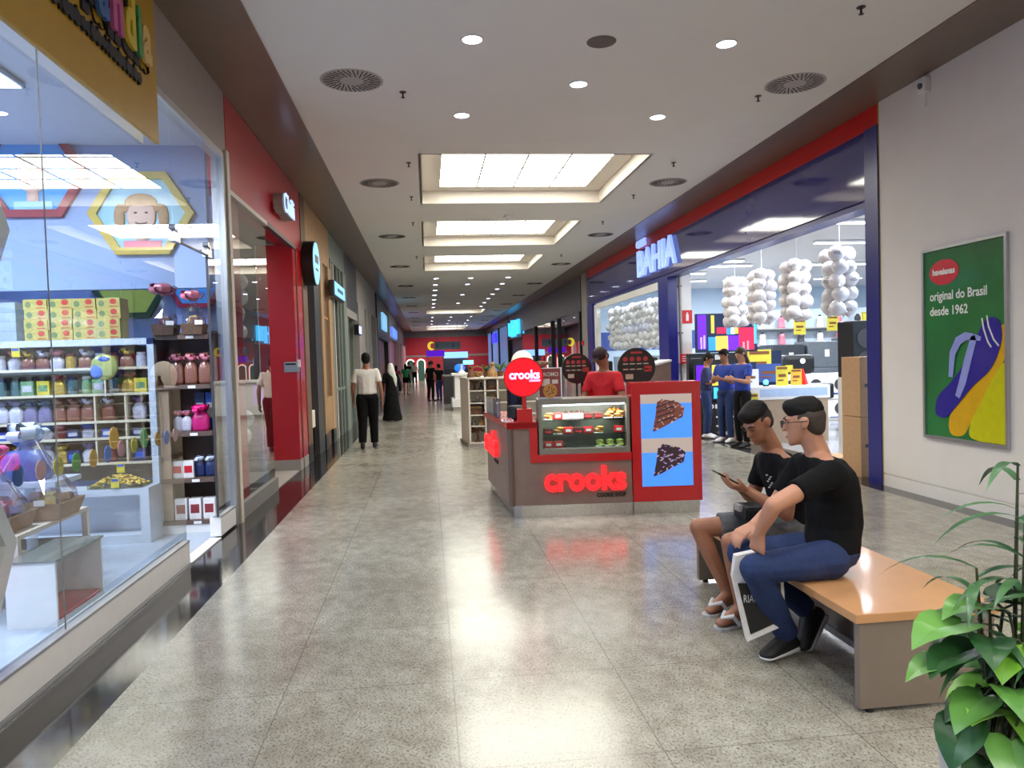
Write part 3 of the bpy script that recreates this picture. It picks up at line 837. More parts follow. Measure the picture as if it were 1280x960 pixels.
# brown display with bows (right)
m_brn = mat('brown_display', (92, 72, 62), rough=0.5, noise=0.08)
m_tan = mat('tan_panel', (168, 144, 120), rough=0.6, noise=0.05)
t = thing('display_shelf', 'brown display shelf with pink bowed gifts beside the shop doorway', 'display shelf', (-2.56, 7.35, 0))
b = MB(); b.box(0, 0.52, 0.34, 0.36, 0.08, 1.92); b.box(0, 0.02, 0, 0.34, 0.08, 1.92); b.box(0.5, 0.52, 0.1, 0.34, 0.08, 1.92); b.obj('carcass', m_brn, t)
b = MB(); b.box(0.02, 0.11, 0.0, 0.02, 0.1, 1.35); b.obj('tan_strip', m_tan, t)
b = MB(); b.box(0, 0.52, -0.02, 0.34, 0.0, 0.08); b.obj('plinth', m_white, t)
for z in (1.88, 1.41, 0.96, 0.52, 0.12):
    b = MB(); b.box(0.02, 0.5, -0.03, 0.34, z - 0.04, z); s_ = b.obj('shelf', m_brn, t)
    b = MB(); b.box(0.30, 0.37, -0.034, -0.031, z - 0.035, z - 0.008); b.obj('price_tag', m_white, s_)
DX, DY = -2.56, 7.45
for i, x in enumerate((0.17, 0.3, 0.43)):
    gift_bag(DX + x, DY, 1.41, 0.125, 0.3, m_brownbag, m_pink, 'brown bag with pink bow on the upper shelf of the brown display', 'pink bowed brown bags on the brown display')
for i, x in enumerate((0.16, 0.24)):
    gift_bag(DX + x, DY, 0.96, 0.09, 0.2, m_clear, m_pink, 'small clear bag with pink tie left of the magenta bow bag', 'small clear bags beside the magenta bow')
gift_bag(DX + 0.37, DY, 0.96, 0.16, 0.25, mat('magenta_bag', (190, 20, 110), rough=0.3, noise=0.1), m_hot, 'bag with big magenta bow, middle shelf of brown display', 'magenta bow bag')
for i, x in enumerate((0.33, 0.43)):
    carton(DX + x, DY + 0.14, 0.965, 0.09, 0.06, 0.36, m_bluep if i else m_navy, m_wbag, 'tall %s box standing at the back above the magenta bow' % ('blue' if i else 'navy'), 'tall boxes behind the magenta bow')
for i, x in enumerate((0.15, 0.25)):
    carton(DX + x, DY - 0.02, 0.52, 0.1, 0.1, 0.16, m_wbag, m_red, 'white box with red print %s on the fourth shelf of brown display' % ('at left' if i == 0 else 'at right'), 'white and red boxes on the brown display')
for i, x in enumerate((0.34, 0.44)):
    gift_bag(DX + x, DY, 0.52, 0.1, 0.2, m_navy, m_wbow, 'navy bag with white tie, fourth shelf of brown display', 'navy bags on the brown display')
for i, x in enumerate((0.17, 0.3, 0.43)):
    carton(DX + x, DY - 0.03, 0.12, 0.11, 0.1, 0.2, m_wbag, m_maro, 'white packet with dark red print, lowest shelf of brown display', 'white packets on the lowest shelf of the brown display')
def basket(c, w, d, h, hh, bowm, bowr, label, bodym, fill, bz=None):
    t = thing('gift_basket', label, 'gift basket', c)
    b = MB()
    P = [(-w / 2, -d / 2), (w / 2, -d / 2), (w / 2, d / 2), (-w / 2, d / 2)]
    v = [(x * 0.85, y * 0.85, 0) for x, y in P] + [(x, y, h) for x, y in P] + [(x * 0.95, y * 0.95, h) for x, y in P] + [(x * 0.8, y * 0.8, 0.012) for x, y in P]
    f = [(3, 2, 1, 0)] + [(i, (i + 1) % 4, 4 + (i + 1) % 4, 4 + i) for i in range(4)] + [(4 + i, 4 + (i + 1) % 4, 8 + (i + 1) % 4, 8 + i) for i in range(4)] + [(8 + i, 8 + (i + 1) % 4, 12 + (i + 1) % 4, 12 + i) for i in range(4)] + [(12, 13, 14, 15)]
    b.faces(v, f); b.obj('tray', bodym, t)
    r_ = random.Random(5)
    for k, mm in enumerate(fill):
        b = MB()
        for q in range(5):
            b.box(-0.04, 0.04, -0.035, 0.035, -0.03, 0.03, Matrix.Translation((r_.uniform(-w / 2 + .08, w / 2 - .08), r_.uniform(-d / 2 + .07, d / 2 - .07), h * 0.8 + 0.03 * (q % 3))) @ Euler((r_.uniform(-.4, .4), r_.uniform(-.4, .4), r_.uniform(0, 3))).to_matrix().to_4x4(), bevel=0.006)
        b.obj('sweets', mm, t)
    # cellophane wrap gathered under the bow
    b = MB()
    n = 16
    v, f = [], []
    for k, (s, z) in enumerate(((0.98, h), (0.98, h + 0.06), (0.62, h + (hh - h) * 0.5), (0.12, hh), (0.34, hh + 0.1))):
        for i in range(n):
            a = 2 * PI * i / n
            cx, sx = math.cos(a), math.sin(a)
            q = 0.55 if k < 2 else 0.8
            jx = r_.uniform(0.94, 1.05)
            v.append((w / 2 * s * jx * math.copysign(abs(cx) ** q, cx), d / 2 * s * jx * math.copysign(abs(sx) ** q, sx), z))
    for k in range(4):
        for i in range(n): f.append((k * n + i, k * n + (i + 1) % n, (k + 1) * n + (i + 1) % n, (k + 1) * n + i))
    b.faces(v, f); b.obj('cellophane', glass('cellophane', (236, 238, 244), refl=2.2, rough=0.08), t)
    o = bow_mb(bowr, r_, 11).obj('bow', bowm, t, smooth=True); o.location = (0, -0.05, hh)
    b = MB(); b.box(w * 0.18, w * 0.18 + 0.07, -d / 2 - 0.012, -d / 2 - 0.008, h - 0.01, h + 0.03); b.obj('price_tag', m_white, t)
    return t
m_frost = mat('glass_top_grey', (104, 112, 110), rough=0.05, noise=0.02)
t = thing('display_table', 'white framed table with grey glass shelf in the shop window', 'table', (-2.95, 5.5, 0))
b = MB(); b.box(-0.33, 0.33, -0.5, 0.5, 0.5, 0.53); b.obj('table_top', m_beige, t)
b = MB(); b.box(-0.3, 0.3, -0.48, 0.48, 0.3, 0.31); b.obj('glass_shelf', m_frost, t)
for sx in (-0.31, 0.31):
    for sy in (-0.48, 0.48):
        b = MB(); b.box(sx - 0.02, sx + 0.02, sy - 0.02, sy + 0.02, 0, 0.5); b.obj('leg', m_beige, t)
basket((-2.83, 5.62, 0.532), 0.56, 0.36, 0.12, 0.58, m_wbow, 0.14, 'wrapped kraft gift basket with a big white bow on window table', m_kraft, [m_goldf, m_brownbag, m_lilac])
basket((-2.9, 5.2, 0.532), 0.46, 0.34, 0.11, 0.5, m_hotp, 0.15, 'wrapped gift basket with a hot pink bow on the window table', m_kraft, [m_pink, m_lilac, m_pink])
gift_bag(-3.25, 6.4, 0.70, 0.36, 0.34, mat('royal_blue_bag', (36, 70, 160), rough=0.35, noise=0.1), None, 'royal blue gift bag behind the baskets on a side stand', 'blue gift bag')
b = MB(); b.box(-3.55, -2.95, 6.2, 6.65, 0.66, 0.70); b.cyl((-3.25, 6.42, 0.02), (-3.25, 6.42, 0.66), 0.04); b.cyl((-3.25, 6.42, 0.0), (-3.25, 6.42, 0.02), 0.2)
tag(b.obj('side_stand', m_shelf), 'small white pedestal stand carrying blue gift bag in the shop', 'stand')
t = thing('display_cabinet', 'low white open cabinet with grey glass top near the window', 'cabinet', (-2.6, 4.8, 0))
b = MB(); b.box(0, 0.29, 0, 0.02, 0, 0.4); b.box(0, 0.29, 0.64, 0.66, 0, 0.4); b.box(0, 0.02, 0.02, 0.64, 0, 0.4); b.box(0.02, 0.29, 0.02, 0.64, 0.0, 0.03); b.obj('carcass', m_white, t)
b = MB(); b.box(-0.01, 0.3, -0.01, 0.67, 0.4, 0.412); b.obj('glass_top', m_frost, t)
b = MB(); b.box(0.03, 0.28, 0.03, 0.63, 0.031, 0.05); b.obj('red_lining', m_red, t)
# pink-bowed baskets on the brown display
m_bask = mat('wicker', (92, 66, 48), rough=0.7, noise=0.3, scale=60, bump=0.6)
basket((-2.45, 7.37, 1.882), 0.21, 0.2, 0.1, 0.40, m_pink, 0.125, 'wicker basket with dusty pink bow on the brown display, at left', m_bask, [m_brownbag, m_maro])
basket((-2.19, 7.37, 1.882), 0.20, 0.2, 0.1, 0.34, m_pink, 0.11, 'wicker basket with dusty pink bow on the brown display, at right', m_bask, [m_brownbag, m_goldf])
# ================================================================ left side: the shops beyond
m_wood = mat('tan_wood', (176, 138, 96), rough=0.5, noise=0.1, scale=6)
m_wood2 = mat('brown_wood', (112, 84, 62), rough=0.5, noise=0.1, scale=6)
m_gg = mat('grey_green_panel', (122, 132, 124), rough=0.5, noise=0.04)
m_charc = mat('charcoal_panel', (66, 64, 72), rough=0.45, noise=0.05)
m_lgrey = mat('light_grey_panel', (164, 158, 152), rough=0.5, noise=0.03)
m_dglass = mat('dark_glass', (30, 34, 34), rough=0.06, noise=0.05)
m_lit = mat('sign_white_light', (176, 206, 255), rough=0.4, noise=0, emit=1.3)
m_litc = mat('sign_cool_light', (130, 200, 245), rough=0.4, noise=0, emit=0.95)
# red shop
t = thing('red_shop_front', 'glossy red shop front with tall glass and an open doorway', 'shop front')
b = MB(); b.box(-2.2, XL, 7.76, 12.05, 3.36, ZC - 0.02); b.obj('fascia', m_redwall, t)
b = MB(); b.box(-2.46, XL - 0.01, 11.36, 11.62, 0.16, 3.35); b.box(-2.2, XL, 11.64, 12.05, 0.16, 3.36); b.obj('door_reveal', m_red, t)
b = MB(); b.box(-2.46, XL - 0.005, 11.355, 11.63, 0.0, 0.16); b.box(-2.2, XL + 0.004, 11.63, 12.05, 0, 0.16); b.obj('skirting', m_lgrey, t)
b = MB(); b.box(-1.96, -1.93, 11.60, 11.64, 0, 3.36); b.box(-2.0, XL + 0.01, 9.6, 11.6, 3.31, 3.36); b.obj('door_track', m_dkgrey, t)
b = MB(); b.box(-2.0, XL, 7.75, 9.65, 0.0, 0.16); b.obj('sill', m_grey, t)
b = MB(); b.faces([(-1.96, 7.75, 0.16), (-1.96, 9.6, 0.16), (-1.96, 9.6, 3.31), (-1.96, 7.75, 3.31)], [(0, 1, 2, 3)]); b.obj('glass_pane', m_glassb, t)
b = MB(); b.box(-1.97, -1.965, 8.0, 8.3, 0.165, 3.3); b.obj('red_vinyl_strip', m_redwall, t)
b = MB(); b.box(-2.0, XL + 0.005, 7.75, 9.65, 3.31, 3.36); b.obj('head_rail', m_beige, t)
b = MB(); b.box(-2.12, -1.9, 11.34, 11.357, 1.47, 1.62); b.mi = 1; b.box(-2.1, -1.95, 11.33, 11.341, 1.575, 1.6); b.mi = 2; b.box(-1.9 - 0.02, -1.9 + 0.02, 11.3, 11.35, 1.54, 1.65)
b.obj('alarm_panel', [m_alu, m_blk, m_white], t)
b = MB(); b.box(-2.75, XL - 0.02, 9.7, 11.3, 0.002, 0.01); b.mi = 1
for k in range(5): b.box(-2.7, -2.2, 9.85 + 0.08 * k, 9.89 + 0.08 * k, 0.01, 0.014)
tag(b.obj('door_mat', [m_lgrey, m_dkgrey]), 'pale door mat with dark stripes in the red shop doorway', 'mat')
b = MB(); b.box(-4.5, -4.4, 7.8, 11.7, 0, 3.4); b.mi = 1; b.box(-4.4, XL - 0.28, 7.8, 11.7, 3.4, 3.45); b.box(-4.4, -2.55, 11.64, 11.7, 0, 3.4)
struct('wall_red_shop', b, [m_grebeige, m_grey])
t2 = thing('illuminated_letters', 'glowing white script letters projecting from the red shop front', 'sign')
b = MB(); b.text('Chilli', 0.36, facing((-1.84, 9.86, 3.56), (0, 1, 0), (0, 0, 1)), 0.06, bold=0.004); b.obj('letter_body', m_lgrey, t2)
b = MB(); b.text('Chilli', 0.36, facing((-1.76, 9.86, 3.56), (0, 1, 0), (0, 0, 1)), 0.006, bold=0.0); b.obj('letter_faces', m_lit, t2)
b = MB(); b.box(-1.925, -1.9, 9.9, 10.8, 3.6, 3.68); b.obj('bracket', m_redwall, t2)
m_balw = mat('balloon_white', (226, 222, 224), rough=0.25, noise=0.02, coat=0.4)
def balloon(name, mm):
    b = MB(); b.lathe([(0.001, -0.135), (0.012, -0.13), (0.006, -0.118), (0.03, -0.10), (0.075, -0.06), (0.105, -0.01), (0.115, 0.03), (0.105, 0.075), (0.075, 0.108), (0.035, 0.125), (0.001, 0.13)], seg=14)
    return b.obj(name, mm, smooth=True)
bal0 = balloon('balloon', m_balw)
def put_balloon(loc, label, group, s=1.0, mm=None, first=[True]):
    if first[0]: o = bal0; first[0] = False
    else: o = bal0.copy(); COL.objects.link(o)
    o.location = loc; o.scale = (s, s, s)
    o.rotation_euler = (rng.uniform(-1.2, 1.2), rng.uniform(-1.2, 1.2), rng.uniform(0, 6))
    tag(o, label, 'balloon', group)
    return o
for i in range(11):
    z = 0.32 + 0.21 * i if i < 4 else 1.75 + 0.2 * (i - 4)
    put_balloon((-2.2 + rng.uniform(-.07, .07), 8.85 + rng.uniform(-.15, .15), z), 'white balloon in the %s cluster behind the red shop glass' % ('lower' if i < 4 else 'upper'), '%s balloon cluster in the red shop' % ('lower' if i < 4 else 'upper'), 0.95)
t = thing('counter_table', 'white counter table inside the red shop behind the glass', 'table', (-2.9, 10.3, 0))
b = MB(); b.box(-0.4, 0.35, -0.5, 0.4, 0.72, 0.86); b.obj('table_top', m_white, t)
for sx in (-0.34, 0.29):
    for sy in (-0.44, 0.34):
        b = MB(); b.box(sx - 0.025, sx + 0.025, sy - 0.025, sy + 0.025, 0, 0.72); b.obj('leg', m_lgrey, t)
# lamps inside the shops behind
def shop_lamp(x, y, z, power, label, col=(1, 0.95, 0.9)):
    t = thing('ceiling_lamp', label, 'ceiling lamp', (x, y, z))
    b = MB(); b.box(-0.3, 0.3, -0.08, 0.08, -0.03, 0.0); b.obj('frame', m_alu, t)
    b = MB(); b.box(-0.28, 0.28, -0.06, 0.06, -0.034, -0.031); b.obj('diffuser', m_strip, t)
    o = area('lamp_light', (0, 0, -0.04), (0, 0, 0), 0.56, 0.12, power, col); o.parent = t
shop_lamp(-3.2, 9.5, 3.39, 30, 'ceiling lamp inside the red shop')
shop_lamp(-3.0, 13.3, 3.3, 30, 'ceiling lamp inside the wood fronted shop')
# wood fronted shop
t = thing('wood_shop_front', 'tan wood shop front with black post feet and open doorway', 'shop front')
b = MB(); b.box(-2.2, XL, 12.12, 15.5, 3.5, ZC - 0.02); b.obj('fascia', m_wood, t)
b = MB(); b.box(-2.2, XL + 0.01, 12.07, 12.5, 0.28, ZC - 0.02); b.obj('post', m_wood2, t)
b = MB(); b.box(-2.2, XL + 0.012, 12.07, 12.5, 0, 0.28); b.obj('post_foot', m_blk, t)
b = MB(); b.box(-2.2, XL + 0.0, 13.3, 14.0, 0, 3.5); b.obj('grey_post', m_dkgrey, t)
for (y0, y1) in ((14.0, 14.35), (15.1, 15.5)):
    b = MB(); b.box(-2.2, XL + 0.02, y0, y1, 0.28, 3.5); b.obj('post', m_wood, t)
    b = MB(); b.box(-2.2, XL + 0.022, y0, y1, 0, 0.28); b.obj('post_foot', m_blk, t)
b = MB(); b.box(-2.2, XL - 0.03, 14.35, 15.1, 0, 3.5); b.mi = 1; b.box(XL - 0.03, XL - 0.01, 14.35, 15.1, 2.45, 2.5); b.box(XL - 0.03, XL + 0.015, 14.35, 15.1, 0.3, 0.95); b.obj('niche', [m_wood2, m_wood], t)
b = MB(); b.box(-3.6, -3.5, 11.8, 15.5, 0, 3.5); b.box(-3.5, -2.2, 14.9, 15.0, 0, 3.5); b.box(-3.5, XL - .3, 12, 15.5, 3.4, 3.5); struct('wall_wood_shop', b, m_white)
t = thing('round_sign', 'round pale blue lit sign with dark rim on wood shop front', 'sign')
b = MB(); b.cyl((-1.905, 12.35, 3.2), (-1.74, 12.35, 3.2), 0.36, seg=32); b.obj('drum', m_blk, t)
b = MB(); b.cyl((-1.74, 12.35, 3.2), (-1.73, 12.35, 3.2), 0.335, seg=32); b.obj('lit_face', m_litc, t)
b = MB(); b.box(-1.73, -1.726, 12.17, 12.53, 3.2, 3.33); b.box(-1.73, -1.726, 12.2, 12.5, 3.08, 3.12); b.obj('lettering', m_dkgrey, t)
t = thing('side_table', 'small table with a white cloth in the wood shop doorway', 'table', (-2.2, 12.95, 0))
b = MB(); b.box(-0.22, 0.22, -0.22, 0.22, 0.75, 0.78); b.box(-0.225, 0.225, -0.225, 0.225, 0.5, 0.79); b.obj('cloth', mat('cream_cloth', (222, 212, 196), rough=0.8), t)
for sx in (-0.2, 0.2):
    for sy in (-0.2, 0.2):
        b = MB(); b.box(sx - 0.015, sx + 0.015, sy - 0.015, sy + 0.015, 0, 0.5); b.obj('leg', m_blk, t)
# grey-green shop
t = thing('grey_green_shop_front', 'grey-green panelled shop front with tall dark glass doors', 'shop front')
b = MB(); b.box(-2.2, XL, 15.5, 18.3, 3.72, ZC - 0.02); b.obj('fascia', m_gg, t)
b = MB(); b.box(-2.2, XL + 0.03, 17.7, 18.3, 0, 3.72); b.obj('pilaster', m_gg, t)
b = MB(); b.box(-2.2, XL + 0.02, 15.52, 15.7, 0, 3.72); b.obj('pilaster', m_gg, t)
b = MB(); b.box(-2.1, XL - 0.04, 15.7, 17.7, 0.1, 3.7); b.obj('dark_glass', m_dglass, t)
for y in (16.1, 16.75, 17.3):
    b = MB(); b.box(-2.06, XL - 0.0, y, y + 0.12, 0, 3.7); b.obj('mullion', m_gg if y > 16.2 else m_beige, t)
b = MB(); b.box(-2.06, XL, 15.7, 17.7, 1.0, 1.06); b.obj('door_rail', m_gg, t)
t = thing('blade_sign', 'small rounded pale lit sign on the grey-green shop front', 'sign')
b = MB(); b.box(-1.895, -1.78, 14.98, 16.8, 2.92, 3.24, bevel=0.03); b.obj('case', m_dkgrey, t)
b = MB(); b.box(-1.78, -1.77, 15.03, 16.75, 2.95, 3.21, bevel=0.004); b.obj('lit_face', m_litc, t)
b = MB(); b.box(-1.77, -1.767, 15.4, 16.4, 3.04, 3.12); b.obj('lettering', mat('sign_ink', (60, 110, 150)), t)
# charcoal shop
t = thing('charcoal_shop_front', 'charcoal shop front with a black doorway and small lit sign', 'shop front')
b = MB(); b.box(-2.2, XL, 18.3, 21.4, 2.95, ZC - 0.02); b.obj('fascia', m_charc, t)
b = MB(); b.box(-2.2, XL + 0.01, 18.3, 18.6, 0, 2.95); b.box(-2.2, XL + 0.01, 18.6, 21.2, 2.75, 2.95); b.obj('frame', m_lgrey, t)
b = MB(); b.box(-2.3, -2.25, 18.6, 21.4, 0, 2.75); b.obj('dark_opening', m_blk, t)
b = MB(); b.box(-2.2, XL - 0.05, 19.3, 19.42, 0, 2.75); b.box(-2.2, XL - 0.05, 20.4, 20.5, 0, 2.75); b.obj('mullion', m_gg, t)
b = MB(); b.box(-1.93, -1.8, 20.2, 21.0, 2.35, 2.62); b.mi = 1; b.box(-1.8, -1.795, 20.25, 20.95, 2.38, 2.59); b.obj('lit_sign', [m_blk, mat('sign_lilac_light', (190, 190, 255), noise=0, emit=1.5)], t)
# pale pillar shops further on
t = thing('pale_shop_front', 'pale grey shop front with tall pilasters far along the left', 'shop front')
b = MB(); b.box(-2.2, XL, 21.4, 29.0, 3.3, ZC - 0.02); b.obj('fascia', m_lgrey, t)
for (y0, y1) in ((21.4, 23.4), (24.2, 24.8), (25.4, 26.2), (28.4, 29.0)):
    b = MB(); b.box(-2.2, XL + 0.03, y0, y1, 0, 3.3); b.obj('pilaster', m_lgrey, t)
b = MB(); b.box(-2.15, -2.1, 23.4, 28.4, 0, 3.3); b.obj('dark_glass', m_dglass, t)
t = thing('black_shop_front', 'black shop front with a cyan lit logo far along the left', 'shop front')
b = MB(); b.box(-2.2, XL + 0.05, 29.0, 38.0, 2.6, ZC - 0.02); b.obj('fascia', m_blk, t)
b = MB(); b.box(-1.88, -1.8, 31.5, 34.5, 3.0, 3.7); b.obj('lit_logo', m_litc, t)
b = MB(); b.box(-2.2, XL + 0.02, 29.0, 30, 0, 2.6); b.obj('pilaster', m_dkgrey, t)
b = MB(); b.box(-2.2, XL + 0.02, 36.8, 38, 0, 2.6); b.obj('pilaster', m_dkgrey, t)
b = MB(); b.box(-2.15, -2.1, 30, 36.8, 0, 2.6); b.obj('window_display', mat('warm_display', (170, 110, 80), rough=0.4, noise=0.3, scale=3), t)
t = thing('blue_sign_shop_front', 'distant shop front with a blue sign on the left', 'shop front')
b = MB(); b.box(-2.2, XL, 38, 48, 2.9, ZC - 0.02); b.obj('fascia', m_lgrey, t)
b = MB(); b.box(-1.93, -1.8, 40, 46, 3.0, 3.5); b.obj('blue_sign', mat('sign_blue', (90, 130, 230), noise=0, emit=1.2), t)
b = MB(); b.box(-2.15, -2.1, 38, 48, 0, 2.9); b.obj('window_display', mat('pinkish_display', (190, 120, 130), rough=0.4, noise=0.3, scale=2), t)
t = thing('pink_column_shop_front', 'farthest left shop front with pinkish white columns', 'shop front')
b = MB(); b.box(-2.2, XL, 48, Y1, 2.9, ZC - 0.02); b.obj('fascia', m_charc, t)
b = MB(); b.box(-2.15, -2.1, 48, Y1, 0, 2.9); b.obj('window_display', m_redwall, t)
m_pcol = mat('pink_white', (226, 190, 190), rough=0.4, noise=0.03)
for k in range(5):
    b = MB(); b.box(-2.1, XL + 0.1, 49 + 3.2 * k, 49.8 + 3.2 * k, 0, 2.9); b.obj('column', m_pcol, t)
# ================================================================ right side: the blue and red electronics store
m_navyp = mat('navy_gloss', (44, 44, 122), rough=0.07, noise=0.03, coat=0.6)
m_navyd = mat('navy_panel', (32, 34, 120), rough=0.3, noise=0.03)
m_redb = mat('red_band', (208, 24, 30), rough=0.3, noise=0.03)
t = thing('store_portal', 'big navy and red store portal with glossy fascia on the right', 'shop front')
b = MB(); b.box(5.10, 5.4, 8.13, 23.3, 3.27, 4.05); b.obj('fascia', m_navyp, t)
b = MB(); b.box(5.095, 5.4, 7.87, 23.3, 4.05, 4.285); b.obj('red_band', m_redb, t)
b = MB(); b.box(5.13, 5.4, 8.13, 23.3, 3.2, 3.268); b.obj('soffit_strip', m_navyd, t)
b = MB(); b.box(5.06, 5.3, 7.87, 8.12, 0, 4.048); b.obj('end_post', m_navyd, t)
b = MB(); b.box(5.08, 5.28, 15.3, 15.96, 0, 3.2); b.obj('pillar', m_navyd, t)
b = MB(); b.box(5.08, 5.3, 22.6, 23.3, 0, 3.2); b.obj('far_post', m_navyd, t)
b = MB(); b.box(5.075, 5.1, 7.862, 7.872, 0, 4.28); b.obj('edge_trim', m_gold, t)
t = thing('store_sign', 'large pale blue lit store name letters on the navy fascia', 'sign')
m_sign = mat('sign_blue_light', (150, 178, 255), rough=0.4, noise=0, emit=1.1)
b = MB(); b.text('BAHIA', 0.84, facing((5.05, 17.42, 3.43), (0, -1, 0), (0, 0, 1)), 0.03, bold=0.016, squeeze=1.14); b.obj('name_letters', m_sign, t)
b = MB(); b.text('CASAS', 0.24, facing((5.05, 17.42, 4.1), (0, -1, 0), (0, 0, 1)), 0.03, bold=0.003, squeeze=1.0); b.obj('small_letters', m_sign, t)
# white post with pipe, fire signs
b = MB(); b.box(5.30, 5.68, 15.55, 15.95, 0, 3.71); struct('trim_3', b, m_white)
t = thing('riser_pipe', 'grey vertical pipe on the white column by navy pillar', 'pipe')
b = MB(); b.cyl((5.41, 15.48, 0.0), (5.41, 15.48, 3.6), 0.03); b.obj('pipe', m_lgrey, t)
b = MB()
for z in (0.8, 2.0, 3.0): b.box(5.37, 5.45, 15.44, 15.545, z, z + 0.03)
b.obj('clamps', m_grey, t)
t = thing('fire_sign', 'small red and white fire extinguisher sign on the white column', 'sign', (5.58, 15.54, 2.36))
b = MB(); b.box(-0.11, 0.11, -0.01, 0, -0.14, 0.14); b.obj('plate', m_redb, t)
b = MB(); b.box(-0.03, 0.03, -0.013, -0.011, -0.09, 0.05); b.box(-0.015, 0.015, -0.013, -0.011, 0.05, 0.09); b.obj('symbol', m_white, t)
t = thing('fire_notice', 'red notice plate low on the white column by the televisions', 'sign', (5.56, 15.42, 1.46))
b = MB(); b.box(-0.2, 0.2, -0.01, 0, -0.1, 0.1); b.obj('plate', m_redb, t)
b = MB()
for z in (-0.05, 0.0, 0.05): b.box(-0.16, 0.16, -0.013, -0.011, z - 0.01, z + 0.01)
b.obj('text_lines', m_white, t)
# glass of the second bay
t = thing('store_window', 'tall store window with white frame behind the kiosk', 'shop window')
b = MB(); b.faces([(5.2, 15.98, 0.1), (5.2, 22.4, 0.1), (5.2, 22.4, 3.15), (5.2, 15.98, 3.15)], [(0, 1, 2, 3)]); b.obj('glass_pane', glass('clear_glass', (240, 246, 248), refl=0.35), t)
b = MB(); b.box(5.14, 5.26, 22.25, 22.55, 0, 3.15); b.box(5.14, 5.26, 15.98, 22.4, 0, 0.1); b.box(5.16, 5.24, 15.98, 22.4, 3.02, 3.18); b.obj('frame', m_white, t)
# ceiling strip lights
TL = [(12.2, 21.0), (9.4, 21.0), (13.5, 17.5), (10.2, 17.5), (7.2, 17.5), (11.4, 14.0), (8.4, 14.0), (6.9, 11.8), (9.6, 10.6), (12.0, 12.2), (7.4, 21.0), (6.75, 9.2), (6.6, 19.0), (6.6, 16.6)]
t0 = None
for i, (x, y) in enumerate(TL):
    if t0 is None:
        t0 = thing('strip_light', 'x', 'strip light', (x, y, 3.71), 0, 'strip lights on the store ceiling')
        b = MB(); b.box(-0.75, 0.75, -0.06, 0.06, -0.04, 0.0); b.obj('housing', m_white, t0)
        b = MB(); b.box(-0.73, 0.73, -0.05, 0.05, -0.06, -0.041); b.obj('tube', m_strip, t0)
        o = area('strip_beam', (0, 0, -0.07), (0, 0, 0), 1.4, 0.1, 110, (0.88, 0.94, 1)); o.parent = t0
        q = t0
    else: q = dup(t0, (x, y, 3.71))
    q['label'] = 'white strip light across the ceiling inside the electronics store'
# unseen fill lamps added behind the fascia to brighten the balloons
for i, (y, lb) in enumerate(((9.6, 'display lamp behind the fascia over the nearest balloon column'), (11.6, 'display lamp behind the fascia over the middle balloon columns'), (13.4, 'display lamp behind the fascia over the farthest balloon column'), (17.3, 'display lamp over the near half of the balloon wall'), (19.5, 'display lamp over the middle of the balloon wall'), (21.6, 'display lamp over the far half of the balloon wall'))):
    t = thing('display_lamp', lb, 'lamp', (5.47, y, 3.70))
    b = MB(); b.box(-0.03, 0.03, -0.5, 0.5, -0.05, 0.0); b.obj('housing', m_white, t)
    b = MB(); b.box(-0.02, 0.02, -0.48, 0.48, -0.056, -0.051); b.obj('tube', m_strip, t)
    o = area('display_beam', (0, 0, -0.06), (0, 0.25, 0), 0.05, 0.96, 28, (0.95, 0.97, 1)); o.parent = t
# balloons: four hanging columns and one wall of balloons
for k, (cy, nm_) in enumerate(((13.1, 'farthest'), (12.0, 'second farthest'), (10.82, 'second nearest'), (9.62, 'nearest'))):
    cx = 5.62
    for r in range(5):
        for (dx, dy) in ((-0.1, -0.14), (0.1, -0.05), (-0.08, 0.14), (0.12, 0.16)):
            put_balloon((cx + dx + rng.uniform(-.02, .02), cy + dy * 0.95 + rng.uniform(-.02, .02), 2.12 + 0.175 * r + rng.uniform(-.02, .02)), 'white balloon in the %s hanging column of the store' % nm_, 'balloons of the %s hanging column' % nm_, 0.98)
    b = MB()
    for q in range(7):
        z = 2.1 + 0.12 * q; s_ = rng.choice((-1, 1))
    tg = thing('balloon_cord', 'thin cord holding up the %s balloon column' % nm_, 'cord', (cx, cy, 0))
    b.cyl((0, 0, 2.95), (0, 0, 3.72), 0.004, seg=6); b.obj('cord', m_white, tg)
put_balloon((6.6, 10.3, 2.30), 'single red balloon beside the nearest column of white balloons', 'red balloon', 1.0)
COL.objects[-1] if False else None
rb = [o for o in COL.objects if o.get('group') == 'red balloon'][0]
rb.data = rb.data.copy(); rb.data.materials[0] = mat('balloon_red', (200, 24, 40), rough=0.25, noise=0, coat=0.4)
for i in range(24):
    for r in range(6):
        put_balloon((5.62 + rng.uniform(-.04, .04), 16.6 + i * 0.245 + (0.12 if r % 2 else 0) + rng.uniform(-.03, .03), 1.86 + 0.195 * r + rng.uniform(-.05, .05)), 'white balloon in the wall of balloons behind the store window', 'balloon wall behind the store window', 1.08)
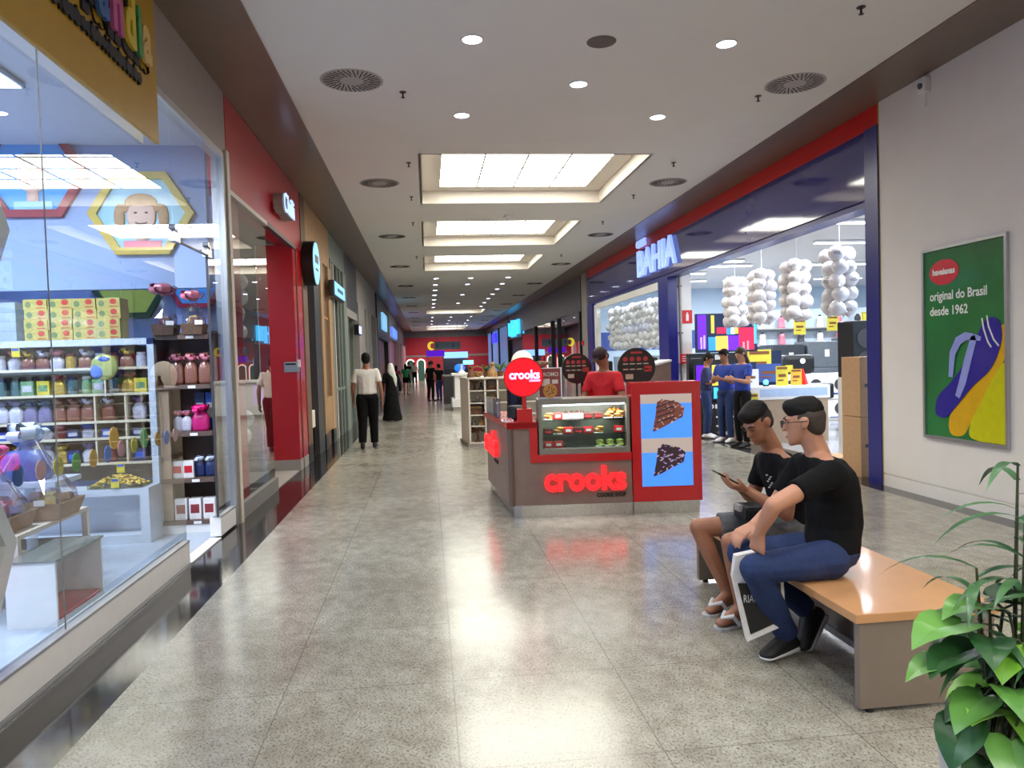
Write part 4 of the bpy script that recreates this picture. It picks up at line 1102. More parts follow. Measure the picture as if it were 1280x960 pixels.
# letters printed on some of the column balloons
m_print = mat('balloon_print', (40, 40, 44), rough=0.5, noise=0)
for o in [o for o in list(COL.objects) if str(o.get('group', '')).endswith('hanging column')]:
    if rng.random() < 0.62: continue
    a, e = rng.uniform(-2.7, -1.7), rng.uniform(-0.2, 0.3)
    d = Vector((math.cos(a) * math.cos(e), math.sin(a) * math.cos(e), math.sin(e)))
    o.rotation_euler = (0, 0, 0)
    rgt = Vector((-math.sin(a), math.cos(a), 0)); up_ = d.cross(rgt) if False else rgt.cross(d) * -1
    tw = rng.uniform(-0.9, 0.9)
    r_ = rgt * math.cos(tw) + up_ * math.sin(tw); u_ = up_ * math.cos(tw) - rgt * math.sin(tw)
    b = MB(); b.text('TCL', 0.055, facing(d * 0.117 - r_ * 0.045 - u_ * 0.02, r_, u_), 0.001)
    b.obj('print', m_print, o)
# televisions
m_scr = [mat('screen_' + n, c, rough=0.3, noise=0, emit=1.1) for n, c in (('violet', (92, 20, 230)), ('blue', (40, 130, 200)), ('yellow', (226, 190, 60)), ('crimson', (190, 20, 60)), ('teal', (60, 170, 200)), ('orange', (226, 160, 70)), ('white', (235, 235, 245)))]
def tv(name, label, c, W, H, cols):
    t = thing(name, label, 'television', c)
    b = MB(); b.box(-W / 2, W / 2, 0, 0.05, 0, H); b.obj('bezel', m_blk, t)
    b = MB(); b.box(-W / 2 + 0.01, W / 2 - 0.01, -0.003, 0, 0.012, H - 0.012)
    b.obj('screen', mat('screen_dark', (20, 30, 60), rough=0.2, noise=0, emit=0.5), t)
    b = MB()
    for (x0, x1, z0, z1, mi) in cols:
        b.mi = mi; b.box(-W / 2 + x0 * W, -W / 2 + x1 * W, -0.006, -0.003, z0 * H, z1 * H)
    b.obj('picture', m_scr, t)
    return t
C1 = [(0.03, 0.17, 0.1, 0.97, 0), (0.2, 0.32, 0.05, 0.4, 1), (0.32, 0.52, 0.05, 0.42, 5), (0.52, 0.7, 0.05, 0.42, 0), (0.7, 0.95, 0.05, 0.62, 3), (0.25, 0.3, 0.5, 0.95, 2), (0.34, 0.5, 0.48, 0.64, 3), (0.5, 0.56, 0.45, 0.62, 1), (0.57, 0.63, 0.46, 0.63, 6), (0.64, 0.69, 0.47, 0.65, 2), (0.95, 0.99, 0.2, 0.7, 4), (0.07, 0.10, 0.1, 0.4, 6), (0.12, 0.15, 0.1, 0.45, 6), (0.76, 0.79, 0.05, 0.25, 6), (0.83, 0.86, 0.05, 0.28, 6)]
tv('television', 'upper television showing bright violet, yellow and crimson shapes in store', (5.98, 14.4, 1.57), 1.28, 0.78, C1)
tv('television', 'lower television showing violet and blue shapes behind the store staff', (5.86, 14.2, 0.62), 1.28, 0.74, [(0.03, 0.2, 0.08, 0.95, 0), (0.28, 0.45, 0.4, 0.95, 2), (0.3, 0.44, 0.05, 0.35, 4), (0.5, 0.7, 0.05, 0.5, 0), (0.5, 0.62, 0.55, 0.9, 1), (0.07, 0.1, 0.1, 0.4, 6), (0.75, 0.95, 0.1, 0.8, 3)])
t = thing('display_stand', 'black television display stand with white slogan lettering by the entrance', 'display stand', (5.92, 14.5, 0))
b = MB(); b.box(-0.72, 0.7, -0.05, 0.1, 0, 1.56); b.box(-0.72, 0.7, -0.36, -0.05, 0, 0.58); b.obj('body', m_blk, t)
b = MB(); b.text('GO BIG', 0.13, facing((-0.42, -0.062, 1.43), (1, 0, 0), (0, 0, 1)), 0.004, bold=0.006); b.obj('slogan_lettering', m_white, t)
b = MB(); b.text('GO BIG', 0.1, facing((-0.5, -0.37, 0.47), (1, 0, 0), (0, 0, 1)), 0.004, bold=0.006); b.obj('slogan_lettering', m_white, t)
b = MB()
for z in (0.1, 0.28):
    for x in (-0.55, -0.3, 0.0, 0.3): b.box(x, x + 0.1, -0.366, -0.361, z, z + 0.03)
b.obj('small_print', m_white, t)
b = MB(); b.text('IT\'S TIME', 0.06, facing((-0.68, -0.062, 1.45), (1, 0, 0), (0, 0, 1)), 0.002) if False else b.box(-0.68, -0.46, -0.064, -0.06, 1.455, 1.47); b.obj('small_line', m_grey, t)
# second black television with yellow poster right of staff
tv('television', 'black television turned off with yellow price poster behind the staff', (6.75, 14.6, 0.82), 0.95, 0.75, [])
def price_sign(x, y, z, w, h, label, col=None, red=True, rot=0.0):
    t = thing('price_sign', label, 'price sign', (x, y, z), rot)
    b = MB(); b.box(-w / 2, w / 2, 0, 0.006, 0, h); b.obj('card', col or m_yell, t)
    b = MB()
    if red: b.box(-w * 0.42, w * 0.42, -0.003, 0, h * 0.84, h * 0.95)
    b.box(-w * 0.3, w * 0.3, -0.003, 0, h * 0.45, h * 0.6); b.box(-w * 0.35, w * 0.1, -0.003, 0, h * 0.25, h * 0.32)
    b.obj('print', mat('price_print', (120, 70, 30), rough=0.5), t)
    return t
price_sign(6.66, 14.4, 1.0, 0.5, 0.6, 'large yellow price poster on the dark television behind staff')
# sales counter
t = thing('sales_counter', 'sales counter with white top band and tan front behind the sitting men', 'counter', (6.05, 12.0, 0))
b = MB(); b.box(-0.72, 0.72, 0.02, 0.6, 0, 0.74); b.obj('body', m_tan, t)
b = MB(); b.box(-0.75, 0.75, 0, 0.62, 0.74, 0.96); b.obj('top_band', m_white, t)
b = MB(); b.box(-0.5, 0.7, -0.004, 0, 0.79, 0.92); b.obj('blue_label', mat('pale_blue_label', (170, 190, 220), rough=0.5), t)
price_sign(5.42, 11.97, 0.5, 0.16, 0.36, 'yellow price strip hanging on the left end of counter')
price_sign(6.02, 12.15, 0.96, 0.22, 0.34, 'leaning yellow price sign on the counter')
price_sign(6.30, 12.2, 0.96, 0.2, 0.28, 'orange price sign on the counter beside a red cone', mat('orange_card', (226, 170, 50), rough=0.5))
price_sign(5.52, 12.3, 0.96, 0.3, 0.3, 'white sheet with dark print standing on the counter', m_wbag, False)
price_sign(5.95, 12.5, 1.02, 0.46, 0.32, 'blue offer board standing behind the counter signs', m_bluewall, False)
b = MB(); b.cyl((6.5, 12.35, 0.96), (6.5, 12.35, 1.24), 0.1, 0.01, seg=4)
tag(b.obj('red_cone', m_redb), 'small red pyramid standing on the counter', 'cone')
t = thing('gadget_light', 'small glowing blue gadget on the counter', 'gadget', (5.75, 12.2, 0.96))
b = MB(); b.lathe([(0.05, 0), (0.05, 0.02), (0.03, 0.03)], seg=12); b.obj('foot', m_blk, t)
b = MB(); b.sph((0, 0, 0.07), 0.045); b.obj('glow', mat('glow_cyan', (90, 220, 250), noise=0, emit=2.5), t)
# refrigerators
m_fr = mat('fridge_steel', (120, 126, 132), rough=0.3, metal=0.5, noise=0.06)
def fridge(x, y, w, h, label, mm):
    t = thing('refrigerator', label, 'refrigerator', (x, y, 0))
    b = MB(); b.box(-w / 2, w / 2, 0.03, 0.68, 0.03, h, bevel=0.01); b.obj('body', mm, t)
    b = MB(); b.box(-w / 2 + .004, w / 2 - .004, -0.02, 0.028, 0.06, h * 0.62, bevel=0.008); d = b.obj('lower_door', mm, t)
    b = MB(); b.box(-w / 2 + 0.04, -w / 2 + 0.06, -0.06, -0.02, h * 0.35, h * 0.6); b.obj('handle', m_steel, d)
    b = MB(); b.box(-w / 2 + .004, w / 2 - .004, -0.02, 0.028, h * 0.63, h - 0.01, bevel=0.008); d = b.obj('upper_door', mm, t)
    b = MB(); b.box(-w / 2 + 0.04, -w / 2 + 0.06, -0.06, -0.02, h * 0.65, h * 0.8); b.obj('handle', m_steel, d)
    b = MB(); b.box(0.0, 0.12, -0.026, -0.021, h * 0.78, h * 0.88); b.obj('sticker', m_wbag, d)
m_frd = mat('fridge_dark', (70, 74, 80), rough=0.3, metal=0.5, noise=0.06)
fridge(9.0, 17.8, 0.85, 1.72, 'dark grey refrigerator, leftmost of the row', m_frd)
fridge(9.95, 17.8, 0.9, 1.78, 'grey refrigerator in the middle of the row', m_fr)
fridge(10.95, 17.8, 0.85, 1.86, 'silver refrigerator, second from right in row', m_fr)
fridge(11.8, 17.8, 0.75, 1.86, 'silver refrigerator at right end of the row', m_frd)
price_sign(11.0, 17.7, 0.62, 0.36, 0.26, 'yellow price card on the silver refrigerator')
for i, (x, z) in enumerate(((9.05, 1.95), (9.9, 2.02), (10.8, 2.1), (11.9, 2.22))):
    price_sign(x, 17.3, z, 0.30, 0.36, 'yellow square price card hung over the appliances, %s from left' % ('first', 'second', 'third', 'fourth')[i])
    t = thing('card_wire', 'thin wire holding up the %s yellow price card' % ('first', 'second', 'third', 'fourth')[i], 'wire', (x, 17.303, 0))
    b = MB(); b.cyl((0, 0, z + 0.36), (0, 0, 3.72), 0.004, seg=6); b.obj('wire', m_grey, t)
# shelf wall of small appliances on top of a gondola
t = thing('display_rack', 'long pale display rack of small appliances behind the refrigerators', 'shelf', (10.8, 19.2, 0))
b = MB(); b.box(-2.6, 2.4, 0.3, 0.34, 0, 2.7); b.obj('back', m_palewall, t)
for z in (1.7, 2.15):
    b = MB(); b.box(-2.6, 2.4, 0, 0.3, z, z + 0.03); b.obj('shelf_board', m_lgrey, t)
k = 0
for z in (1.73, 2.18):
    for i in range(9):
        x = 10.8 - 2.3 + i * 0.55
        lab = 'small %s appliance on the %s wall shelf of the store' % (('dark', 'white', 'pink')[k % 3], 'upper' if z > 2 else 'lower')
        t = thing('small_appliance', lab, 'appliance', (x, 19.35, z + 0.002), 0, '%s appliances on the %s wall shelf' % (('dark', 'white', 'pink')[k % 3], 'upper' if z > 2 else 'lower'))
        b = MB(); b.lathe([(0.09, 0), (0.1, 0.02), (0.08, 0.16), (0.085, 0.24), (0.06, 0.3)], seg=12); b.obj('body', (m_dkgrey, m_wbag, m_pink)[k % 3], t)
        b = MB(); b.cyl((0, 0, 0.3), (0, 0, 0.34), 0.05, 0.03); b.obj('lid', m_blk, t)
        k += 1
# stands with boxed small appliances
def stand(x, y, w, d, h, label):
    t = thing('display_table', label, 'table', (x, y, 0))
    b = MB(); b.box(-w / 2, w / 2, 0, d, h - 0.03, h); b.obj('table_top', m_lgrey, t)
    b = MB(); b.box(-w / 2 + 0.06, w / 2 - 0.06, 0.04, d - 0.04, h * 0.3, h * 0.3 + 0.02); b.obj('lower_shelf', m_lgrey, t)
    for sx in (-w / 2 + 0.03, w / 2 - 0.03):
        for sy in (0.03, d - 0.03):
            b = MB(); b.box(sx - 0.02, sx + 0.02, sy - 0.02, sy + 0.02, 0, h - 0.03); b.obj('leg', m_lgrey, t)
stand(7.75, 13.4, 1.7, 0.6, 0.62, 'grey metal display table behind the counter')
t = thing('air_fryer', 'black air fryer on the grey display table', 'appliance', (7.5, 13.6, 0.62))
b = MB(); b.box(-0.22, 0.22, -0.14, 0.18, 0, 0.3, bevel=0.05); b.obj('body', m_blk, t)
b = MB(); b.box(-0.05, 0.05, -0.24, -0.14, 0.1, 0.15, bevel=0.01); b.obj('handle', m_steel, t)
t = thing('toaster', 'silver toaster on the grey display table', 'appliance', (8.2, 13.6, 0.62))
b = MB(); b.box(-0.15, 0.15, -0.1, 0.1, 0, 0.2, bevel=0.03); b.obj('body', m_steel, t)
b = MB(); b.box(-0.1, 0.1, -0.03, -0.01, 0.2, 0.203); b.box(-0.1, 0.1, 0.02, 0.04, 0.2, 0.203); b.obj('slots', m_blk, t)
t = thing('backpack_display', 'black machine with yellow tag on box pile behind the counter', 'appliance', (8.0, 15.5, 1.05))
b = MB(); b.box(-0.35, 0.35, -0.2, 0.2, 0, 0.42, bevel=0.1); b.obj('body', m_blk, t)
b = MB(); b.box(-0.34, -0.18, -0.215, -0.2, 0.05, 0.2); b.obj('tag', m_yell, t)
b = MB(); b.cyl((0.05, -0.2, 0.28), (0.05, -0.215, 0.28), 0.06); b.obj('dial', m_white, t)
for i, (x, z) in enumerate(((7.2, 0), (7.2, 0.52), (7.75, 0), (7.75, 0.52), (8.3, 0), (8.3, 0.52), (8.85, 0), (8.85, 0.52))):
    t = thing('appliance_box', 'white appliance box with round dark picture, %s of pile %s from left' % ('top' if z else 'bottom', ('first', 'second', 'third', 'fourth')[i // 2]), 'box', (x, 15.5, z))
    b = MB(); b.box(-0.27, 0.27, -0.25, 0.25, 0, 0.52, bevel=0.004); b.obj('carton', m_wbag, t)
    b = MB(); b.cyl((0.02, -0.25, 0.28), (0.02, -0.256, 0.28), 0.13, seg=18); b.obj('picture', m_dkgrey, t)
    b = MB(); b.box(-0.22, 0.2, -0.254, -0.25, 0.06, 0.1); b.obj('print', m_bluewall, t)
stand(8.6, 11.8, 1.4, 0.6, 0.5, 'low grey display table near the cardboard boxes')
for i, (x, lb) in enumerate(((8.2, 'first'), (8.6, 'second'), (9.0, 'third'))):
    t = thing('kettle', 'dark kettle on the low display table, %s from left' % lb, 'kettle', (x, 12.1, 0.5))
    b = MB(); b.lathe([(0.1, 0), (0.11, 0.03), (0.09, 0.15), (0.06, 0.2), (0.02, 0.22)], seg=14); b.obj('body', m_dkgrey, t)
    b = MB(); b.tube([(0.09, 0, 0.17), (0.15, 0, 0.16), (0.16, 0, 0.08), (0.11, 0, 0.04)], 0.012, 6); b.obj('handle', m_blk, t)
# tall cardboard boxes at the near end of the entrance
m_card = mat('cardboard', (186, 146, 106), rough=0.75, noise=0.06, scale=20)
for i, (x, n_) in enumerate(((5.24, 'left'), (5.43, 'right'))):
    for j in range(2):
        t = thing('tall_carton', 'tall narrow cardboard carton, %s of the pair at %s' % ('upper' if j else 'lower', n_), 'box', (x, 8.62, 0.0 + 0.73 * j))
        b = MB(); b.box(-0.088, 0.088, -0.2, 0.2, 0, 0.725, bevel=0.004); b.obj('carton', m_card, t)
        b = MB(); b.box(-0.03, 0.03, -0.204, -0.2, 0.36, 0.4); b.obj('hand_hole', m_dkgrey, t)
        if i == 1 and j == 0:
            b = MB(); b.box(-0.06, 0.07, -0.204, -0.2, 0.45, 0.68); b.obj('label', m_wbag, t)
t = thing('flat_carton', 'low cardboard carton lying on floor behind the tall ones', 'box', (5.3, 9.3, 0))
b = MB(); b.box(-0.3, 0.25, -0.2, 0.25, 0, 0.14, bevel=0.004); b.obj('carton', m_card, t)
b = MB(); b.box(-0.03, 0.0, -0.202, 0.25, 0.02, 0.142); b.obj('tape', m_tan, t)
t = thing('speaker_tower', 'tall black party speaker with yellow tag beside the navy post', 'speaker', (6.1, 10.0, 0))
b = MB(); b.box(-0.2, 0.2, -0.2, 0.2, 1.15, 1.95, bevel=0.02); b.obj('cabinet', m_blk, t)
b = MB(); b.box(-0.2, 0.2, -0.2, 0.2, 0, 1.15); b.obj('pedestal', m_white, t)
b = MB(); b.box(-0.05, 0.1, -0.21, -0.2, 1.96 - 0.01, 2.05); b.obj('tag', m_yell, t)
for z in (1.38, 1.7):
    b = MB(); b.cyl((0, -0.2, z), (0, -0.212, z), 0.14, seg=18); b.obj('driver', m_dkgrey, t)
# tall chairs/bottles glimpsed under the balloon wall
t = thing('low_display_wall', 'pale display partition below the balloon wall in the store', 'partition', (5.7, 19.5, 0))
b = MB(); b.box(0, 0.06, -3.2, 3.0, 0, 1.55); b.obj('panel', m_palewall, t)
b = MB()
for i in range(8): b.box(-0.01, 0, -2.6 + i * 0.6, -2.25 + i * 0.6, 1.2, 1.5)
b.obj('dark_prints', m_dkgrey, t)
# ---------------------------------------------------------------- far right shops
m_farfascia = mat('slate_fascia', (74, 74, 84), rough=0.3, noise=0.05)
m_neon = mat('neon_cyan', (60, 190, 255), rough=0.4, noise=0, emit=1.6)
m_bluepane = mat('blue_lit_panel', (90, 140, 200), rough=0.3, noise=0.25, scale=1.2, emit=0.45)
t = thing('grey_pier', 'grey wall pier at the far end of the navy store portal', 'pier')
b = MB(); b.box(5.08, 5.28, 23.35, 24.14, 0, ZC - 0.02); b.obj('pier', m_lgrey, t)
b = MB(); b.box(5.03, 5.08, 23.9, 24.05, 1.95, 2.1); b.obj('call_point', m_redb, t)
t = thing('glass_shop_front', 'glass shop front reflecting lights beyond the navy store', 'shop front')
b = MB(); b.box(5.12, 5.4, 24.45, 40.5, 3.1, ZC - 0.02); b.obj('fascia', m_farfascia, t)
for y in (24.6, 28.9, 30.4, 35.2):
    b = MB(); b.box(5.1, 5.25, y, y + 0.15, 0, 3.1); b.obj('mullion', m_blk, t)
for (y0, y1) in ((24.75, 28.9), (29.05, 30.4), (30.55, 35.2), (35.35, 40.4)):
    b = MB(); b.faces([(5.18, y0, 0), (5.18, y1, 0), (5.18, y1, 3.1), (5.18, y0, 3.1)], [(0, 1, 2, 3)]); b.obj('glass_pane', glass('dim_glass', (190, 200, 210), refl=2.5), t)
b = MB(); b.box(8.5, 8.6, 24.3, Y1, 0, 4.2); b.box(5.4, 8.5, 24.16, 24.3, 0, 4.2); struct('wall_far_shop', b, mat('slate_wall', (96, 104, 116), rough=0.6))
r3 = random.Random(9)
for i in range(9):
    x, y = r3.uniform(5.9, 7.2), 25.3 + i * 1.55
    col = [(90, 150, 200), (60, 110, 120), (170, 70, 80), (200, 190, 180), (120, 160, 190), (200, 200, 220)][i % 6]
    nm_ = ['sky blue', 'teal', 'dull red', 'cream', 'pale blue', 'white'][i % 6]
    t = thing('mannequin', 'shop mannequin in a %s top behind the far right glass' % nm_, 'mannequin', (x, y, 0), 0, '%s mannequins in the far right window' % nm_)
    b = MB(); b.lathe([(0.12, 0.95), (0.19, 1.05), (0.16, 1.25), (0.22, 1.45), (0.08, 1.55), (0.05, 1.6), (0.09, 1.68), (0.1, 1.75), (0.04, 1.85)], seg=12); b.obj('torso', mat('cloth_' + nm_, col, rough=0.7), t, smooth=True)
    b = MB(); b.cyl((0.08, 0, 0.02), (0.08, 0, 0.97), 0.05, 0.09); b.cyl((-0.08, 0, 0.02), (-0.08, 0, 0.97), 0.05, 0.09); b.obj('legs', m_dkgrey, t)
    b = MB(); b.cyl((0, 0, 0), (0, 0, 0.02), 0.2, seg=16); b.obj('foot_plate', m_steel, t)
shop_lamp(6.6, 27, 3.4, 60, 'ceiling lamp in the first far right glass shop', (0.8, 0.9, 1)); shop_lamp(6.6, 33, 3.4, 60, 'ceiling lamp farther inside the far right glass shop', (0.8, 0.9, 1))
t = thing('neon_shop_front', 'dark shop front with bright cyan neon lettering far right', 'shop front')
b = MB(); b.box(5.15, 5.4, 40.6, 47, 2.8, ZC - 0.02); b.obj('fascia', m_farfascia, t)
b = MB(); b.box(5.3, 5.35, 40.8, 47, 0, 2.8); b.obj('dark_opening', m_blk, t)
b = MB()
for k, (y0, y1, z0, z1) in enumerate(((45.6, 46.0, 3.0, 3.8), (44.6, 45.6, 3.0, 3.15), (44.2, 44.5, 2.9, 3.9), (43.2, 44.2, 3.4, 3.55), (42.9, 43.2, 2.9, 3.85), (41.6, 42.6, 3.65, 3.8), (41.9, 42.2, 3.0, 3.7), (41.0, 41.3, 3.0, 3.8))): b.box(5.0, 5.14, y0, y1, z0, z1)
b.obj('neon_lettering', m_neon, t)
t = thing('blue_panel_shop_front', 'pale blue lit panel shop front at the far right end', 'shop front')
b = MB(); b.box(5.12, 5.4, 47.1, Y1, 3.85, ZC - 0.02); b.obj('fascia', m_farfascia, t)
for (y0, y1) in ((47.2, 53.5), (53.9, 59.5), (59.9, 64)):
    b = MB(); b.box(5.2, 5.3, y0, y1, 0.3, 3.8); b.obj('lit_panel', m_bluepane, t)
for y in (53.5, 59.5, 47.1):
    b = MB(); b.box(5.1, 5.35, y, y + 0.4, 0, 3.85); b.obj('mullion', m_blk, t)
b = MB(); b.box(5.05, 5.1, 55, 58.5, 2.9, 3.6); b.obj('blue_sign', mat('deep_blue_sign', (30, 30, 230), noise=0, emit=1.5), t)
# ---------------------------------------------------------------- poster and wall box
t = thing('advert_poster', 'framed green sandal advertisement poster on the cream wall', 'poster', (XR, 6.57, 1.58))
def pw(y, z, x=0.0): return (x, y, z)
b = MB(); W2, H2 = 0.565, 0.955
for (y0, y1, z0, z1) in ((-W2, W2, H2 - 0.03, H2), (-W2, W2, -H2, -H2 + 0.03), (-W2, -W2 + 0.03, -H2 + .03, H2 - .03), (W2 - 0.03, W2, -H2 + .03, H2 - .03)): b.box(-0.03, 0, y0, y1, z0, z1)
b.obj('frame', m_alu, t)
b = MB(); b.box(-0.012, 0, -W2 + 0.03, W2 - 0.03, -H2 + 0.03, H2 - 0.03); b.obj('green_print', mat('poster_green', (36, 118, 60), rough=0.25, noise=0.2, scale=1.5, coat=0.3), t)
PM = facing((-0.012, 0, 0), (0, -1, 0), (0, 0, 1))
def blob2(pts, d, n=5):
    """closed smooth outline through pts (Catmull-Rom)"""
    out = []
    k = len(pts)
    for i in range(k):
        p0, p1, p2, p3 = [Vector(pts[(i + j - 1) % k]) for j in range(4)]
        for s in range(n):
            u = s / n
            out.append(tuple(0.5 * ((2 * p1) + (-p0 + p2) * u + (2 * p0 - 5 * p1 + 4 * p2 - p3) * u * u + (-p0 + 3 * p1 - 3 * p2 + p3) * u ** 3)))
    return out
XM = 0.532
def clipx(poly): return [(min(p[0], XM), max(min(p[1], 0.922), -0.922)) for p in poly]
b = MB(); b.prism(clipx(blob2([(-0.20, -0.84), (-0.14, -0.9), (0.0, -0.88), (0.1, -0.75), (0.34, -0.42), (0.53, -0.12), (0.53, 0.12), (0.45, 0.12), (0.25, -0.1), (0.0, -0.4), (-0.18, -0.7)], 5)), PM, 0.002); b.obj('yellow_sole', mat('poster_gold', (222, 172, 20), rough=0.3), t)
b = MB(); b.prism(clipx(blob2([(0.08, -0.88), (0.2, -0.92), (0.42, -0.92), (0.53, -0.9), (0.53, -0.5), (0.53, -0.2), (0.4, -0.3), (0.2, -0.6), (0.1, -0.75)], 5)), PM @ Matrix.Translation((0, 0, 0.0025)), 0.002); b.obj('lime_sole', mat('poster_lime', (206, 204, 10), rough=0.3), t)
b = MB(); b.prism(clipx(blob2([(-0.39, -0.66), (-0.36, -0.72), (-0.24, -0.73), (-0.1, -0.62), (0.12, -0.42), (0.36, -0.24), (0.48, -0.02), (0.48, 0.15), (0.40, 0.22), (0.28, 0.18), (0.16, 0.0), (0.02, -0.2), (-0.16, -0.38), (-0.34, -0.52)], 5)), PM @ Matrix.Translation((0, 0, 0.005)), 0.003); b.obj('blue_sandal', mat('poster_blue', (40, 34, 150), rough=0.25, coat=0.3), t)
b = MB()
def band(pts, w):
    n = len(pts); L, Rr = [], []
    for i in range(n):
        a, c = Vector(pts[max(i - 1, 0)]), Vector(pts[min(i + 1, n - 1)])
        d = (c - a).normalized(); nn = Vector((-d.y, d.x))
        ww = w[i] if isinstance(w, list) else w
        L.append(Vector(pts[i]) + nn * ww); Rr.append(Vector(pts[i]) - nn * ww)
    for i in range(n - 1):
        b.prism([tuple(L[i]), tuple(L[i + 1]), tuple(Rr[i + 1]), tuple(Rr[i])], PM @ Matrix.Translation((0, 0, 0.0085)), 0.003)
band([(-0.07, -0.52), (0.0, -0.38), (0.08, -0.15), (0.15, 0.03), (0.14, 0.06)], [0.03, 0.045, 0.045, 0.04, 0.03])
band([(-0.16, -0.33), (-0.13, -0.1), (-0.05, 0.02), (0.05, 0.06), (0.15, 0.05), (0.24, 0.03)], [0.03, 0.04, 0.045, 0.04, 0.03, 0.02])
b.obj('strap', mat('poster_strap', (150, 160, 226), rough=0.3), t)
b = MB(); band([(0.26, 0.22), (0.28, 0.12), (0.33, 0.0), (0.37, -0.05)], 0.008); band([(0.32, 0.24), (0.34, 0.14), (0.4, 0.02), (0.46, -0.04)], 0.008); b.obj('white_stripes', m_white, t)
b = MB(); b.prism([(-0.25 + 0.21 * math.cos(2 * PI * i / 28), 0.70 + 0.125 * math.sin(2 * PI * i / 28)) for i in range(28)], PM, 0.004); b.obj('red_oval', mat('poster_red', (214, 40, 60), rough=0.3), t)
m_wtxt = mat('poster_white', (236, 240, 236), rough=0.4, noise=0)
b = MB(); b.text('havaianas', 0.085, PM @ Matrix.Translation((-0.41, 0.68, 0.006)), 0.001, bold=0.003); b.obj('logo_lettering', m_wtxt, t)
b = MB(); b.text('original do Brasil', 0.125, PM @ Matrix.Translation((-0.46, 0.43, 0.002)), 0.001, bold=0.002, squeeze=0.92); b.obj('lettering', m_wtxt, t)
b = MB(); b.text('desde 1962', 0.125, PM @ Matrix.Translation((-0.46, 0.28, 0.002)), 0.001, bold=0.002, squeeze=0.92)
b.obj('lettering', m_wtxt, t)
t = thing('wall_camera', 'small white box camera high on the cream wall', 'camera', (XR, 7.05, 4.17))
b = MB(); b.box(-0.07, 0, -0.06, 0.06, -0.07, 0.08, bevel=0.012); b.obj('housing', m_white, t)
b = MB(); b.cyl((-0.07, 0, 0.0), (-0.085, 0, -0.004), 0.03); b.obj('lens', m_dkgrey, t)
b = MB(); b.cyl((-0.02, 0, -0.07), (-0.02, 0, -0.2), 0.008); b.obj('cable_tail', m_white, t)
# ================================================================ cookie kiosk
m_lam = mat('taupe_laminate', (128, 106, 96), rough=0.4, noise=0.12, scale=5)
m_glow = mat('red_glow', (255, 30, 36), rough=0.4, noise=0, emit=1.6)
m_glowd = mat('red_disc_light', (230, 8, 30), rough=0.3, noise=0, emit=0.75)
m_lilac_l = mat('lilac_letter_light', (214, 190, 255), rough=0.4, noise=0, emit=1.8)
KA = math.radians(-5.5)
K = thing('cookie_kiosk', 'taupe and red cookie kiosk with glass showcase and glowing red letters', 'kiosk', (0.76, 7.19, 0), KA)
XZ = facing((0, 0, 0), (1, 0, 0), (0, 0, 1))
b = MB()
b.prism([(0, 0.12), (1.19, 0.12), (1.19, 0.55), (0.25, 0.55), (0.25, 0.88), (0, 0.88)], XZ @ Matrix.Translation((0, 0, -0.06)), 0.06)
b.prism([(0.0, 0.0), (0.06, 0.06), (-0.19, 1.68), (-0.25, 1.68)], Matrix.Translation((0, 0, 0.12)), 0.76)
b.box(0.06, 1.19, 0.45, 0.5, 0.12, 0.9); b.box(0.40, 1.87, 1.5, 1.6, 0.12, 0.9); b.box(1.82, 1.87, 0.3, 1.5, 0.12, 0.9)
b.obj('body', m_lam, K)
b = MB(); b.cyl((0.012, 0.012, 0.12), (0.012, 0.012, 0.88), 0.03, seg=16); b.obj('corner_post', mat('taupe_post', (104, 84, 76), rough=0.4), K)
b = MB()
b.prism([(0.03, 0.02), (0.1, -0.004), (1.19, -0.004), (1.19, 0.06), (0.1, 0.06), (-0.16, 1.66), (-0.22, 1.66)], Matrix.Translation((0, 0, 0)), 0.12)
b.obj('kick_plate', m_steel, K)
b = MB(); b.prism([(1.0 * x, z) for x, z in ((-0.02, 0.875), (0.2, 0.875), (0.2, 0.54), (1.19, 0.54), (1.19, 0.615), (0.275, 0.615), (0.275, 0.94), (-0.02, 0.94))], XZ @ Matrix.Translation((0, 0, -0.03)), 0.05)
b.obj('red_trim', m_red, K)
b = MB(); b.prism([(-0.02, -0.02), (0.275, -0.02), (0.275, 0.46), (0.3, 0.5), (0.2, 1.7), (-0.28, 1.7)], Matrix.Translation((0, 0, 0.88)), 0.055)
b.obj('counter_top', m_red, K)
b = MB(); b.box(0.9, 1.4, 1.5, 1.62, 0.9, 1.2); b.box(0.4, 1.85, 1.42, 1.66, 0.9, 0.94); b.obj('rear_counter', m_red, K)
def fit_text(b, s, width, M, ext, bold, size):
    tmp = MB(); tmp.text(s, size, Matrix.Identity(4), ext, bold=bold)
    xs = [v.co.x for v in tmp.bm.verts]; w_ = max(xs) - min(xs); x0 = min(xs); tmp.bm.free()
    b.text(s, size, M @ Matrix.Translation((-x0 * width / w_, 0, 0)), ext, bold=bold, squeeze=width / w_)
b = MB(); fit_text(b, 'crooks', 0.80, XZ @ Matrix.Translation((0.33, 0.265, 0.022)), 0.02, 0.011, 0.32); b.obj('glowing_letters', m_glow, K)
b = MB(); fit_text(b, 'COOKIE SHOP', 0.29, XZ @ Matrix.Translation((0.84, 0.185, 0.004)), 0.003, 0.002, 0.055); b.obj('small_lettering', m_blk, K)
SM = facing((-0.025, 0.15, 0), Vector((0.25, -1.68, 0)), (0, 0, 1))
b = MB(); fit_text(b, 'crooks', 0.86, SM @ Matrix.Translation((-1.46, 0.52, 0.022)), 0.02, 0.011, 0.36); b.obj('glowing_letters', m_glow, K)
b = MB(); fit_text(b, 'COOKIE SHOP', 0.29, SM @ Matrix.Translation((-0.9, 0.43, 0.006)), 0.003, 0.002, 0.055); b.obj('small_lettering', m_blk, K)
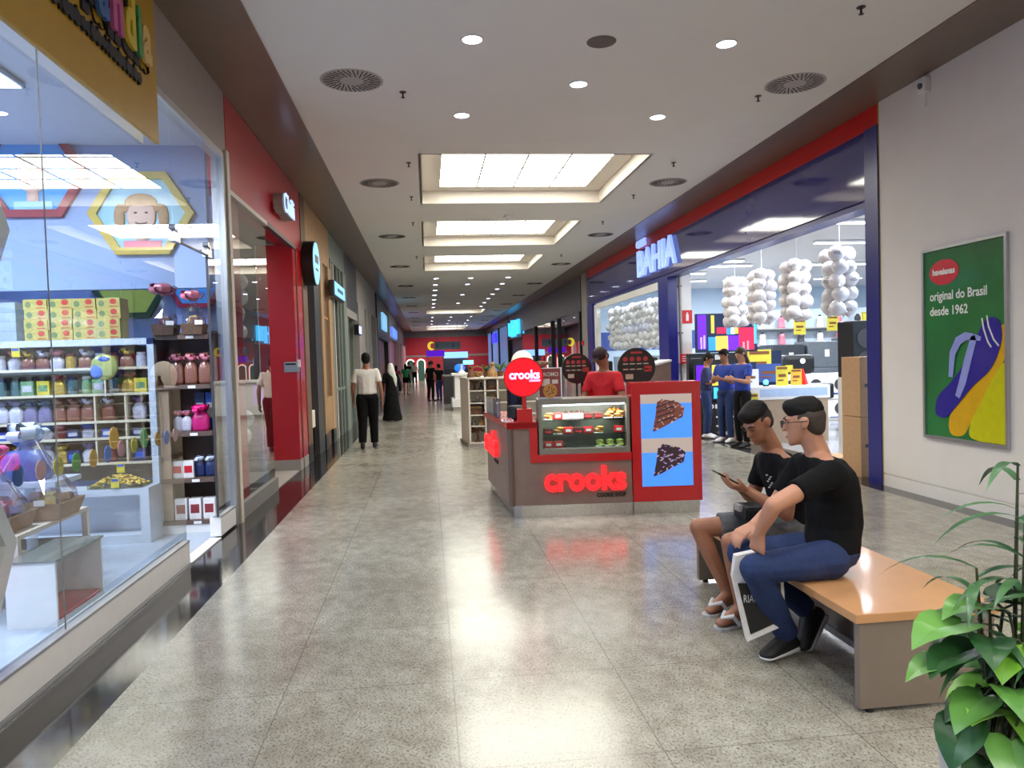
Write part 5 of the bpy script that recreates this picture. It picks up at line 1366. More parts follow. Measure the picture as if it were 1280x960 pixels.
# showcase
m_case = mat('case_frame', (150, 146, 138), rough=0.3, metal=0.7, noise=0.05)
SC = K
b = MB()
b.box(0.29, 1.18, -0.005, 0.45, 0.616, 0.665); b.box(0.29, 1.18, 0.0, 0.45, 1.10, 1.15); b.box(0.29, 0.325, -0.004, 0.45, 0.665, 1.10); b.box(1.155, 1.18, 0, 0.45, 0.665, 1.10)
b.obj('showcase_frame', m_case, K)
b = MB(); b.box(0.325, 1.155, 0.42, 0.44, 0.665, 1.1); b.obj('showcase_back', mat('case_back', (150, 150, 140), rough=0.3, noise=0.1), K)
b = MB(); b.faces([(0.32, 0.003, 0.66), (1.16, 0.003, 0.66), (1.16, 0.003, 1.11), (0.32, 0.003, 1.11)], [(0, 1, 2, 3)]); b.obj('showcase_glass', m_glass, K)
for z in (0.80, 0.945):
    b = MB(); b.box(0.325, 1.155, 0.06, 0.42, z - 0.012, z); b.obj('showcase_shelf', glass('shelf_glass', (225, 235, 230), refl=1.0), K)
b = MB(); b.box(0.34, 1.14, 0.02, 0.045, 1.085, 1.099); b.obj('showcase_light', m_strip, K)
o = area('showcase_lamp', (0.74, 0.05, 1.08), (0.25, 0, 0), 0.8, 0.03, 9, (1, 0.95, 0.86)); o.parent = K
def kworld(x, y, z):
    c, s = math.cos(KA), math.sin(KA)
    return (0.76 + c * x - s * y, 7.19 + s * x + c * y, z)
m_cook = mat('cookie_brown', (190, 130, 60), rough=0.7, noise=0.2, scale=60)
m_redp = mat('red_packet', (206, 40, 44), rough=0.4, noise=0.1, scale=40)
m_choc = mat('chocolate', (70, 30, 28), rough=0.5, noise=0.3, scale=60)
def packet(x, y, z, kind, label, group):
    key = ('packet', kind)
    def build():
        t = thing('cookie_packet', 'x', 'cookie packet')
        if kind == 'red':
            b = MB(); b.box(-0.045, 0.045, -0.03, 0.03, 0, 0.065, bevel=0.008); b.obj('packet', m_redp, t)
            b = MB(); b.box(-0.025, 0.025, -0.033, -0.03, 0.02, 0.045); b.obj('label', m_wbag, t)
        elif kind == 'dark':
            b = MB(); b.box(-0.045, 0.045, -0.03, 0.03, 0, 0.06, bevel=0.008); b.obj('packet', m_choc, t)
            b = MB(); b.box(-0.03, 0.03, -0.033, -0.03, 0.015, 0.03); b.obj('label', m_redp, t)
        else:
            b = MB()
            for i in range(3): b.sph((rng.uniform(-.02, .02), rng.uniform(-.01, .01), 0.016 + 0.02 * i), (0.04, 0.035, 0.014), 12, 7)
            b.obj('cookies', m_cook if kind == 'gold' else mat('lime_cookie', (170, 180, 90), rough=0.7, noise=0.2), t, smooth=True)
            b = MB(); b.cyl((0, 0, 0.001), (0, 0, 0.006), 0.048, seg=14); b.obj('plate', m_white, t)
        return t
    t = good('cookie_packet', key, build)
    t.location = kworld(x, y, z); t.rotation_euler.z = KA; t['label'] = label; t['group'] = group
NMK = {'red': 'red and white cookie packet', 'dark': 'dark chocolate packet', 'gold': 'plate of golden cookies', 'lime': 'plate of pale green cookies'}
for z, row, wh in ((0.946, ['gold', 'red', None, None, 'dark', 'dark', 'gold', 'gold'], 'top'), (0.801, ['dark', 'gold', 'red', 'dark', 'red', 'gold', None, 'red'], 'middle'), (0.666, ['red', 'red', None, None, None, 'lime', 'lime', 'lime'], 'bottom')):
    for i, kd in enumerate(row):
        if kd: packet(0.39 + 0.1 * i, 0.13, z, kd, '%s on the %s shelf of the kiosk showcase' % (NMK[kd], wh), '%ss on the %s showcase shelf' % (NMK[kd], wh))
t = thing('cup_tray', 'white tray of dark chocolate cups on the top showcase shelf', 'tray', kworld(0.66, 0.2, 0.946), KA)
b = MB(); b.box(-0.12, 0.12, -0.04, 0.1, 0, 0.05, bevel=0.006); b.obj('tray', m_wbag, t)
b = MB()
for i in range(4): b.sph((-0.08 + 0.053 * i, 0.0, 0.055), 0.022, 8, 6)
b.obj('chocolates', m_choc, t)
t = thing('bread_rolls', 'basket of brown rolls at right end of top showcase shelf', 'basket', kworld(1.07, 0.27, 0.946), KA)
b = MB(); b.box(-0.07, 0.07, -0.06, 0.08, 0, 0.03); b.obj('basket', m_bask, t)
b = MB()
for i in range(3): b.sph((-0.04 + 0.04 * i, 0, 0.06 + 0.012 * (i % 2)), (0.024, 0.055, 0.03), 10, 7)
b.obj('rolls', m_cook, t, smooth=True)
# screen totem
t = thing('screen_totem', 'red totem with tall screen showing two slices of chocolate pie', 'screen', kworld(1.2, -0.005, 0), KA)
b = MB(); b.box(0.0, 0.68, 0.0, 0.28, 0.12, 1.29, bevel=0.006); b.obj('cabinet', m_red, t)
b = MB(); b.box(0.0, 0.65, 0.005, 0.27, 0, 0.12); b.obj('base_plate', m_steel, t)
m_sblue = mat('screen_sky', (70, 140, 250), rough=0.3, noise=0.05, emit=0.75)
m_sbrown = mat('screen_tan', (176, 160, 150), rough=0.3, noise=0, emit=0.6)
b = MB(); b.box(0.09, 0.59, -0.004, 0, 0.27, 1.17); b.mi = 1; b.box(0.09, 0.59, -0.005, -0.004, 1.08, 1.17); b.box(0.09, 0.59, -0.005, -0.004, 0.60, 0.74); b.obj('screen', [m_sblue, m_sbrown], t)
m_pie = [mat('pie_' + n, c, rough=0.4, noise=0.2, scale=60, emit=0.35) for n, c in (('brown', (120, 66, 56)), ('dark', (52, 32, 44)), ('cream', (206, 170, 160)), ('lilac', (180, 160, 210)))]
def pie(z0, dark, nm_):
    r_ = random.Random(4 if dark else 8)
    b = MB()
    P = [(0.2, z0 + 0.02), (0.28, z0 + 0.05), (0.5, z0 + 0.16), (0.52, z0 + 0.25), (0.46, z0 + 0.30), (0.3, z0 + 0.34), (0.25, z0 + 0.3), (0.23, z0 + 0.16)]
    b.mi = 1 if dark else 0
    b.prism(P, XZ @ Matrix.Translation((0, 0, 0.0055)), 0.002)
    def inside(x, z):
        c = False; j = len(P) - 1
        for i in range(len(P)):
            if (P[i][1] > z) != (P[j][1] > z) and x < (P[j][0] - P[i][0]) * (z - P[i][1]) / (P[j][1] - P[i][1]) + P[i][0]: c = not c
            j = i
        return c
    n = 0
    while n < 70:
        x, z = r_.uniform(0.19, 0.53), r_.uniform(z0, z0 + 0.35)
        if not inside(x, z): continue
        if dark: b.mi = r_.choice((3, 3, 1, 2))
        else: b.mi = r_.choice((1, 0, 2, 2)) if (z - z0) < 0.62 * (x - 0.2) + 0.1 or z > z0 + 0.24 else 0
        a, s_ = r_.uniform(-0.6, 1.0), r_.uniform(0.008, 0.02)
        q = [(x + s_ * k1 * math.cos(a) - s_ * 0.45 * k2 * math.sin(a), z + s_ * k1 * math.sin(a) + s_ * 0.45 * k2 * math.cos(a)) for k1, k2 in ((-1, 0), (0, -1), (1, 0), (0, 1))]
        b.prism(q, XZ @ Matrix.Translation((0, 0, 0.0076 + 0.0003 * (n % 5))), 0.0008); n += 1
    if not dark:
        b.mi = 1
        for k in range(4): b.prism([(0.24, z0 + 0.1 + 0.05 * k), (0.42, z0 + 0.16 + 0.05 * k), (0.42, z0 + 0.175 + 0.05 * k), (0.24, z0 + 0.115 + 0.05 * k)], XZ @ Matrix.Translation((0, 0, 0.0094)), 0.001)
    b.obj(nm_, m_pie, t)
pie(0.785, False, 'brown_pie_slice'); pie(0.345, True, 'dark_pie_slice')
# round sign on its post
t = thing('round_sign', 'round red lit sign with pale lettering on a post on the kiosk', 'sign', kworld(0.16, 0.1, 0.936), KA)
b = MB(); b.box(-0.075, 0.075, -0.06, 0.07, 0, 0.13, bevel=0.004); b.obj('base_block', m_red, t)
b = MB(); b.box(-0.02, 0.02, -0.02, 0.02, 0.13, 0.28); b.obj('post', m_red, t)
b = MB(); b.cyl((0, -0.035, 0.44), (0, 0.04, 0.44), 0.195, seg=40); b.obj('drum', m_red, t)
b = MB(); b.cyl((0, -0.035, 0.44), (0, -0.039, 0.44), 0.185, seg=40); b.obj('lit_face', m_glowd, t)
b = MB(); fit_text(b, 'crooks', 0.30, XZ @ Matrix.Translation((-0.14, 0.425, 0.042)), 0.003, 0.004, 0.12); fit_text(b, 'COOKIE SHOP', 0.11, XZ @ Matrix.Translation((0.055, 0.395, 0.042)), 0.002, 0.001, 0.024); b.obj('lettering', m_lilac_l, t)
# promo frame
t = thing('promo_stand', 'acrylic stand with maroon cookie promotion card on the showcase', 'promo card', kworld(0.42, 0.1, 1.152), KA)
b = MB(); b.box(-0.12, 0.12, 0.0, 0.006, 0, 0.31); b.box(-0.12, 0.12, 0.0, 0.09, 0, 0.006); b.obj('acrylic_frame', m_wbag, t)
b = MB(); b.box(-0.105, 0.105, -0.003, 0, 0.02, 0.30); b.obj('card', mat('promo_maroon', (130, 54, 54), rough=0.4), t)
b = MB(); fit_text(b, 'PROMO', 0.17, XZ @ Matrix.Translation((-0.085, 0.225, 0.004)), 0.001, 0.001, 0.055); b.box(-0.08, 0.0, -0.005, -0.003, 0.13, 0.2); b.box(0.02, 0.08, -0.005, -0.003, 0.15, 0.19); b.obj('lettering', mat('promo_cream', (206, 190, 180), rough=0.5), t)
b = MB(); b.cyl((0.0, -0.003, 0.08), (0.0, -0.007, 0.08), 0.07, seg=20); b.mi = 1
for i in range(9): b.cyl((0.045 * math.cos(i * 2.4) * (0.4 + 0.07 * i), -0.007, 0.08 + 0.045 * math.sin(i * 2.4) * (0.4 + 0.07 * i)), (0.045 * math.cos(i * 2.4) * (0.4 + 0.07 * i), -0.009, 0.08 + 0.045 * math.sin(i * 2.4) * (0.4 + 0.07 * i)), 0.008, seg=8)
b.obj('cookie_picture', [m_cook, m_choc], t)
# things on the left counter
t = thing('drink_dispenser', 'tall black cylindrical pot on the kiosk counter behind the round sign', 'pot', kworld(0.10, 0.72, 0.936), KA)
b = MB(); b.lathe([(0.1, 0), (0.105, 0.02), (0.105, 0.3), (0.095, 0.31)], seg=20); b.obj('body', mat('dark_steel', (50, 48, 60), rough=0.2, metal=0.7), t)
b = MB(); b.lathe([(0.108, 0.3), (0.108, 0.32), (0.02, 0.34)], seg=20); b.obj('lid', m_blk, t)
b = MB(); b.box(-0.02, 0.02, -0.15, -0.1, 0.05, 0.09); b.obj('tap', m_steel, t)
t = thing('card_machine', 'small black payment pot on the red counter beside the sign base', 'pot', kworld(0.09, 0.42, 0.936), KA)
b = MB(); b.lathe([(0.08, 0), (0.1, 0.02), (0.1, 0.12), (0.085, 0.14), (0.01, 0.15)], seg=18); b.obj('body', m_blk, t)
b = MB(); b.tube([(0.09, 0, 0.12), (0.14, 0, 0.1), (0.14, 0, 0.05), (0.095, 0, 0.03)], 0.01, 6); b.obj('handle', m_blk, t)
t = thing('acrylic_rack', 'clear acrylic brochure rack along the left edge of kiosk counter', 'rack', kworld(-0.16, 1.1, 0.936), KA + 0.15)
m_acry = glass('acrylic', (225, 228, 235), refl=1.5)
for i in range(3):
    b = MB(); b.box(-0.02, 0.02, -0.42 + 0.28 * i, -0.16 + 0.28 * i, 0, 0.2); b.obj('pocket', m_acry, t)
b = MB(); b.box(-0.012, 0.012, -0.4, 0.42, 0.005, 0.15); b.obj('leaflets', mat('leaflet_grey', (170, 160, 170), rough=0.5, noise=0.1, scale=8), t)
t = thing('packet_tray', 'small tray of pink packets on front corner of kiosk counter', 'tray', kworld(-0.0, 0.18, 0.936), KA)
b = MB(); b.box(-0.07, 0.05, -0.06, 0.1, 0, 0.012); b.obj('tray', m_wbag, t)
b = MB()
for i in range(6): b.box(-0.05 + 0.03 * (i % 3), -0.028 + 0.03 * (i % 3), -0.04 + 0.06 * (i // 3), 0.0 + 0.06 * (i // 3), 0.012, 0.03)
b.obj('packets', m_pink, t)
# menu boards
m_menu = mat('menu_black', (30, 20, 22), rough=0.35, noise=0.1)
m_mred = mat('menu_red', (170, 50, 50), rough=0.5, noise=0.2, scale=60)
m_mcream = mat('menu_cream', (190, 170, 150), rough=0.5, noise=0.2, scale=60)
for (wx, r, wz, lb) in ((1.80, 0.185, 1.42, 'round black menu board behind the red-shirted seller, at left'), (2.53, 0.235, 1.415, 'large round black menu board at the right rear of the kiosk')):
    t = thing('menu_board', lb, 'menu board', (wx, 8.93 - (wx - 1.8) * 0.09, 0))
    b = MB(); b.cyl((0, 0, wz), (0, 0.02, wz), r, seg=40); b.obj('board', m_menu, t)
    b = MB(); b.cyl((0, 0.03, 0), (0, 0.03, wz - r * 0.8), 0.012); b.cyl((0, 0.03, 0), (0, 0.03, 0.015), 0.12, seg=16); b.obj('stand', m_blk, t)
    b = MB(); b.box(-0.3 * r, 0.3 * r, -0.003, 0, wz + 0.7 * r, wz + 0.8 * r)
    for i in range(4): b.cyl((-0.6 * r + 0.36 * r * i, -0.003, wz + 0.42 * r), (-0.6 * r + 0.36 * r * i, 0, wz + 0.42 * r), 0.13 * r, seg=10)
    b.obj('red_pictures', m_mred, t)
    b = MB(); b.box(0.4 * r, 0.8 * r, -0.003, 0, wz - 0.25 * r, wz + 0.05 * r); b.obj('red_offer_square', m_mred, t)
    b = MB()
    for i in range(4):
        for k in range(2): b.box(-0.72 * r + 0.36 * r * i, -0.45 * r + 0.36 * r * i, -0.003, 0, wz + (0.14 - 0.28 * k) * r, wz + (0.2 - 0.28 * k) * r)
    b.obj('cream_prints', m_mcream, t)
    b = MB(); b.box(-0.6 * r, -0.2 * r, -0.003, 0, wz - 0.62 * r, wz - 0.36 * r); b.obj('cream_picture', m_mcream, t)
t = thing('brown_box_stand', 'brown sloped box with white edge behind the kiosk totem', 'box', (2.92, 9.6, 0))
b = MB(); b.prism([(-0.22, 0), (0.22, 0), (0.22, 1.46), (-0.22, 1.36)], facing((0, 0.3, 0), (1, 0, 0), (0, 0, 1)), 0.5); b.obj('body', m_lam, t)
b = MB(); b.prism([(-0.23, 1.36), (0.23, 1.465), (0.23, 1.49), (-0.23, 1.385)], facing((0, 0.31, 0), (1, 0, 0), (0, 0, 1)), 0.52); b.obj('white_edge', m_white, t)
t = thing('payment_tablet', 'black payment tablet held up on a kiosk stand beside the right menu board', 'tablet', (2.12, 8.66, 0.94))
b = MB(); b.cyl((0, 0, 0), (0, 0, 0.34), 0.012); b.cyl((0, 0, 0), (0, 0, 0.012), 0.06); b.obj('stand', m_blk, t)
b = MB(); b.box(-0.06, 0.06, -0.02, 0.02, 0.32, 0.56, bevel=0.02); b.obj('screen_case', m_blk, t)
b = MB(); b.box(-0.05, 0.06, -0.025, -0.02, 0.16, 0.28); b.obj('white_prints', m_wbag, t)
# ================================================================ gift stand behind the kiosk
t = thing('gift_stand', 'white island shelf stand of carved wooden gifts behind the kiosk', 'shelf unit', (0.70, 13.4, 0), -0.1)
m_cream = mat('cream_shelf', (226, 218, 206), rough=0.5, noise=0.02)
b = MB(); b.prism([(-0.02, -0.04), (1.7, -0.04), (1.7, 1.1), (-0.24, 1.1)], Matrix.Translation((0, 0, 0)), 0.06); b.obj('plinth', m_grebeige, t)
b = MB(); b.prism([(0, 0), (0.03, 0), (-0.17, 1.0), (-0.2, 1.0)], Matrix.Translation((0, 0, 0.06)), 1.19); b.box(0.29, 0.32, 0, 1, 0.06, 1.25); b.box(0.52, 0.55, 0, 1, 0.06, 1.25); b.box(1.62, 1.65, 0, 1, 0.06, 1.25); b.prism([(-0.02, -0.02), (1.66, -0.02), (1.66, 1.02), (-0.22, 1.02)], Matrix.Translation((0, 0, 1.22)), 0.03); b.obj('frame', m_cream, t)
b = MB(); b.box(0.0, 1.64, 0.3, 0.32, 0.06, 1.22); b.obj('back_panel', m_cream, t)
for z in (0.06, 0.36, 0.56, 0.78, 1.0):
    b = MB(); b.box(0.02, 1.62, 0, 0.3, z, z + 0.015); b.obj('shelf', m_cream, t)
m_carv = mat('carved_wood', (104, 70, 44), rough=0.6, noise=0.35, scale=40, bump=0.4)
m_carl = mat('straw_wood', (160, 122, 74), rough=0.6, noise=0.3, scale=40)
m_dkc = mat('dark_carving', (46, 40, 36), rough=0.5, noise=0.2)
m_leafg = mat('fake_leaf', (70, 110, 50), rough=0.6, noise=0.2)
def gpos(x, y, z):
    c, s = math.cos(-0.1), math.sin(-0.1)
    return (0.70 + c * x - s * y, 13.4 + s * x + c * y, z)
def carving(kind, x, y, z, s, label, mm):
    t = thing('wooden_ornament', label, 'ornament', gpos(x, y, z))
    r_ = random.Random(int(x * 100 + z * 1000))
    b = MB()
    if kind == 'tree':
        b.tube([(0, 0, 0), (0.01 * s, 0, 0.08 * s), (-0.01 * s, 0, 0.14 * s)], [0.03 * s, 0.018 * s, 0.014 * s], 8); b.cyl((0, 0, 0), (0, 0, 0.012), 0.06 * s)
        b.obj('trunk', mm, t)
        b = MB()
        for i in range(8): b.sph((r_.uniform(-.09, .09) * s, r_.uniform(-.05, .05) * s, (0.15 + r_.uniform(0, .07)) * s), (0.045 * s, 0.04 * s, 0.02 * s), 8, 6)
        b.obj('crown', m_carv, t)
    elif kind == 'figure':
        b.lathe([(0.06 * s, 0), (0.055 * s, 0.05 * s), (0.03 * s, 0.1 * s), (0.025 * s, 0.13 * s)], seg=12); b.obj('robe', mm, t)
        b = MB(); b.sph((0, 0, 0.155 * s), 0.028 * s, 10, 7); b.obj('head', mm, t)
    elif kind == 'box':
        b.box(-0.1 * s, 0.1 * s, -0.06, 0.06, 0, 0.12 * s); b.obj('chest', mm, t)
        b = MB(); b.box(-0.105 * s, 0.105 * s, -0.065, 0.065, 0.12 * s, 0.15 * s); b.obj('lid', m_carl, t)
    elif kind == 'bowl':
        b.lathe([(0.04 * s, 0), (0.06 * s, 0.01), (0.11 * s, 0.07 * s), (0.12 * s, 0.1 * s), (0.1 * s, 0.09 * s)], seg=16); b.obj('bowl', mm, t)
        b = MB(); b.tube([(-0.11 * s, 0, 0.09 * s), (-0.08 * s, 0, 0.18 * s), (0, 0, 0.2 * s), (0.08 * s, 0, 0.18 * s), (0.11 * s, 0, 0.09 * s)], 0.008, 6); b.obj('handle', mm, t)
    elif kind == 'ring':
        b.lathe([(0.05 * s, 0), (0.05 * s, 0.015), (0.01, 0.02)], seg=12); b.obj('foot', m_dkc, t)
        b = MB(); b.tube([(0.055 * s * math.cos(2 * PI * k / 14), 0, 0.08 * s + 0.055 * s * math.sin(2 * PI * k / 14)) for k in range(15)], 0.014 * s, 6); b.obj('ring', mm, t)
    elif kind == 'plant':
        b.lathe([(0.05 * s, 0), (0.07 * s, 0.08 * s), (0.06 * s, 0.08 * s)], seg=12); b.obj('pot', mm, t)
        b = MB()
        for i in range(14):
            a, l = r_.uniform(0, 6.28), r_.uniform(0.08, 0.16) * s
            b.tube([(0, 0, 0.07 * s), (0.4 * l * math.cos(a), 0.4 * l * math.sin(a), 0.07 * s + 0.7 * l), (l * 0.8 * math.cos(a), l * 0.8 * math.sin(a), 0.08 * s + l * r_.uniform(.6, 1.1))], [0.004, 0.014 * s, 0.003], 5)
        b.obj('foliage', m_leafg, t)
    return t
LV = [(0.075, 'bottom shelf'), (0.375, 'second shelf up'), (0.575, 'middle shelf'), (0.795, 'fourth shelf up'), (1.015, 'highest shelf')]
PL = [('tree', 0.11, 4, 1.0, m_carv, 'carved bonsai tree'), ('figure', 0.23, 4, 0.8, m_dkc, 'dark carved figure'), ('ring', 0.1, 3, 1.0, m_lgrey, 'pale ring ornament'), ('ring', 0.22, 3, 1.0, m_lgrey, 'grey ring ornament'),
      ('box', 0.12, 2, 1.0, m_carv, 'small carved chest'), ('figure', 0.25, 2, 1.0, m_dkc, 'dark carved statue'), ('figure', 0.08, 1, 0.8, m_grey, 'small grey figure'), ('figure', 0.22, 1, 1.05, m_carl, 'straw robed figure'),
      ('tree', 0.14, 0, 1.15, m_carv, 'brown root carving'), ('bowl', 0.42, 4, 0.9, m_carv, 'brown handled bowl'), ('bowl', 0.42, 3, 0.8, m_carl, 'straw handled bowl'), ('figure', 0.8, 4, 1.0, m_carl, 'straw figure'), ('box', 0.9, 3, 1.0, m_carv, 'carved box')]
for (kd, x, lv, s, mm, nm_) in PL:
    carving(kd, x, 0.14, LV[lv][0], s, '%s on the %s of the gift stand' % (nm_, LV[lv][1]), mm)
for i, (kd, x, s, mm, nm_) in enumerate((('figure', 0.05, 1.2, m_carv, 'brown carved bird'), ('bowl', 0.17, 1.0, m_carl, 'straw hat shaped bowl'), ('plant', 0.33, 1.1, m_carv, 'dark bushy potted plant'), ('figure', 0.45, 1.5, m_carl, 'tall straw figure'), ('plant', 0.58, 1.2, m_carv, 'green potted plant'), ('plant', 0.74, 1.0, m_carl, 'little potted plant in straw'), ('tree', 0.88, 1.1, m_carl, 'straw tree'), ('bowl', 1.04, 1.0, m_carv, 'brown bowl'), ('plant', 1.2, 1.3, m_carl, 'large potted plant'), ('tree', 1.4, 1.2, m_carv, 'brown bonsai'))):
    carving(kd, x, 0.2 + 0.15 * (i % 3), 1.251, s, '%s standing on top of the gift stand' % nm_, mm)
# ================================================================ kiosks and signs farther down
t = thing('white_kiosk', 'white kiosk with lilac lit panel farther down the hall', 'kiosk', (0.72, 23.6, 0))
b = MB(); b.box(0.0, 2.0, 0.0, 1.4, 0.1, 0.36); b.box(0.1, 2.0, 0.1, 1.3, 0.36, 1.1); b.box(0.02, 2.0, 0.02, 1.38, 1.1, 1.17); b.obj('body', m_white, t)
b = MB(); b.box(0.02, 2.0, 0.02, 1.38, 0, 0.1); b.obj('base', m_grebeige, t)
b = MB(); b.box(0.28, 0.75, 0.09, 0.1, 0.42, 1.02); b.obj('lilac_panel', mat('lilac_panel_light', (216, 190, 236), noise=0, emit=0.35), t)
b = MB(); b.lathe([(0.14, 0), (0.05, 0.1), (0.02, 0.3)], (0.35, 0.4, 1.17), seg=10); b.obj('white_ornament', m_white, t)
t = thing('blue_screen_kiosk', 'dark kiosk counter with blue screen farther down the hall', 'kiosk', (0.55, 27.5, 0))
b = MB(); b.box(0.0, 1.6, 0, 1.6, 0, 1.0); b.obj('body', m_dkgrey, t)
b = MB(); b.box(-0.02, 1.62, -0.02, 1.62, 1.0, 1.05); b.obj('counter_top', m_grey, t)
b = MB(); b.sph((0.62, 0.4, 1.30), (0.2, 0.05, 0.16), 18, 10); b.obj('blue_screen', mat('blue_screen_light', (40, 120, 255), noise=0, emit=1.0), t, smooth=True)
b = MB(); b.box(0.58, 0.66, 0.36, 0.44, 1.05, 1.18); b.obj('screen_foot', m_blk, t)
t = thing('white_ball_kiosk', 'low kiosk with big white paper lantern behind the red round sign', 'kiosk', (2.0, 18.0, 0))
b = MB(); b.box(-0.6, 0.8, 0, 1.2, 0, 1.0); b.obj('body', m_cream, t)
b = MB(); b.sph((0.35, 0.5, 1.42), (0.30, 0.3, 0.36), 18, 12); b.obj('lantern', mat('lantern_paper', (226, 214, 206), rough=0.8, noise=0.1), t, smooth=True)
b = MB(); b.cyl((0.35, 0.5, 1.0), (0.35, 0.5, 1.1), 0.08); b.obj('lantern_foot', m_grey, t)
t = thing('hanging_sign', 'grey hanging direction sign with yellow crescent near the far end', 'sign', (0.0, 52, 0))
b = MB(); b.box(0.45, 2.3, 0, 0.12, 2.42, 2.95); b.obj('panel', mat('sign_grey', (120, 140, 144), rough=0.5), t)
b = MB()
cres = [(0.27 + 0.27 * math.cos(a), 2.68 + 0.3 * math.sin(a)) for a in [PI * 0.3 + PI * 1.4 * k / 14 for k in range(15)]] + [(0.36 + 0.17 * math.cos(a), 2.68 + 0.2 * math.sin(a)) for a in [PI * 1.7 - PI * 1.4 * k / 14 for k in range(15)]]
b.prism(cres, facing((0, -0.01, 0), (1, 0, 0), (0, 0, 1)), 0.1); b.obj('yellow_crescent', mat('crescent_light', (240, 216, 60), noise=0, emit=0.8), t)
b = MB(); b.box(0.62, 0.68, -0.01, 0, 2.55, 2.85); b.box(1.75, 1.82, -0.01, 0, 2.55, 2.85); b.obj('symbols', m_dkgrey, t)
for x in (0.7, 2.1):
    b = MB(); b.cyl((x, 0.06, 2.95), (x, 0.06, 4.3), 0.015); b.obj('hanger', m_grey, t)
t = thing('purple_sign', 'purple lit sign under the yellow crescent at the far end', 'sign', (-0.1, 56, 0))
b = MB(); b.box(0, 1.35, 0, 0.15, 1.98, 2.42); b.obj('panel', mat('purple_light', (90, 20, 200), noise=0, emit=0.8), t)
b = MB(); b.cyl((0.1, 0.08, 0), (0.1, 0.08, 1.98), 0.04); b.cyl((1.25, 0.08, 0), (1.25, 0.08, 1.98), 0.04); b.obj('posts', m_grey, t)
t = thing('far_kiosk', 'far kiosk with pale blue lit header and small cyan sign', 'kiosk', (1.2, 58, 0))
b = MB(); b.box(0, 1.9, 0, 2, 0, 1.0); b.box(0.0, 0.1, 0, 0.1, 1.0, 1.83); b.box(1.75, 1.85, 0, 0.1, 1.0, 1.83); b.box(0.1, 1.75, 1.5, 1.6, 1.0, 1.83); b.obj('body', m_dkgrey, t)
b = MB(); b.box(0.0, 1.9, -0.05, 0.3, 1.83, 2.3); b.obj('header', mat('header_light', (130, 180, 255), noise=0, emit=1.6), t)
b = MB(); b.box(1.5, 2.3, -0.3, -0.2, 1.3, 1.62); b.obj('cyan_sign', mat('cyan_header', (150, 250, 250), noise=0, emit=1.6), t)
for i, x in enumerate((-1.53, -0.6)):
    t = thing('arched_mirror', 'green arched niche with glowing white rim on red wall, %s' % ('left one' if i == 0 else 'right one'), 'arch', (x, 65.9, 0))
    def arch(r, h): return [(-r, 0), (r, 0), (r, h)] + [(r * math.cos(PI * k / 12), h + r * math.sin(PI * k / 12)) for k in range(1, 12)] + [(-r, h)]
    b = MB(); b.prism(arch(0.38, 1.5), XZ, 0.06); b.obj('rim', mat('arch_light', (255, 244, 236), noise=0, emit=1.4), t)
    b = MB(); b.prism(arch(0.28, 1.5), XZ @ Matrix.Translation((0, 0, 0.065)), 0.02); b.obj('niche', mat('niche_green', (80, 130, 110), rough=0.5), t)
# ================================================================ people
V = Vector
FOLDS = bpy.data.textures.new('cloth_folds', 'CLOUDS'); FOLDS.noise_scale = 0.09
class Body:
    def __init__(self): self.b = bmesh.new()
    def pts(self, P):
        vs = [self.b.verts.new(p) for p in P]
        r = bmesh.ops.convex_hull(self.b, input=vs)
        junk = [g for g in r['geom_interior'] if isinstance(g, bmesh.types.BMVert)] + [g for g in r['geom_unused'] if isinstance(g, bmesh.types.BMVert)]
        bmesh.ops.delete(self.b, geom=list(set(junk)), context='VERTS')
    @staticmethod
    def ell(c, r, B=None, n=10, k=6):
        if not isinstance(r, (tuple, list)): r = (r, r, r)
        out = []
        for i in range(k + 1):
            t = -PI / 2 + PI * i / k
            for j in range(n if 0 < i < k else 1):
                a = 2 * PI * j / n
                p = V((math.cos(t) * math.cos(a) * r[0], math.cos(t) * math.sin(a) * r[1], math.sin(t) * r[2]))
                out.append(V(c) + (B @ p if B else p))
        return out
    @staticmethod
    def ring(c, ax, r, n=12):
        q = V(ax).to_track_quat('Z', 'Y').to_matrix()
        return [V(c) + q @ V((r * math.cos(2 * PI * i / n), r * math.sin(2 * PI * i / n), 0)) for i in range(n)]
    def hull(self, *items, B=None):
        P = []
        for c, r in items: P += self.ell(c, r, B)
        self.pts(P)
    def limb(self, p1, r1, p2, r2, flat=False):
        p1, p2 = V(p1), V(p2)
        if (p2 - p1).length < 1e-4: return
        self.pts(self.ell(p1, r1) + (self.ring(p2, p2 - p1, r2) if flat else self.ell(p2, r2)))
    def bake(self, name, mm, parent, vox, smooth=3, folds=0.0, origin=(0, 0, 0)):
        me = bpy.data.meshes.new('t'); self.b.to_mesh(me); self.b.free()
        o = bpy.data.objects.new('t', me); COL.objects.link(o)
        md = o.modifiers.new('r', 'REMESH'); md.mode = 'VOXEL'; md.voxel_size = vox
        md = o.modifiers.new('s', 'SMOOTH'); md.iterations = smooth; md.factor = 0.5
        if folds > 0:
            md = o.modifiers.new('d', 'DISPLACE'); md.texture = FOLDS; md.strength = folds; md.texture_coords = 'LOCAL'; md.mid_level = 0.5
        me2 = bpy.data.meshes.new_from_object(o.evaluated_get(bpy.context.evaluated_depsgraph_get()))
        bpy.data.objects.remove(o); bpy.data.meshes.remove(me)
        me2.transform(Matrix.Translation(-V(origin)))
        me2.name = name
        for p in me2.polygons: p.use_smooth = True
        me2.materials.clear(); me2.materials.append(mm)
        r = bpy.data.objects.new(name, me2); COL.objects.link(r); r.parent = parent
        return r
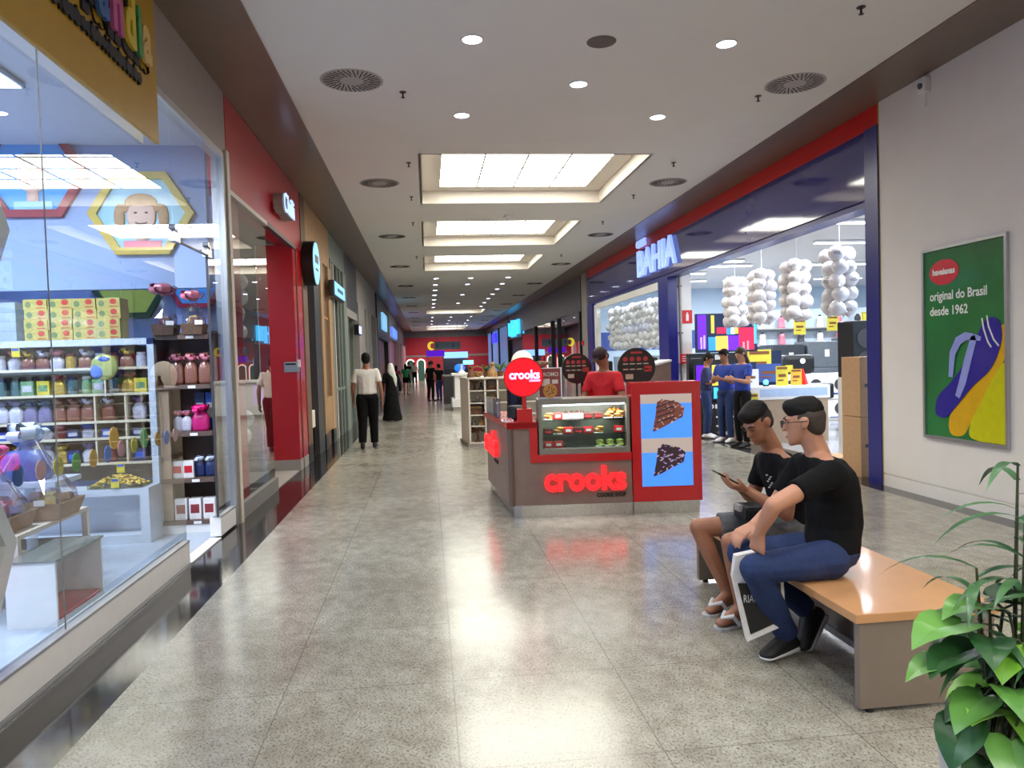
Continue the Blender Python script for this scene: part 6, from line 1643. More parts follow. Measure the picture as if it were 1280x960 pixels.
def basis(fwd, up=(0, 0, 1)):
    f = V(fwd).normalized(); u = V(up); r = f.cross(u).normalized(); u = r.cross(f).normalized()
    return Matrix((r, f, u)).transposed()      # columns: right, forward, up
def head_shape(B, c, look, up, s=1.0, nose=1.0):
    M = basis(look, up)
    def W(x, y, z): return V(c) + M @ (V((x, y, z)) * s)
    def H(*it): B.pts([p for cc, r in it for p in Body.ell(W(*cc), tuple(k * s for k in r), M)])
    H(((0, -0.015, 0.03), (0.074, 0.092, 0.088)))
    H(((0, 0.0, 0.0), (0.07, 0.082, 0.075)), ((0, 0.045, -0.075), (0.045, 0.035, 0.035)))
    H(((0, 0.045, -0.06), (0.05, 0.035, 0.04)), ((0, 0.068, -0.098), (0.022, 0.018, 0.016)))
    H(((0, 0.082, 0.015), (0.008, 0.008, 0.008)), ((0, 0.098, -0.026), (0.014, 0.012, 0.010)))
    H(((0, 0.078, -0.058), (0.024, 0.012, 0.009)), ((0, 0.076, -0.07), (0.02, 0.012, 0.008)))
    H(((-0.035, 0.078, 0.028), (0.022, 0.012, 0.007)), ((0.035, 0.078, 0.028), (0.022, 0.012, 0.007)))
    for sx in (-1, 1): H(((sx * 0.077, -0.012, 0.0), (0.010, 0.018, 0.03)), ((sx * 0.082, -0.022, 0.012), (0.007, 0.018, 0.022)))
    return W, M
def hand(B, w, d, pn, s=1.0, curl=0.5, side=1, thumb=0.6):
    """w wrist, d finger direction, pn palm normal; fingers bend towards the palm normal"""
    w = V(w); d = V(d).normalized(); pn = V(pn); pn = (pn - d * pn.dot(d)).normalized(); a = d.cross(pn) * side
    k = w + d * 0.085 * s
    B.pts(sum([Body.ell(w + a * o_, 0.018 * s, None, 8, 4) for o_ in (-0.012, 0.012)], []) + sum([Body.ell(k + a * o_ * s, 0.0125 * s, None, 8, 4) for o_ in (-0.034, 0.034)], []))
    for i, (o_, L) in enumerate(((-0.033, 0.062), (-0.011, 0.078), (0.011, 0.086), (0.033, 0.076))):
        p = k + a * o_ * s; ang = curl * (0.5 + 0.1 * i)
        for j, f in enumerate((0.46, 0.30, 0.24)):
            q = p + (d * math.cos(ang) + pn * math.sin(ang)) * L * f * s
            r0 = (0.0098 - 0.001 * j) * s
            B.limb(p, r0, q, r0 - 0.0008 * s)
            p = q; ang += curl * 0.9
    t0 = w + d * 0.025 * s + a * 0.03 * s
    t1 = t0 + (d * 0.6 + a * 0.75 + pn * 0.35).normalized() * 0.042 * s
    t2 = t1 + (d * 0.85 + a * (0.35 - 0.5 * thumb) + pn * thumb).normalized() * 0.034 * s
    B.limb(t0, 0.016 * s, t1, 0.0115 * s); B.limb(t1, 0.0115 * s, t2, 0.009 * s)
m_skin = mat('skin_light', (186, 132, 106), rough=0.5, noise=0.05, scale=20)
m_skin2 = mat('skin_tan', (156, 104, 78), rough=0.5, noise=0.05, scale=20)
m_hairb = mat('hair_black', (14, 11, 11), spec=0.25, rough=0.7, noise=0.3, scale=90, bump=0.5)
m_hairs = mat('hair_short_sides', (58, 45, 40), rough=0.7, noise=0.2, scale=90)
m_bshirt = mat('black_tshirt', (13, 13, 16), spec=0.2, rough=0.9, noise=0.1, scale=30)
m_jean = mat('blue_jeans', (30, 48, 92), rough=0.85, noise=0.14, scale=70)
m_shorts = mat('grey_shorts', (92, 94, 98), rough=0.85, noise=0.1, scale=70)
m_wshirt = mat('white_shirt', (226, 222, 216), rough=0.8, noise=0.03)
m_bpants = mat('black_trousers', (14, 14, 16), spec=0.2, rough=0.85, noise=0.1)
m_shoe = mat('black_shoe', (22, 22, 26), rough=0.6, noise=0.2)
m_sole = mat('white_sole', (216, 214, 214), rough=0.6, noise=0.04)
m_rshirt = mat('red_shirt', (196, 24, 34), rough=0.8, noise=0.06)
m_blshirt = mat('royal_blue_shirt', (34, 60, 150), rough=0.8, noise=0.06)
m_eye = mat('eye_dark', (30, 22, 20), rough=0.3, noise=0)
m_eyew = mat('eye_white', (220, 214, 208), rough=0.3, noise=0)
m_lips = mat('lips', (150, 84, 76), rough=0.5, noise=0)
def face_parts(t, W, M, s, org, lids=False, hairm=None):
    if lids:
        b = MB()
        for sx in (-1, 1): b.tube([W(sx * 0.018, 0.082, 0.006) - V(org), W(sx * 0.031, 0.083, 0.002) - V(org), W(sx * 0.045, 0.075, 0.006) - V(org)], [0.0015 * s, 0.0026 * s, 0.0015 * s], 6)
        b.obj('eyelashes', m_eye, t)
    else:
        b = MB()
        for sx in (-1, 1): b.sph(W(sx * 0.031, 0.0775, 0.008) - V(org), (0.011 * s, 0.005 * s, 0.0048 * s), 10, 7, M)
        b.obj('eye_whites', m_eyew, t)
        b = MB()
        for sx in (-1, 1): b.sph(W(sx * 0.031, 0.0805, 0.008) - V(org), 0.0045 * s, 8, 6)
        b.obj('irises', m_eye, t)
    b = MB()
    for sx in (-1, 1): b.tube([W(sx * 0.016, 0.087, 0.030) - V(org), W(sx * 0.035, 0.085, 0.036) - V(org), W(sx * 0.054, 0.072, 0.029) - V(org)], [0.0035 * s, 0.0045 * s, 0.0025 * s], 6)
    b.obj('eyebrows', hairm or m_hairb, t)
    b = MB(); b.tube([W(-0.022, 0.084, -0.062) - V(org), W(0, 0.0895, -0.0625) - V(org), W(0.022, 0.084, -0.062) - V(org)], [0.003 * s, 0.0055 * s, 0.003 * s], 6); b.obj('lips', m_lips, t)
def person(label, J, st, vox=0.012, org=None):
    """J world joints; st style dict"""
    J = {k: V(v) for k, v in J.items()}
    s = st.get('s', 1.0)
    org = V(org) if org else V((J['pelvis'].x, J['pelvis'].y, 0))
    t = thing('person', label, 'person', org)
    fwd, up, look, hup = V(st['fwd']), V((0, 0, 1)), V(st['look']), V(st.get('hup', (0, 0, 1)))
    T = basis(fwd, (J['neck'] - J['pelvis']).normalized())
    wm = st.get('w', 1.0)
    cz = (0.155 * wm * s, 0.105 * s, 0.15 * s)
    # body
    B = Body()
    W, M = head_shape(B, J['head'], look, hup, s)
    B.limb(J['neck'] - (J['neck'] - J['chest']) * 0.15, 0.062 * s, J['head'] + M @ V((0, -0.02, -0.05)) * s, 0.056 * s)
    B.hull((J['chest'], cz), (J['waist'], (0.135 * wm * s, 0.098 * s, 0.1 * s)), B=T)
    B.hull((J['waist'], (0.135 * wm * s, 0.098 * s, 0.1 * s)), (J['pelvis'], (0.145 * wm * s, 0.105 * s, 0.09 * s)), B=T)
    B.hull((J['shL'], (0.055 * s,) * 3), (J['neck'] - T @ V((0, 0, 0.03)) * s, (0.06 * s, 0.055 * s, 0.04 * s)), (J['shR'], (0.055 * s,) * 3), (J['chest'], cz), B=T)
    for q in 'LR':
        B.limb(J['sh' + q], 0.054 * s, J['el' + q], 0.041 * s); 
        mid = J['el' + q].lerp(J['wr' + q], 0.3)
        B.limb(J['el' + q], 0.040 * s, mid, 0.040 * s); B.limb(mid, 0.040 * s, J['wr' + q], 0.026 * s)
        hd = J.get('hd' + q, (J['wr' + q] - J['el' + q]))
        hand(B, J['wr' + q], hd, J.get('hn' + q, fwd.cross(up) * (-1 if q == 'R' else 1)), s, st.get('curl' + q, 0.5), (1 if q == 'R' else -1) * st.get('hs' + q, 1))
        B.limb(J['hip' + q], 0.088 * s, J['kn' + q], 0.056 * s)
        calf = J['kn' + q].lerp(J['an' + q], 0.32)
        B.limb(J['kn' + q], 0.054 * s, calf, 0.053 * s); B.limb(calf, 0.053 * s, J['an' + q], 0.036 * s)
        fd = (J['to' + q] - J['an' + q]); fd = V((fd.x, fd.y, fd.z * 0.2)).normalized()
        heel = J.get('he' + q, J['an' + q] - fd * 0.045 * s - V((0, 0, 0.045 * s)))
        B.hull((heel, (0.03 * s,) * 3), (J['an' + q], (0.036 * s,) * 3), (J['to' + q], (0.038 * s, 0.038 * s, 0.018 * s)))
        J['heel' + q] = heel
    B.bake('body', st.get('skin', m_skin), t, vox, 3, 0, org)
    # shirt
    e = 0.013 * s
    if 'shirt' in st:
        B = Body()
        c2 = tuple(k + e for k in cz)
        hem = st.get('hem', 0.55)
        low = J['waist'].lerp(J['pelvis'], hem)
        B.hull((J['chest'], c2), (J['waist'], (0.142 * wm * s + e, 0.112 * s + e, 0.1 * s)), B=T)
        B.hull((J['waist'], (0.142 * wm * s + e, 0.112 * s + e, 0.1 * s)), (low, (0.152 * wm * s + e, 0.115 * s + e, 0.07 * s)), B=T)
        B.hull((J['shL'], (0.06 * s,) * 3), (J['neck'] - T @ V((0, 0.0, 0.035)) * s, (0.068 * s, 0.066 * s, 0.03 * s)), (J['shR'], (0.06 * s,) * 3), (J['chest'], c2), B=T)
        sl = st.get('sleeve', 0.55)
        for q in 'LR':
            a, c = J['sh' + q], J['el' + q]
            if sl <= 1: B.limb(a, 0.066 * s, a.lerp(c, sl), 0.062 * s, True)
            else:
                B.limb(a, 0.066 * s, c, 0.054 * s); B.limb(c, 0.054 * s, c.lerp(J['wr' + q], sl - 1), 0.042 * s, True)
        B.bake('shirt', st['shirt'], t, vox, 4, st.get('folds', 0.012), org)
    # trousers / shorts
    if 'pants' in st:
        B = Body()
        fr = st.get('leg', 1.97)
        B.hull((J['waist'].lerp(J['pelvis'], 0.55), (0.14 * wm * s + e * .6, 0.105 * s + e * .6, 0.05 * s)), (J['pelvis'], (0.155 * wm * s + e, 0.115 * s + e, 0.095 * s)), B=T)
        for q in 'LR':
            h, k, a = J['hip' + q], J['kn' + q], J['an' + q]
            if fr < 1: B.limb(h, 0.1 * s, h.lerp(k, fr), 0.086 * s, True)
            else:
                lo = st.get('loose', 1.0); B.limb(h, 0.1 * s * lo, k, 0.072 * s * lo); B.limb(k, 0.071 * s * lo, k.lerp(a, fr - 1), 0.058 * s * lo, True)
            B.hull((h, (0.095 * s,) * 3), (J['pelvis'], (0.12 * s, 0.11 * s, 0.08 * s)))
        B.bake('shorts' if fr < 1 else 'trousers', st['pants'], t, vox, 4, st.get('folds', 0.012), org)
    if 'skirt' in st:
        B = Body(); z0 = st.get('skz', 0.03)
        B.pts([J['waist'] + T @ V((0.15 * s * math.cos(a), 0.12 * s * math.sin(a), 0)) for a in [PI * i / 8 for i in range(16)]] + [V((J['pelvis'].x + 0.3 * s * math.cos(a), J['pelvis'].y + 0.26 * s * math.sin(a), z0)) for a in [PI * i / 8 for i in range(16)]])
        B.bake('long_skirt', st['skirt'], t, vox, 4, 0.03, org)
    # shoes
    if 'shoe' in st:
        for q in 'LR':
            B = Body()
            B.hull((J['heel' + q], (0.036 * s,) * 3), (J['an' + q] + V((0, 0, -0.01 * s)), (0.042 * s,) * 3), (J['to' + q], (0.044 * s, 0.044 * s, 0.026 * s)))
            so = B.bake('shoe', st['shoe'], t, max(vox * 0.8, 0.008), 2, 0, org)
            if st.get('sole'):
                dn = V(st.get('sd' + q, (0, 0, -1))).normalized()
                B = Body()
                hl, tl = J['heel' + q] + dn * 0.024 * s, J['to' + q] + dn * 0.012 * s
                B.hull((hl, (0.042 * s, 0.042 * s, 0.02 * s)), (hl.lerp(tl, .6), (0.046 * s, 0.046 * s, 0.014 * s)), (tl, (0.046 * s, 0.046 * s, 0.014 * s)))
                B.bake('sole', st['sole'], so, 0.009, 1, 0, org)
    # hair
    hs = st.get('hair_style', 'short')
    B = Body()
    def HB(*it): B.pts([p for cc, r in it for p in Body.ell(W(*cc), tuple(k * s for k in r), M)])
    if hs == 'short':
        HB(((0, -0.026, 0.056), (0.083, 0.094, 0.08)), ((0, 0.046, 0.092), (0.06, 0.044, 0.034)))
        HB(((0, -0.035, 0.02), (0.085, 0.085, 0.075)), ((0, -0.06, -0.035), (0.07, 0.05, 0.045)))
        for sx in (-1, 1): HB(((sx * 0.074, 0.018, 0.04), (0.010, 0.03, 0.03)), ((sx * 0.075, 0.016, 0.005), (0.008, 0.012, 0.02)))
    elif hs == 'fade':
        HB(((0, -0.022, 0.064), (0.077, 0.094, 0.074)), ((0, 0.05, 0.09), (0.058, 0.044, 0.036)))
    elif hs == 'long':
        HB(((0, -0.02, 0.05), (0.087, 0.097, 0.086)), ((0, -0.05, -0.02), (0.085, 0.06, 0.07)))
        HB(((0, -0.05, 0.0), (0.083, 0.055, 0.06)), ((0, -0.085, -0.3), (0.06, 0.035, 0.06)))
    elif hs == 'cap':
        HB(((0, -0.01, 0.05), (0.088, 0.104, 0.088))); HB(((0, 0.08, 0.045), (0.06, 0.02, 0.012)), ((0, 0.13, 0.03), (0.05, 0.02, 0.008)))
        HB(((0, -0.05, -0.01), (0.076, 0.06, 0.06)))
    if hs == 'scarf':
        HB(((0, -0.01, 0.03), (0.09, 0.105, 0.1)), ((0, -0.03, -0.12), (0.11, 0.09, 0.06)))
        HB(((0, -0.05, -0.1), (0.12, 0.08, 0.06)), ((0.09, -0.09, -0.35), (0.09, 0.05, 0.1)), ((0.12, -0.08, -0.55), (0.05, 0.03, 0.05)))
        B.bake('headscarf', st['hair'], t, vox, 3, 0.015, org)
    else:
        B.bake('cap' if hs == 'cap' else 'hair', st.get('hair', m_hairb), t, min(vox, 0.009), 2, 0.012, org)
        if hs == 'fade':
            B = Body(); HB(((0, -0.03, 0.03), (0.081, 0.088, 0.07)), ((0, -0.055, -0.03), (0.068, 0.05, 0.045)))
            B.bake('hair_sides', st.get('hair2', m_hairs), t, min(vox, 0.009), 2, 0, org)
    if st.get('face', True): face_parts(t, W, M, s, org, st.get('lids', False))
    st['W'], st['M'] = W, M
    return t
def loft_stand(x, y, heading, h, gait=0.0, lean=0.0, arms='down', s=None):
    """standing or walking joints; heading = direction the person faces (radians from +X)"""
    f = V((math.cos(heading), math.sin(heading), 0)); r = V((f.y, -f.x, 0)); k = h / 1.75
    def P(rx, fy, z): return V((x, y, 0)) + (r * rx + f * (fy + lean * max(0, z - 0.95))) * k + V((0, 0, z * k))
    g = gait
    J = dict(head=P(0, 0.03, 1.625), neck=P(0, 0.0, 1.475), chest=P(0, 0, 1.29), waist=P(0, 0, 1.08), pelvis=P(0, 0, 0.95),
             shR=P(0.175, 0, 1.40), shL=P(-0.175, 0, 1.40), hipR=P(0.09, 0, 0.92), hipL=P(-0.09, 0, 0.92),
             knR=P(0.095, 0.04 + 0.2 * g, 0.5), knL=P(-0.095, 0.04 - 0.14 * g, 0.5), anR=P(0.1, 0.0 + 0.28 * g, 0.085), anL=P(-0.1, 0.0 - 0.34 * g, 0.085 + 0.09 * abs(g)),
             toR=P(0.115, 0.16 + 0.28 * g, 0.025), toL=P(-0.115, 0.15 - 0.32 * g, 0.025))
    if arms == 'down':
        J.update(elR=P(0.25, -0.03 - 0.1 * g, 1.13), wrR=P(0.265, 0.05 - 0.16 * g, 0.88), elL=P(-0.25, -0.03 + 0.1 * g, 1.13), wrL=P(-0.265, 0.05 + 0.2 * g, 0.88))
    elif arms == 'phone':
        J.update(elR=P(0.23, 0.06, 1.14), wrR=P(0.09, 0.26, 1.2), elL=P(-0.23, 0.06, 1.14), wrL=P(-0.09, 0.26, 1.2))
    elif arms == 'work':
        J.update(elR=P(0.26, 0.08, 1.14), wrR=P(0.16, 0.3, 1.08), elL=P(-0.26, 0.08, 1.14), wrL=P(-0.12, 0.3, 1.08))
    return J, f, k
# ---------------------------------------------------------------- bench
m_bwood = mat('bench_wood', (198, 146, 100), rough=0.32, noise=0.1, scale=3, coat=0.2)
m_bpan = mat('bench_panel', (126, 112, 100), rough=0.5, noise=0.04)
t = thing('bench', 'wooden topped bench with taupe end panels under the two seated men', 'bench', (2.085, 3.9, 0))
b = MB(); b.box(-0.33, 0.33, -0.975, 0.975, 0.39, 0.43, bevel=0.004); b.obj('seat', m_bwood, t)
for y_ in (-0.965, 0.925):
    b = MB(); b.box(-0.31, 0.31, y_, y_ + 0.04, 0.02, 0.39); b.obj('end_panel', m_bpan, t)
    for x_ in (-0.26, 0.26):
        b = MB(); b.cyl((x_, y_ + 0.02, 0), (x_, y_ + 0.02, 0.02), 0.018); b.obj('foot', m_blk, t)
b = MB(); b.box(0.02, 0.05, -0.925, 0.925, 0.075, 0.39); b.obj('spine_panel', m_bpan, t)
b = MB(); b.box(0.0, 0.07, -0.925, 0.925, 0.04, 0.075); b.obj('rail', m_alu, t)
# ---------------------------------------------------------------- seated men
J2 = dict(head=(1.881, 3.58, 1.185), neck=(1.945, 3.57, 1.04), chest=(2.015, 3.56, 0.85), waist=(2.02, 3.55, 0.66), pelvis=(1.985, 3.54, 0.53),
          shL=(1.925, 3.39, 0.955), shR=(1.955, 3.745, 0.945), elL=(1.575, 3.29, 0.835), wrL=(1.545, 3.38, 0.685), elR=(1.80, 3.78, 0.70), wrR=(1.63, 3.64, 0.66),
          hipL=(1.93, 3.44, 0.52), hipR=(1.95, 3.63, 0.52), knL=(1.525, 3.40, 0.51), knR=(1.575, 3.68, 0.51),
          anL=(1.765, 3.555, 0.11), toL=(1.63, 3.50, 0.045), heL=(1.80, 3.575, 0.06), anR=(1.935, 3.66, 0.19), toR=(1.86, 3.58, 0.04), heR=(2.0, 3.685, 0.16),
          hdL=(-0.05, 0.25, -1), hnL=(0.85, 0.5, 0), hdR=(-0.9, -0.3, -0.35), hnR=(-0.2, 0.1, -1))
st2 = dict(fwd=(-1, -0.06, 0), look=(-0.84, 0.54, -0.12), skin=m_skin, shirt=m_bshirt, pants=m_jean, shoe=m_shoe, sole=m_sole, hair_style='fade', sleeve=0.62, curlL=1.0, curlR=0.5, w=1.08, folds=0.014, sdR=(0.75, 0.2, -0.6), hem=0.9)
t = person('man in black t-shirt, jeans and glasses seated on the bench, looking away', J2, st2, 0.008)
W, M = st2['W'], st2['M']; org = V(t.location)
b = MB()
for sx in (-1, 1):
    b.tube([W(sx * 0.033 + 0.023 * math.cos(2 * PI * k / 14), 0.101, 0.006 + 0.018 * math.sin(2 * PI * k / 14)) - org for k in range(15)], 0.0024, 5)
    b.tube([W(sx * 0.056, 0.1, 0.012) - org, W(sx * 0.083, 0.05, 0.014) - org, W(sx * 0.088, -0.03, 0.012) - org], 0.0024, 5)
b.tube([W(-0.01, 0.101, 0.01) - org, W(0, 0.104, 0.013) - org, W(0.01, 0.101, 0.01) - org], 0.0022, 5)
b.obj('glasses', m_blk, t)
J1 = dict(head=(1.895, 4.15, 1.135), neck=(2.01, 4.2, 0.985), chest=(2.08, 4.2, 0.80), waist=(2.12, 4.2, 0.63), pelvis=(2.1, 4.2, 0.51),
          shL=(2.03, 4.02, 0.885), shR=(2.04, 4.38, 0.875), elL=(1.97, 3.95, 0.635), wrL=(1.785, 4.05, 0.765), elR=(1.98, 4.42, 0.64), wrR=(1.79, 4.18, 0.765),
          hipL=(2.05, 4.1, 0.50), hipR=(2.06, 4.3, 0.50), knL=(1.655, 4.0, 0.485), knR=(1.60, 4.35, 0.495), anL=(1.725, 4.03, 0.10), toL=(1.59, 3.985, 0.035), anR=(1.75, 4.27, 0.10), toR=(1.61, 4.20, 0.035),
          hdL=(-0.93, 0.25, 0.28), hnL=(0.2, 0.35, 1), hdR=(-0.93, -0.25, 0.28), hnR=(0.2, -0.35, 1))
st1 = dict(fwd=(-1, 0, 0), look=(-0.80, -0.36, -0.55), hup=(-0.5, -0.2, 0.85), skin=m_skin2, shirt=m_bshirt, pants=m_shorts, leg=0.72, hair_style='fade', hair2=mat('hair_dark_sides', (34, 26, 24), rough=0.75, noise=0.2, scale=90), lids=True, sleeve=0.62, curlL=0.55, curlR=0.6, folds=0.014, s=0.97)
t = person('young man in black t-shirt and grey shorts looking down at his phone', J1, st1, 0.008)
org = V(t.location)
b = MB()
for k in range(7): b.box(-0.02 + 0.012 * (k % 3), -0.008 + 0.012 * (k % 3), 0, 0.004, 0.0 + 0.012 * k, 0.008 + 0.012 * k)
o = b.obj('white_chest_print', mat('print_white', (190, 190, 190), noise=0), t); o.matrix_local = Matrix.Translation(V((1.955, 4.105, 0.76)) - org) @ Euler((0.1, -0.15, -1.05)).to_matrix().to_4x4()
b = MB(); b.box(-0.03, 0.03, 0, 0.003, 0, 0.012); b.box(-0.03, -0.018, 0, 0.003, 0.012, 0.04); b.box(-0.03, 0.03, 0, 0.003, 0.04, 0.05)
o = b.obj('shorts_logo', m_wshirt, t); o.matrix_local = Matrix.Translation(V((1.80, 3.955, 0.49)) - org) @ Euler((0.3, 0, -0.15)).to_matrix().to_4x4()
# sandals
for nm_, a, c, lb in (('L', (1.77, 4.04, 0), (1.56, 3.975, 0), 'near'), ('R', (1.80, 4.29, 0), (1.575, 4.19, 0), 'far')):
    a, c = V(a), V(c); d = (c - a).normalized(); n_ = V((-d.y, d.x, 0))
    t = thing('flip_flop', 'white strapped flip flop on the %s foot of the young man in shorts' % lb, 'sandal', a)
    b = MB(); L = (c - a).length
    outl = [(0, -0.03), (0.02, -0.038), (L * 0.5, -0.036), (L * 0.8, -0.05), (L, -0.035), (L + 0.02, 0), (L, 0.035), (L * 0.8, 0.05), (L * 0.5, 0.036), (0.02, 0.038), (0, 0.03), (-0.012, 0)]
    b.prism([tuple((d * u + n_ * v_)[:2]) for u, v_ in outl], Matrix.Identity(4), 0.016); b.obj('sole', mat('sandal_sole', (190, 186, 186), rough=0.6), t)
    b = MB()
    tip = d * (L - 0.035)
    for sg in (-1, 1): b.tube([d * (L * 0.45) + n_ * 0.045 * sg + V((0, 0, 0.02)), d * (L * 0.62) + n_ * 0.036 * sg + V((0, 0, 0.075)), tip + V((0, 0, 0.06)), tip + V((0, 0, 0.02))], [0.012, 0.014, 0.012, 0.006], 8)
    b.obj('strap', m_sole, t)
# phone
b = MB(); b.box(-0.075, 0.075, -0.036, 0.036, -0.005, 0.005, bevel=0.004)
o = b.obj('mobile_phone', m_blk); o.matrix_world = Matrix.Translation((1.685, 4.115, 0.835)) @ Euler((0.1, 0.5, 0.1)).to_matrix().to_4x4()
tag(o, 'dark mobile phone held in both hands by the young man', 'phone')
t = thing('waist_bag', 'small black pouch on the lap of the young man in shorts', 'bag', (1.86, 4.18, 0.60))
b = MB(); b.box(-0.07, 0.09, -0.08, 0.1, -0.03, 0.055, bevel=0.025); b.obj('pouch', m_shoe, t)
b = MB(); b.box(-0.085, -0.06, -0.04, 0.04, 0.02, 0.06, bevel=0.006); b.obj('buckle', m_lgrey, t)
# shopping bag
t = thing('shopping_bag', 'white edged black shopping bag held between the knees of seated man', 'bag', (1.585, 3.52, 0))
b = MB(); b.prism([(-0.10, 0.545), (0.02, 0.57), (0.13, 0.45), (0.14, 0.20), (-0.05, 0.115), (-0.115, 0.44)], facing((0, 0.02, 0), (0.98, -0.18, 0), (0, 0, 1)), 0.05); b.obj('bag', m_wbag, t)
b = MB(); b.prism([(-0.092, 0.41), (0.115, 0.41), (0.12, 0.225), (-0.035, 0.155)], facing((0.0, 0.018, 0), (0.98, -0.18, 0), (0, 0, 1)) @ Matrix.Translation((0, 0, 0.05)), 0.004); b.obj('black_print', m_blk, t)
b = MB(); b.text('RIACHUELO', 0.055, facing((0.0, 0.018, 0), (0.98, -0.18, 0), (0, 0, 1)) @ Matrix.Translation((-0.068, 0.315, 0.0555)), 0.001, squeeze=0.62); b.obj('lettering', m_wbag, t)
# ---------------------------------------------------------------- walkers
J, f, k = loft_stand(-1.13, 13.85, PI / 2, 1.76, 0.28)
person('man in white short-sleeved shirt and black trousers walking away, seen from behind', J, dict(fwd=f, look=f, s=k, w=1.12, skin=m_skin2, shirt=m_wshirt, pants=m_bpants, shoe=m_shoe, sleeve=0.7, hem=0.45, face=False, loose=1.22), 0.012)
J, f, k = loft_stand(-1.0, 20.2, PI / 2 + 0.1, 1.56, 0.1)
person('woman in long black dress and white headscarf walking away', J, dict(fwd=f, look=f, s=k, skin=m_skin2, shirt=m_bpants, skirt=m_bpants, hair=m_wshirt, hair_style='scarf', sleeve=1.9, face=False), 0.014)
J, f, k = loft_stand(0.06, 29.7, 0.9, 1.6, 0.1, 0.08)
person('tall person in black leaning towards a companion, farther down the hall', J, dict(fwd=f, look=V((0.5, 0.4, -0.5)), s=k, skin=m_skin2, shirt=m_bshirt, pants=m_bpants, shoe=m_shoe, face=False), 0.016)
J, f, k = loft_stand(0.42, 29.9, 2.2, 1.48, 0.05)
person('shorter person in black top and dark blue trousers beside the tall one', J, dict(fwd=f, look=f, s=k, skin=m_skin2, shirt=m_bshirt, pants=mat('indigo_trousers', (40, 40, 100), rough=0.8), shoe=m_shoe, face=False), 0.016)
J, f, k = loft_stand(-1.55, 36.6, PI / 2, 1.45, 0.2)
person('distant person in a magenta top walking near the left shops', J, dict(fwd=f, look=f, s=k, skin=m_skin, shirt=mat('magenta_top', (170, 40, 90), rough=0.8), pants=mat('light_jeans', (120, 140, 180), rough=0.8), shoe=m_shoe, hair_style='long', face=False), 0.02)
J, f, k = loft_stand(-1.12, 37.2, PI / 2, 1.5, -0.2)
person('distant person in a green top and black shorts', J, dict(fwd=f, look=f, s=k, skin=m_skin, shirt=mat('green_top', (30, 150, 100), rough=0.8), pants=m_bpants, leg=0.6, shoe=m_shoe, hair_style='long', face=False), 0.02)
J, f, k = loft_stand(-0.98, 53.5, -PI / 2, 1.6, 0.1)
person('tiny distant person in black with white shirt before the arches', J, dict(fwd=f, look=f, s=k, skin=m_skin, shirt=m_wshirt, pants=m_bpants, shoe=m_shoe, face=False), 0.025)
J, f, k = loft_stand(-1.4, 53.0, PI / 2, 1.6, 0.1)
person('tiny distant person all in black before the left arch', J, dict(fwd=f, look=f, s=k, skin=m_skin, shirt=m_bshirt, pants=m_bpants, shoe=m_shoe, face=False), 0.025)
# ---------------------------------------------------------------- seller
J, f, k = loft_stand(2.02, 8.32, -PI / 2 - 0.75, 1.66, 0, 0.13, 'work')
person('seller in red shirt and dark cap working inside the kiosk, looking down', J, dict(fwd=f, look=V((-0.72, -0.45, -0.62)), s=k, lids=True, skin=m_skin2, shirt=m_rshirt, pants=m_bpants, shoe=m_shoe, hair_style='cap', hair=mat('dark_red_cap', (42, 16, 22), rough=0.7), sleeve=0.7), 0.011)
# ---------------------------------------------------------------- store staff
J, f, k = loft_stand(5.12, 11.72, PI + 0.25, 1.64, 0, 0.0, 'phone')
person('woman with long hair in royal blue shirt and black trousers at store entrance', J, dict(fwd=f, look=V((-0.9, -0.2, -0.35)), s=k, skin=m_skin, shirt=m_blshirt, pants=m_bpants, shoe=m_shoe, hair_style='long', hair=mat('hair_brown', (60, 46, 40), rough=0.6, noise=0.2), sleeve=0.6), 0.012)
J, f, k = loft_stand(5.14, 12.45, PI + 0.5, 1.62, 0, 0.02, 'phone')
person('staff member in royal blue shirt and jeans standing behind the long-haired woman', J, dict(fwd=f, look=V((-0.9, -0.4, -0.3)), s=k, skin=m_skin2, shirt=m_blshirt, pants=m_jean, shoe=m_sole, sleeve=0.6), 0.012)
J, f, k = loft_stand(5.06, 13.2, -0.55, 1.56, 0, 0.06, 'phone')
person('staff member in dark blue jacket looking down, leftmost of the store staff', J, dict(fwd=f, look=V((0.7, -0.6, -0.5)), s=k, skin=m_skin2, shirt=mat('dark_navy_shirt', (26, 36, 80), rough=0.8), pants=m_jean, shoe=m_sole, sleeve=1.0), 0.012)
# ================================================================ potted plant at the lower right
m_pot = mat('grey_pot', (176, 172, 172), rough=0.5, noise=0.05)
def leafmat(name, c1, c2, sc=5):
    M = mat(name, c1, rough=0.32, noise=0.0)
    nt = M.node_tree
    p = nt.nodes['Principled BSDF']
    nz = nt.nodes.new('ShaderNodeTexNoise'); nz.inputs['Scale'].default_value = sc; nz.inputs['Detail'].default_value = 5
    tc = nt.nodes.new('ShaderNodeTexCoord'); nt.links.new(tc.outputs['Object'], nz.inputs['Vector'])
    r = nt.nodes.new('ShaderNodeValToRGB'); r.color_ramp.elements[0].position = 0.42; r.color_ramp.elements[0].color = sr(c1); r.color_ramp.elements[1].position = 0.62; r.color_ramp.elements[1].color = sr(c2)
    nt.links.new(nz.outputs['Fac'], r.inputs['Fac']); nt.links.new(r.outputs['Color'], p.inputs['Base Color'])
    p.inputs['Subsurface Weight'].default_value = 0.0
    return M
m_lf = [leafmat('pothos_green', (58, 110, 46), (98, 150, 66)), leafmat('pothos_dark', (28, 64, 36), (48, 92, 46)), leafmat('pothos_lime', (104, 166, 44), (150, 198, 88)), leafmat('reed_green', (40, 82, 50), (70, 112, 66))]
m_stem = mat('plant_stem', (60, 66, 40), rough=0.6, noise=0.2)
PX, PY = 1.47, 1.70
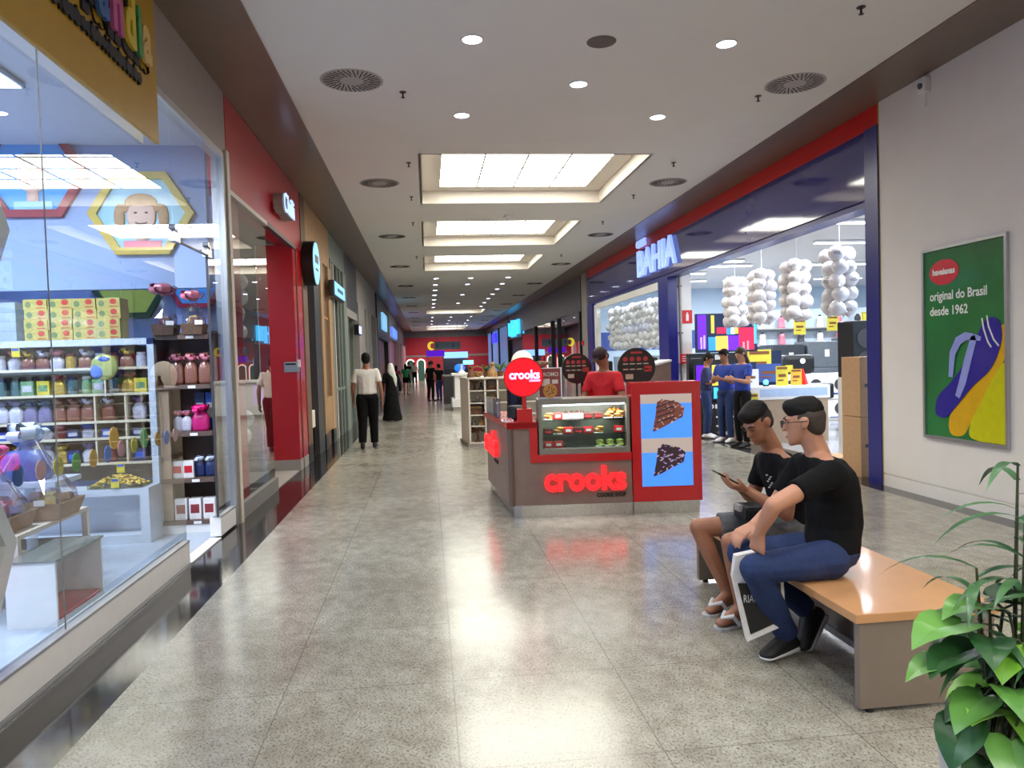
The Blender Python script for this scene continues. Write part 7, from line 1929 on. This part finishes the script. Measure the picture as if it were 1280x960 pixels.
t = thing('potted_plant', 'leafy green potted plant in grey planter at lower right corner', 'plant', (PX, PY, 0))
b = MB(); b.lathe([(0.12, 0.0), (0.14, 0.02), (0.175, 0.25), (0.195, 0.50), (0.195, 0.525), (0.175, 0.525), (0.17, 0.49), (0.001, 0.49)], seg=36); b.obj('planter', m_pot, t, smooth=False)
b = MB(); b.lathe([(0.001, 0.485), (0.17, 0.485), (0.17, 0.5), (0.001, 0.51)], seg=24); b.obj('soil', mat('soil', (50, 38, 30), rough=0.9, noise=0.4, scale=60), t)
rp = random.Random(21)
def leaf(b, base, d, up, L, Wd, droop, cup=0.18):
    """heart shaped leaf with a folded midrib"""
    d = V(d).normalized(); s = d.cross(V(up)).normalized(); n_ = s.cross(d).normalized()
    P = [(0.0, 0.0), (-0.10, 0.22), (-0.06, 0.40), (0.12, 0.50), (0.35, 0.47), (0.58, 0.36), (0.80, 0.18), (1.0, 0.0)]
    def at(u, w):
        bend = droop * u * u
        wav = 0.03 * math.sin(9 * u + 5 * w)
        return V(base) + d * (u * L * math.cos(bend * 0.7)) + s * (w * Wd) - n_ * (abs(w) * -cup * Wd + L * math.sin(bend) * 0.55 * max(u, 0) + wav * L * 0.5)
    mid = [at(max(u, 0.0) if i else 0.0, 0) for i, (u, w_) in enumerate(P)]
    v, f = [], []
    n = len(P)
    for sg in (-1, 1):
        o_ = len(v)
        for i, (u, w_) in enumerate(P): v += [mid[i], at(u, sg * w_ * 0.55), at(u, sg * w_)]
        for i in range(n - 1):
            for j in range(2):
                a = o_ + i * 3 + j
                f.append((a, a + 1, a + 4, a + 3) if sg > 0 else (a, a + 3, a + 4, a + 1))
    b.faces(v, f)
groups = {0: MB(), 1: MB(), 2: MB()}
stems = MB()
def pothos(end, d, L, k, droop=0.5, up=(0, 0, 1)):
    end = V(end)
    base = V((rp.uniform(-.08, .05), rp.uniform(-.08, .08), 0.55))
    midp = (base + end) * 0.5 + V((0, 0, 0.10 + 0.05 * rp.random()))
    stems.tube([base, base.lerp(midp, 0.6) + V((0, 0, 0.04)), midp, end], [0.006, 0.005, 0.004, 0.003], 5)
    g = groups[k]
    leaf(g, end, d, up, L, L * rp.uniform(0.8, 0.95), droop)
# placed leaves: (x, y, z offsets from pot, direction, length, material)
LFS = [(-0.17, 0.0, 0.86, (-1, -0.2, 0.0), 0.17, 0, 0.5), (-0.08, 0.02, 0.885, (-0.9, -0.1, 0.25), 0.15, 0, 0.7), (-0.20, -0.03, 0.80, (-1, -0.3, -0.1), 0.12, 1, 0.6), (-0.14, -0.06, 0.84, (-0.6, -0.8, 0.0), 0.12, 1, 0.6),
       (-0.05, 0.05, 0.90, (0.5, -0.4, 0.2), 0.16, 1, 0.6), (-0.24, -0.02, 0.78, (-1, 0.0, -0.25), 0.11, 0, 0.4), (-0.16, -0.06, 0.70, (-1, -0.3, -0.35), 0.13, 0, 0.5), (-0.2, -0.05, 0.64, (-0.8, -0.4, -0.8), 0.13, 1, 0.4),
       (-0.13, -0.12, 0.74, (-0.5, -0.8, 0.1), 0.12, 0, 0.6), (-0.06, -0.16, 0.74, (-0.2, -0.9, 0.1), 0.13, 0, 0.6), (-0.14, -0.12, 0.62, (-0.4, -0.7, -0.6), 0.13, 0, 0.4), (-0.18, -0.1, 0.56, (-0.6, -0.5, -0.8), 0.12, 1, 0.4),
       (-0.02, -0.22, 0.70, (-0.1, -0.75, -0.6), 0.155, 2, 0.5), (0.05, -0.2, 0.73, (0.2, -0.8, -0.45), 0.15, 2, 0.5), (-0.09, -0.2, 0.56, (-0.3, -0.7, -0.75), 0.14, 1, 0.4), (-0.03, -0.25, 0.52, (-0.5, -0.8, -0.2), 0.13, 0, 0.5),
       (0.05, -0.25, 0.56, (0.1, -0.8, -0.6), 0.13, 1, 0.4), (-0.12, -0.19, 0.50, (-0.5, -0.5, -0.9), 0.11, 1, 0.3), (0.0, -0.1, 0.82, (0.3, -0.9, 0.0), 0.14, 1, 0.6), (-0.05, -0.08, 0.80, (-0.4, -0.8, 0.0), 0.12, 1, 0.6), (0.08, -0.12, 0.80, (0.5, -0.8, 0.0), 0.14, 0, 0.6), (0.1, -0.05, 0.86, (0.8, -0.5, 0.2), 0.14, 1, 0.6),
       (0.02, 0.05, 0.88, (0.4, 0.8, 0.2), 0.14, 0, 0.6), (0.12, 0.08, 0.82, (0.9, 0.4, 0.0), 0.14, 1, 0.6), (0.1, -0.2, 0.62, (0.6, -0.7, -0.5), 0.14, 0, 0.5), (-0.05, 0.15, 0.8, (-0.4, 0.9, 0), 0.13, 1, 0.6), (0.15, 0.0, 0.72, (1, 0, -0.2), 0.14, 0, 0.6)]
for (x, y, z, d, L, k, dr) in LFS: pothos((x, y, z), d, L, k, dr)
for i in range(46):
    a = rp.uniform(0, 2 * PI); r_ = rp.uniform(0.03, 0.17); z = rp.uniform(0.56, 0.82)
    pothos((r_ * math.cos(a), r_ * math.sin(a), z), (math.cos(a), math.sin(a), rp.uniform(-0.4, 0.3)), rp.uniform(0.09, 0.14), rp.choice((0, 1, 1, 2)), 0.6)
stems.obj('stems', m_stem, t)
for k, nm_ in ((0, 'green_leaves'), (1, 'dark_leaves'), (2, 'lime_leaves')): groups[k].obj(nm_, m_lf[k], t, smooth=True)
# reedy plant growing in the same pot
b = MB(); bs = MB()
def blade(b, p, d, L, w_, droop):
    p = V(p); d = V(d).normalized(); s = d.cross(V((0, 0, 1))).normalized()
    v = []
    N = 7
    q = p.copy(); dd = d.copy()
    for i in range(N + 1):
        u = i / N
        ww = w_ * (0.35 + 0.65 * math.sin(PI * min(1, u * 0.9 + 0.12))) * (1 - u ** 4)
        v += [q - s * ww, q + V((0, 0, -0.15 * ww)), q + s * ww]
        dd = (dd + V((0, 0, -droop / N))).normalized()
        q = q + dd * L / N
    f = []
    for i in range(N):
        for j in range(2): f.append((3 * i + j, 3 * i + j + 1, 3 * i + j + 4, 3 * i + j + 3))
    b.faces(v, f)
for (sx, sy, top, lean) in ((-0.03, -0.02, 1.12, (0.0, -0.02)), (0.0, 0.04, 1.24, (0.02, 0.0)), (0.01, -0.06, 1.0, (0.02, -0.03)), (-0.06, 0.05, 0.98, (-0.03, 0.0))):
    pts = [V((sx + lean[0] * u, sy + lean[1] * u, 0.55 + (top - 0.55) * u)) for u in (0, 0.3, 0.6, 1.0)]
    bs.tube(pts, [0.008, 0.006, 0.005, 0.003], 6)
    nb = 13
    for i in range(nb):
        u = 0.35 + 0.65 * i / (nb - 1)
        p = pts[0].lerp(pts[3], u)
        a = i * 2.4 + sx * 20
        blade(b, p, (math.cos(a), math.sin(a), 0.65), rp.uniform(0.18, 0.27), 0.013, 1.5)
bs.obj('reed_stems', m_stem, t)
b.obj('reed_leaves', m_lf[3], t, smooth=True)
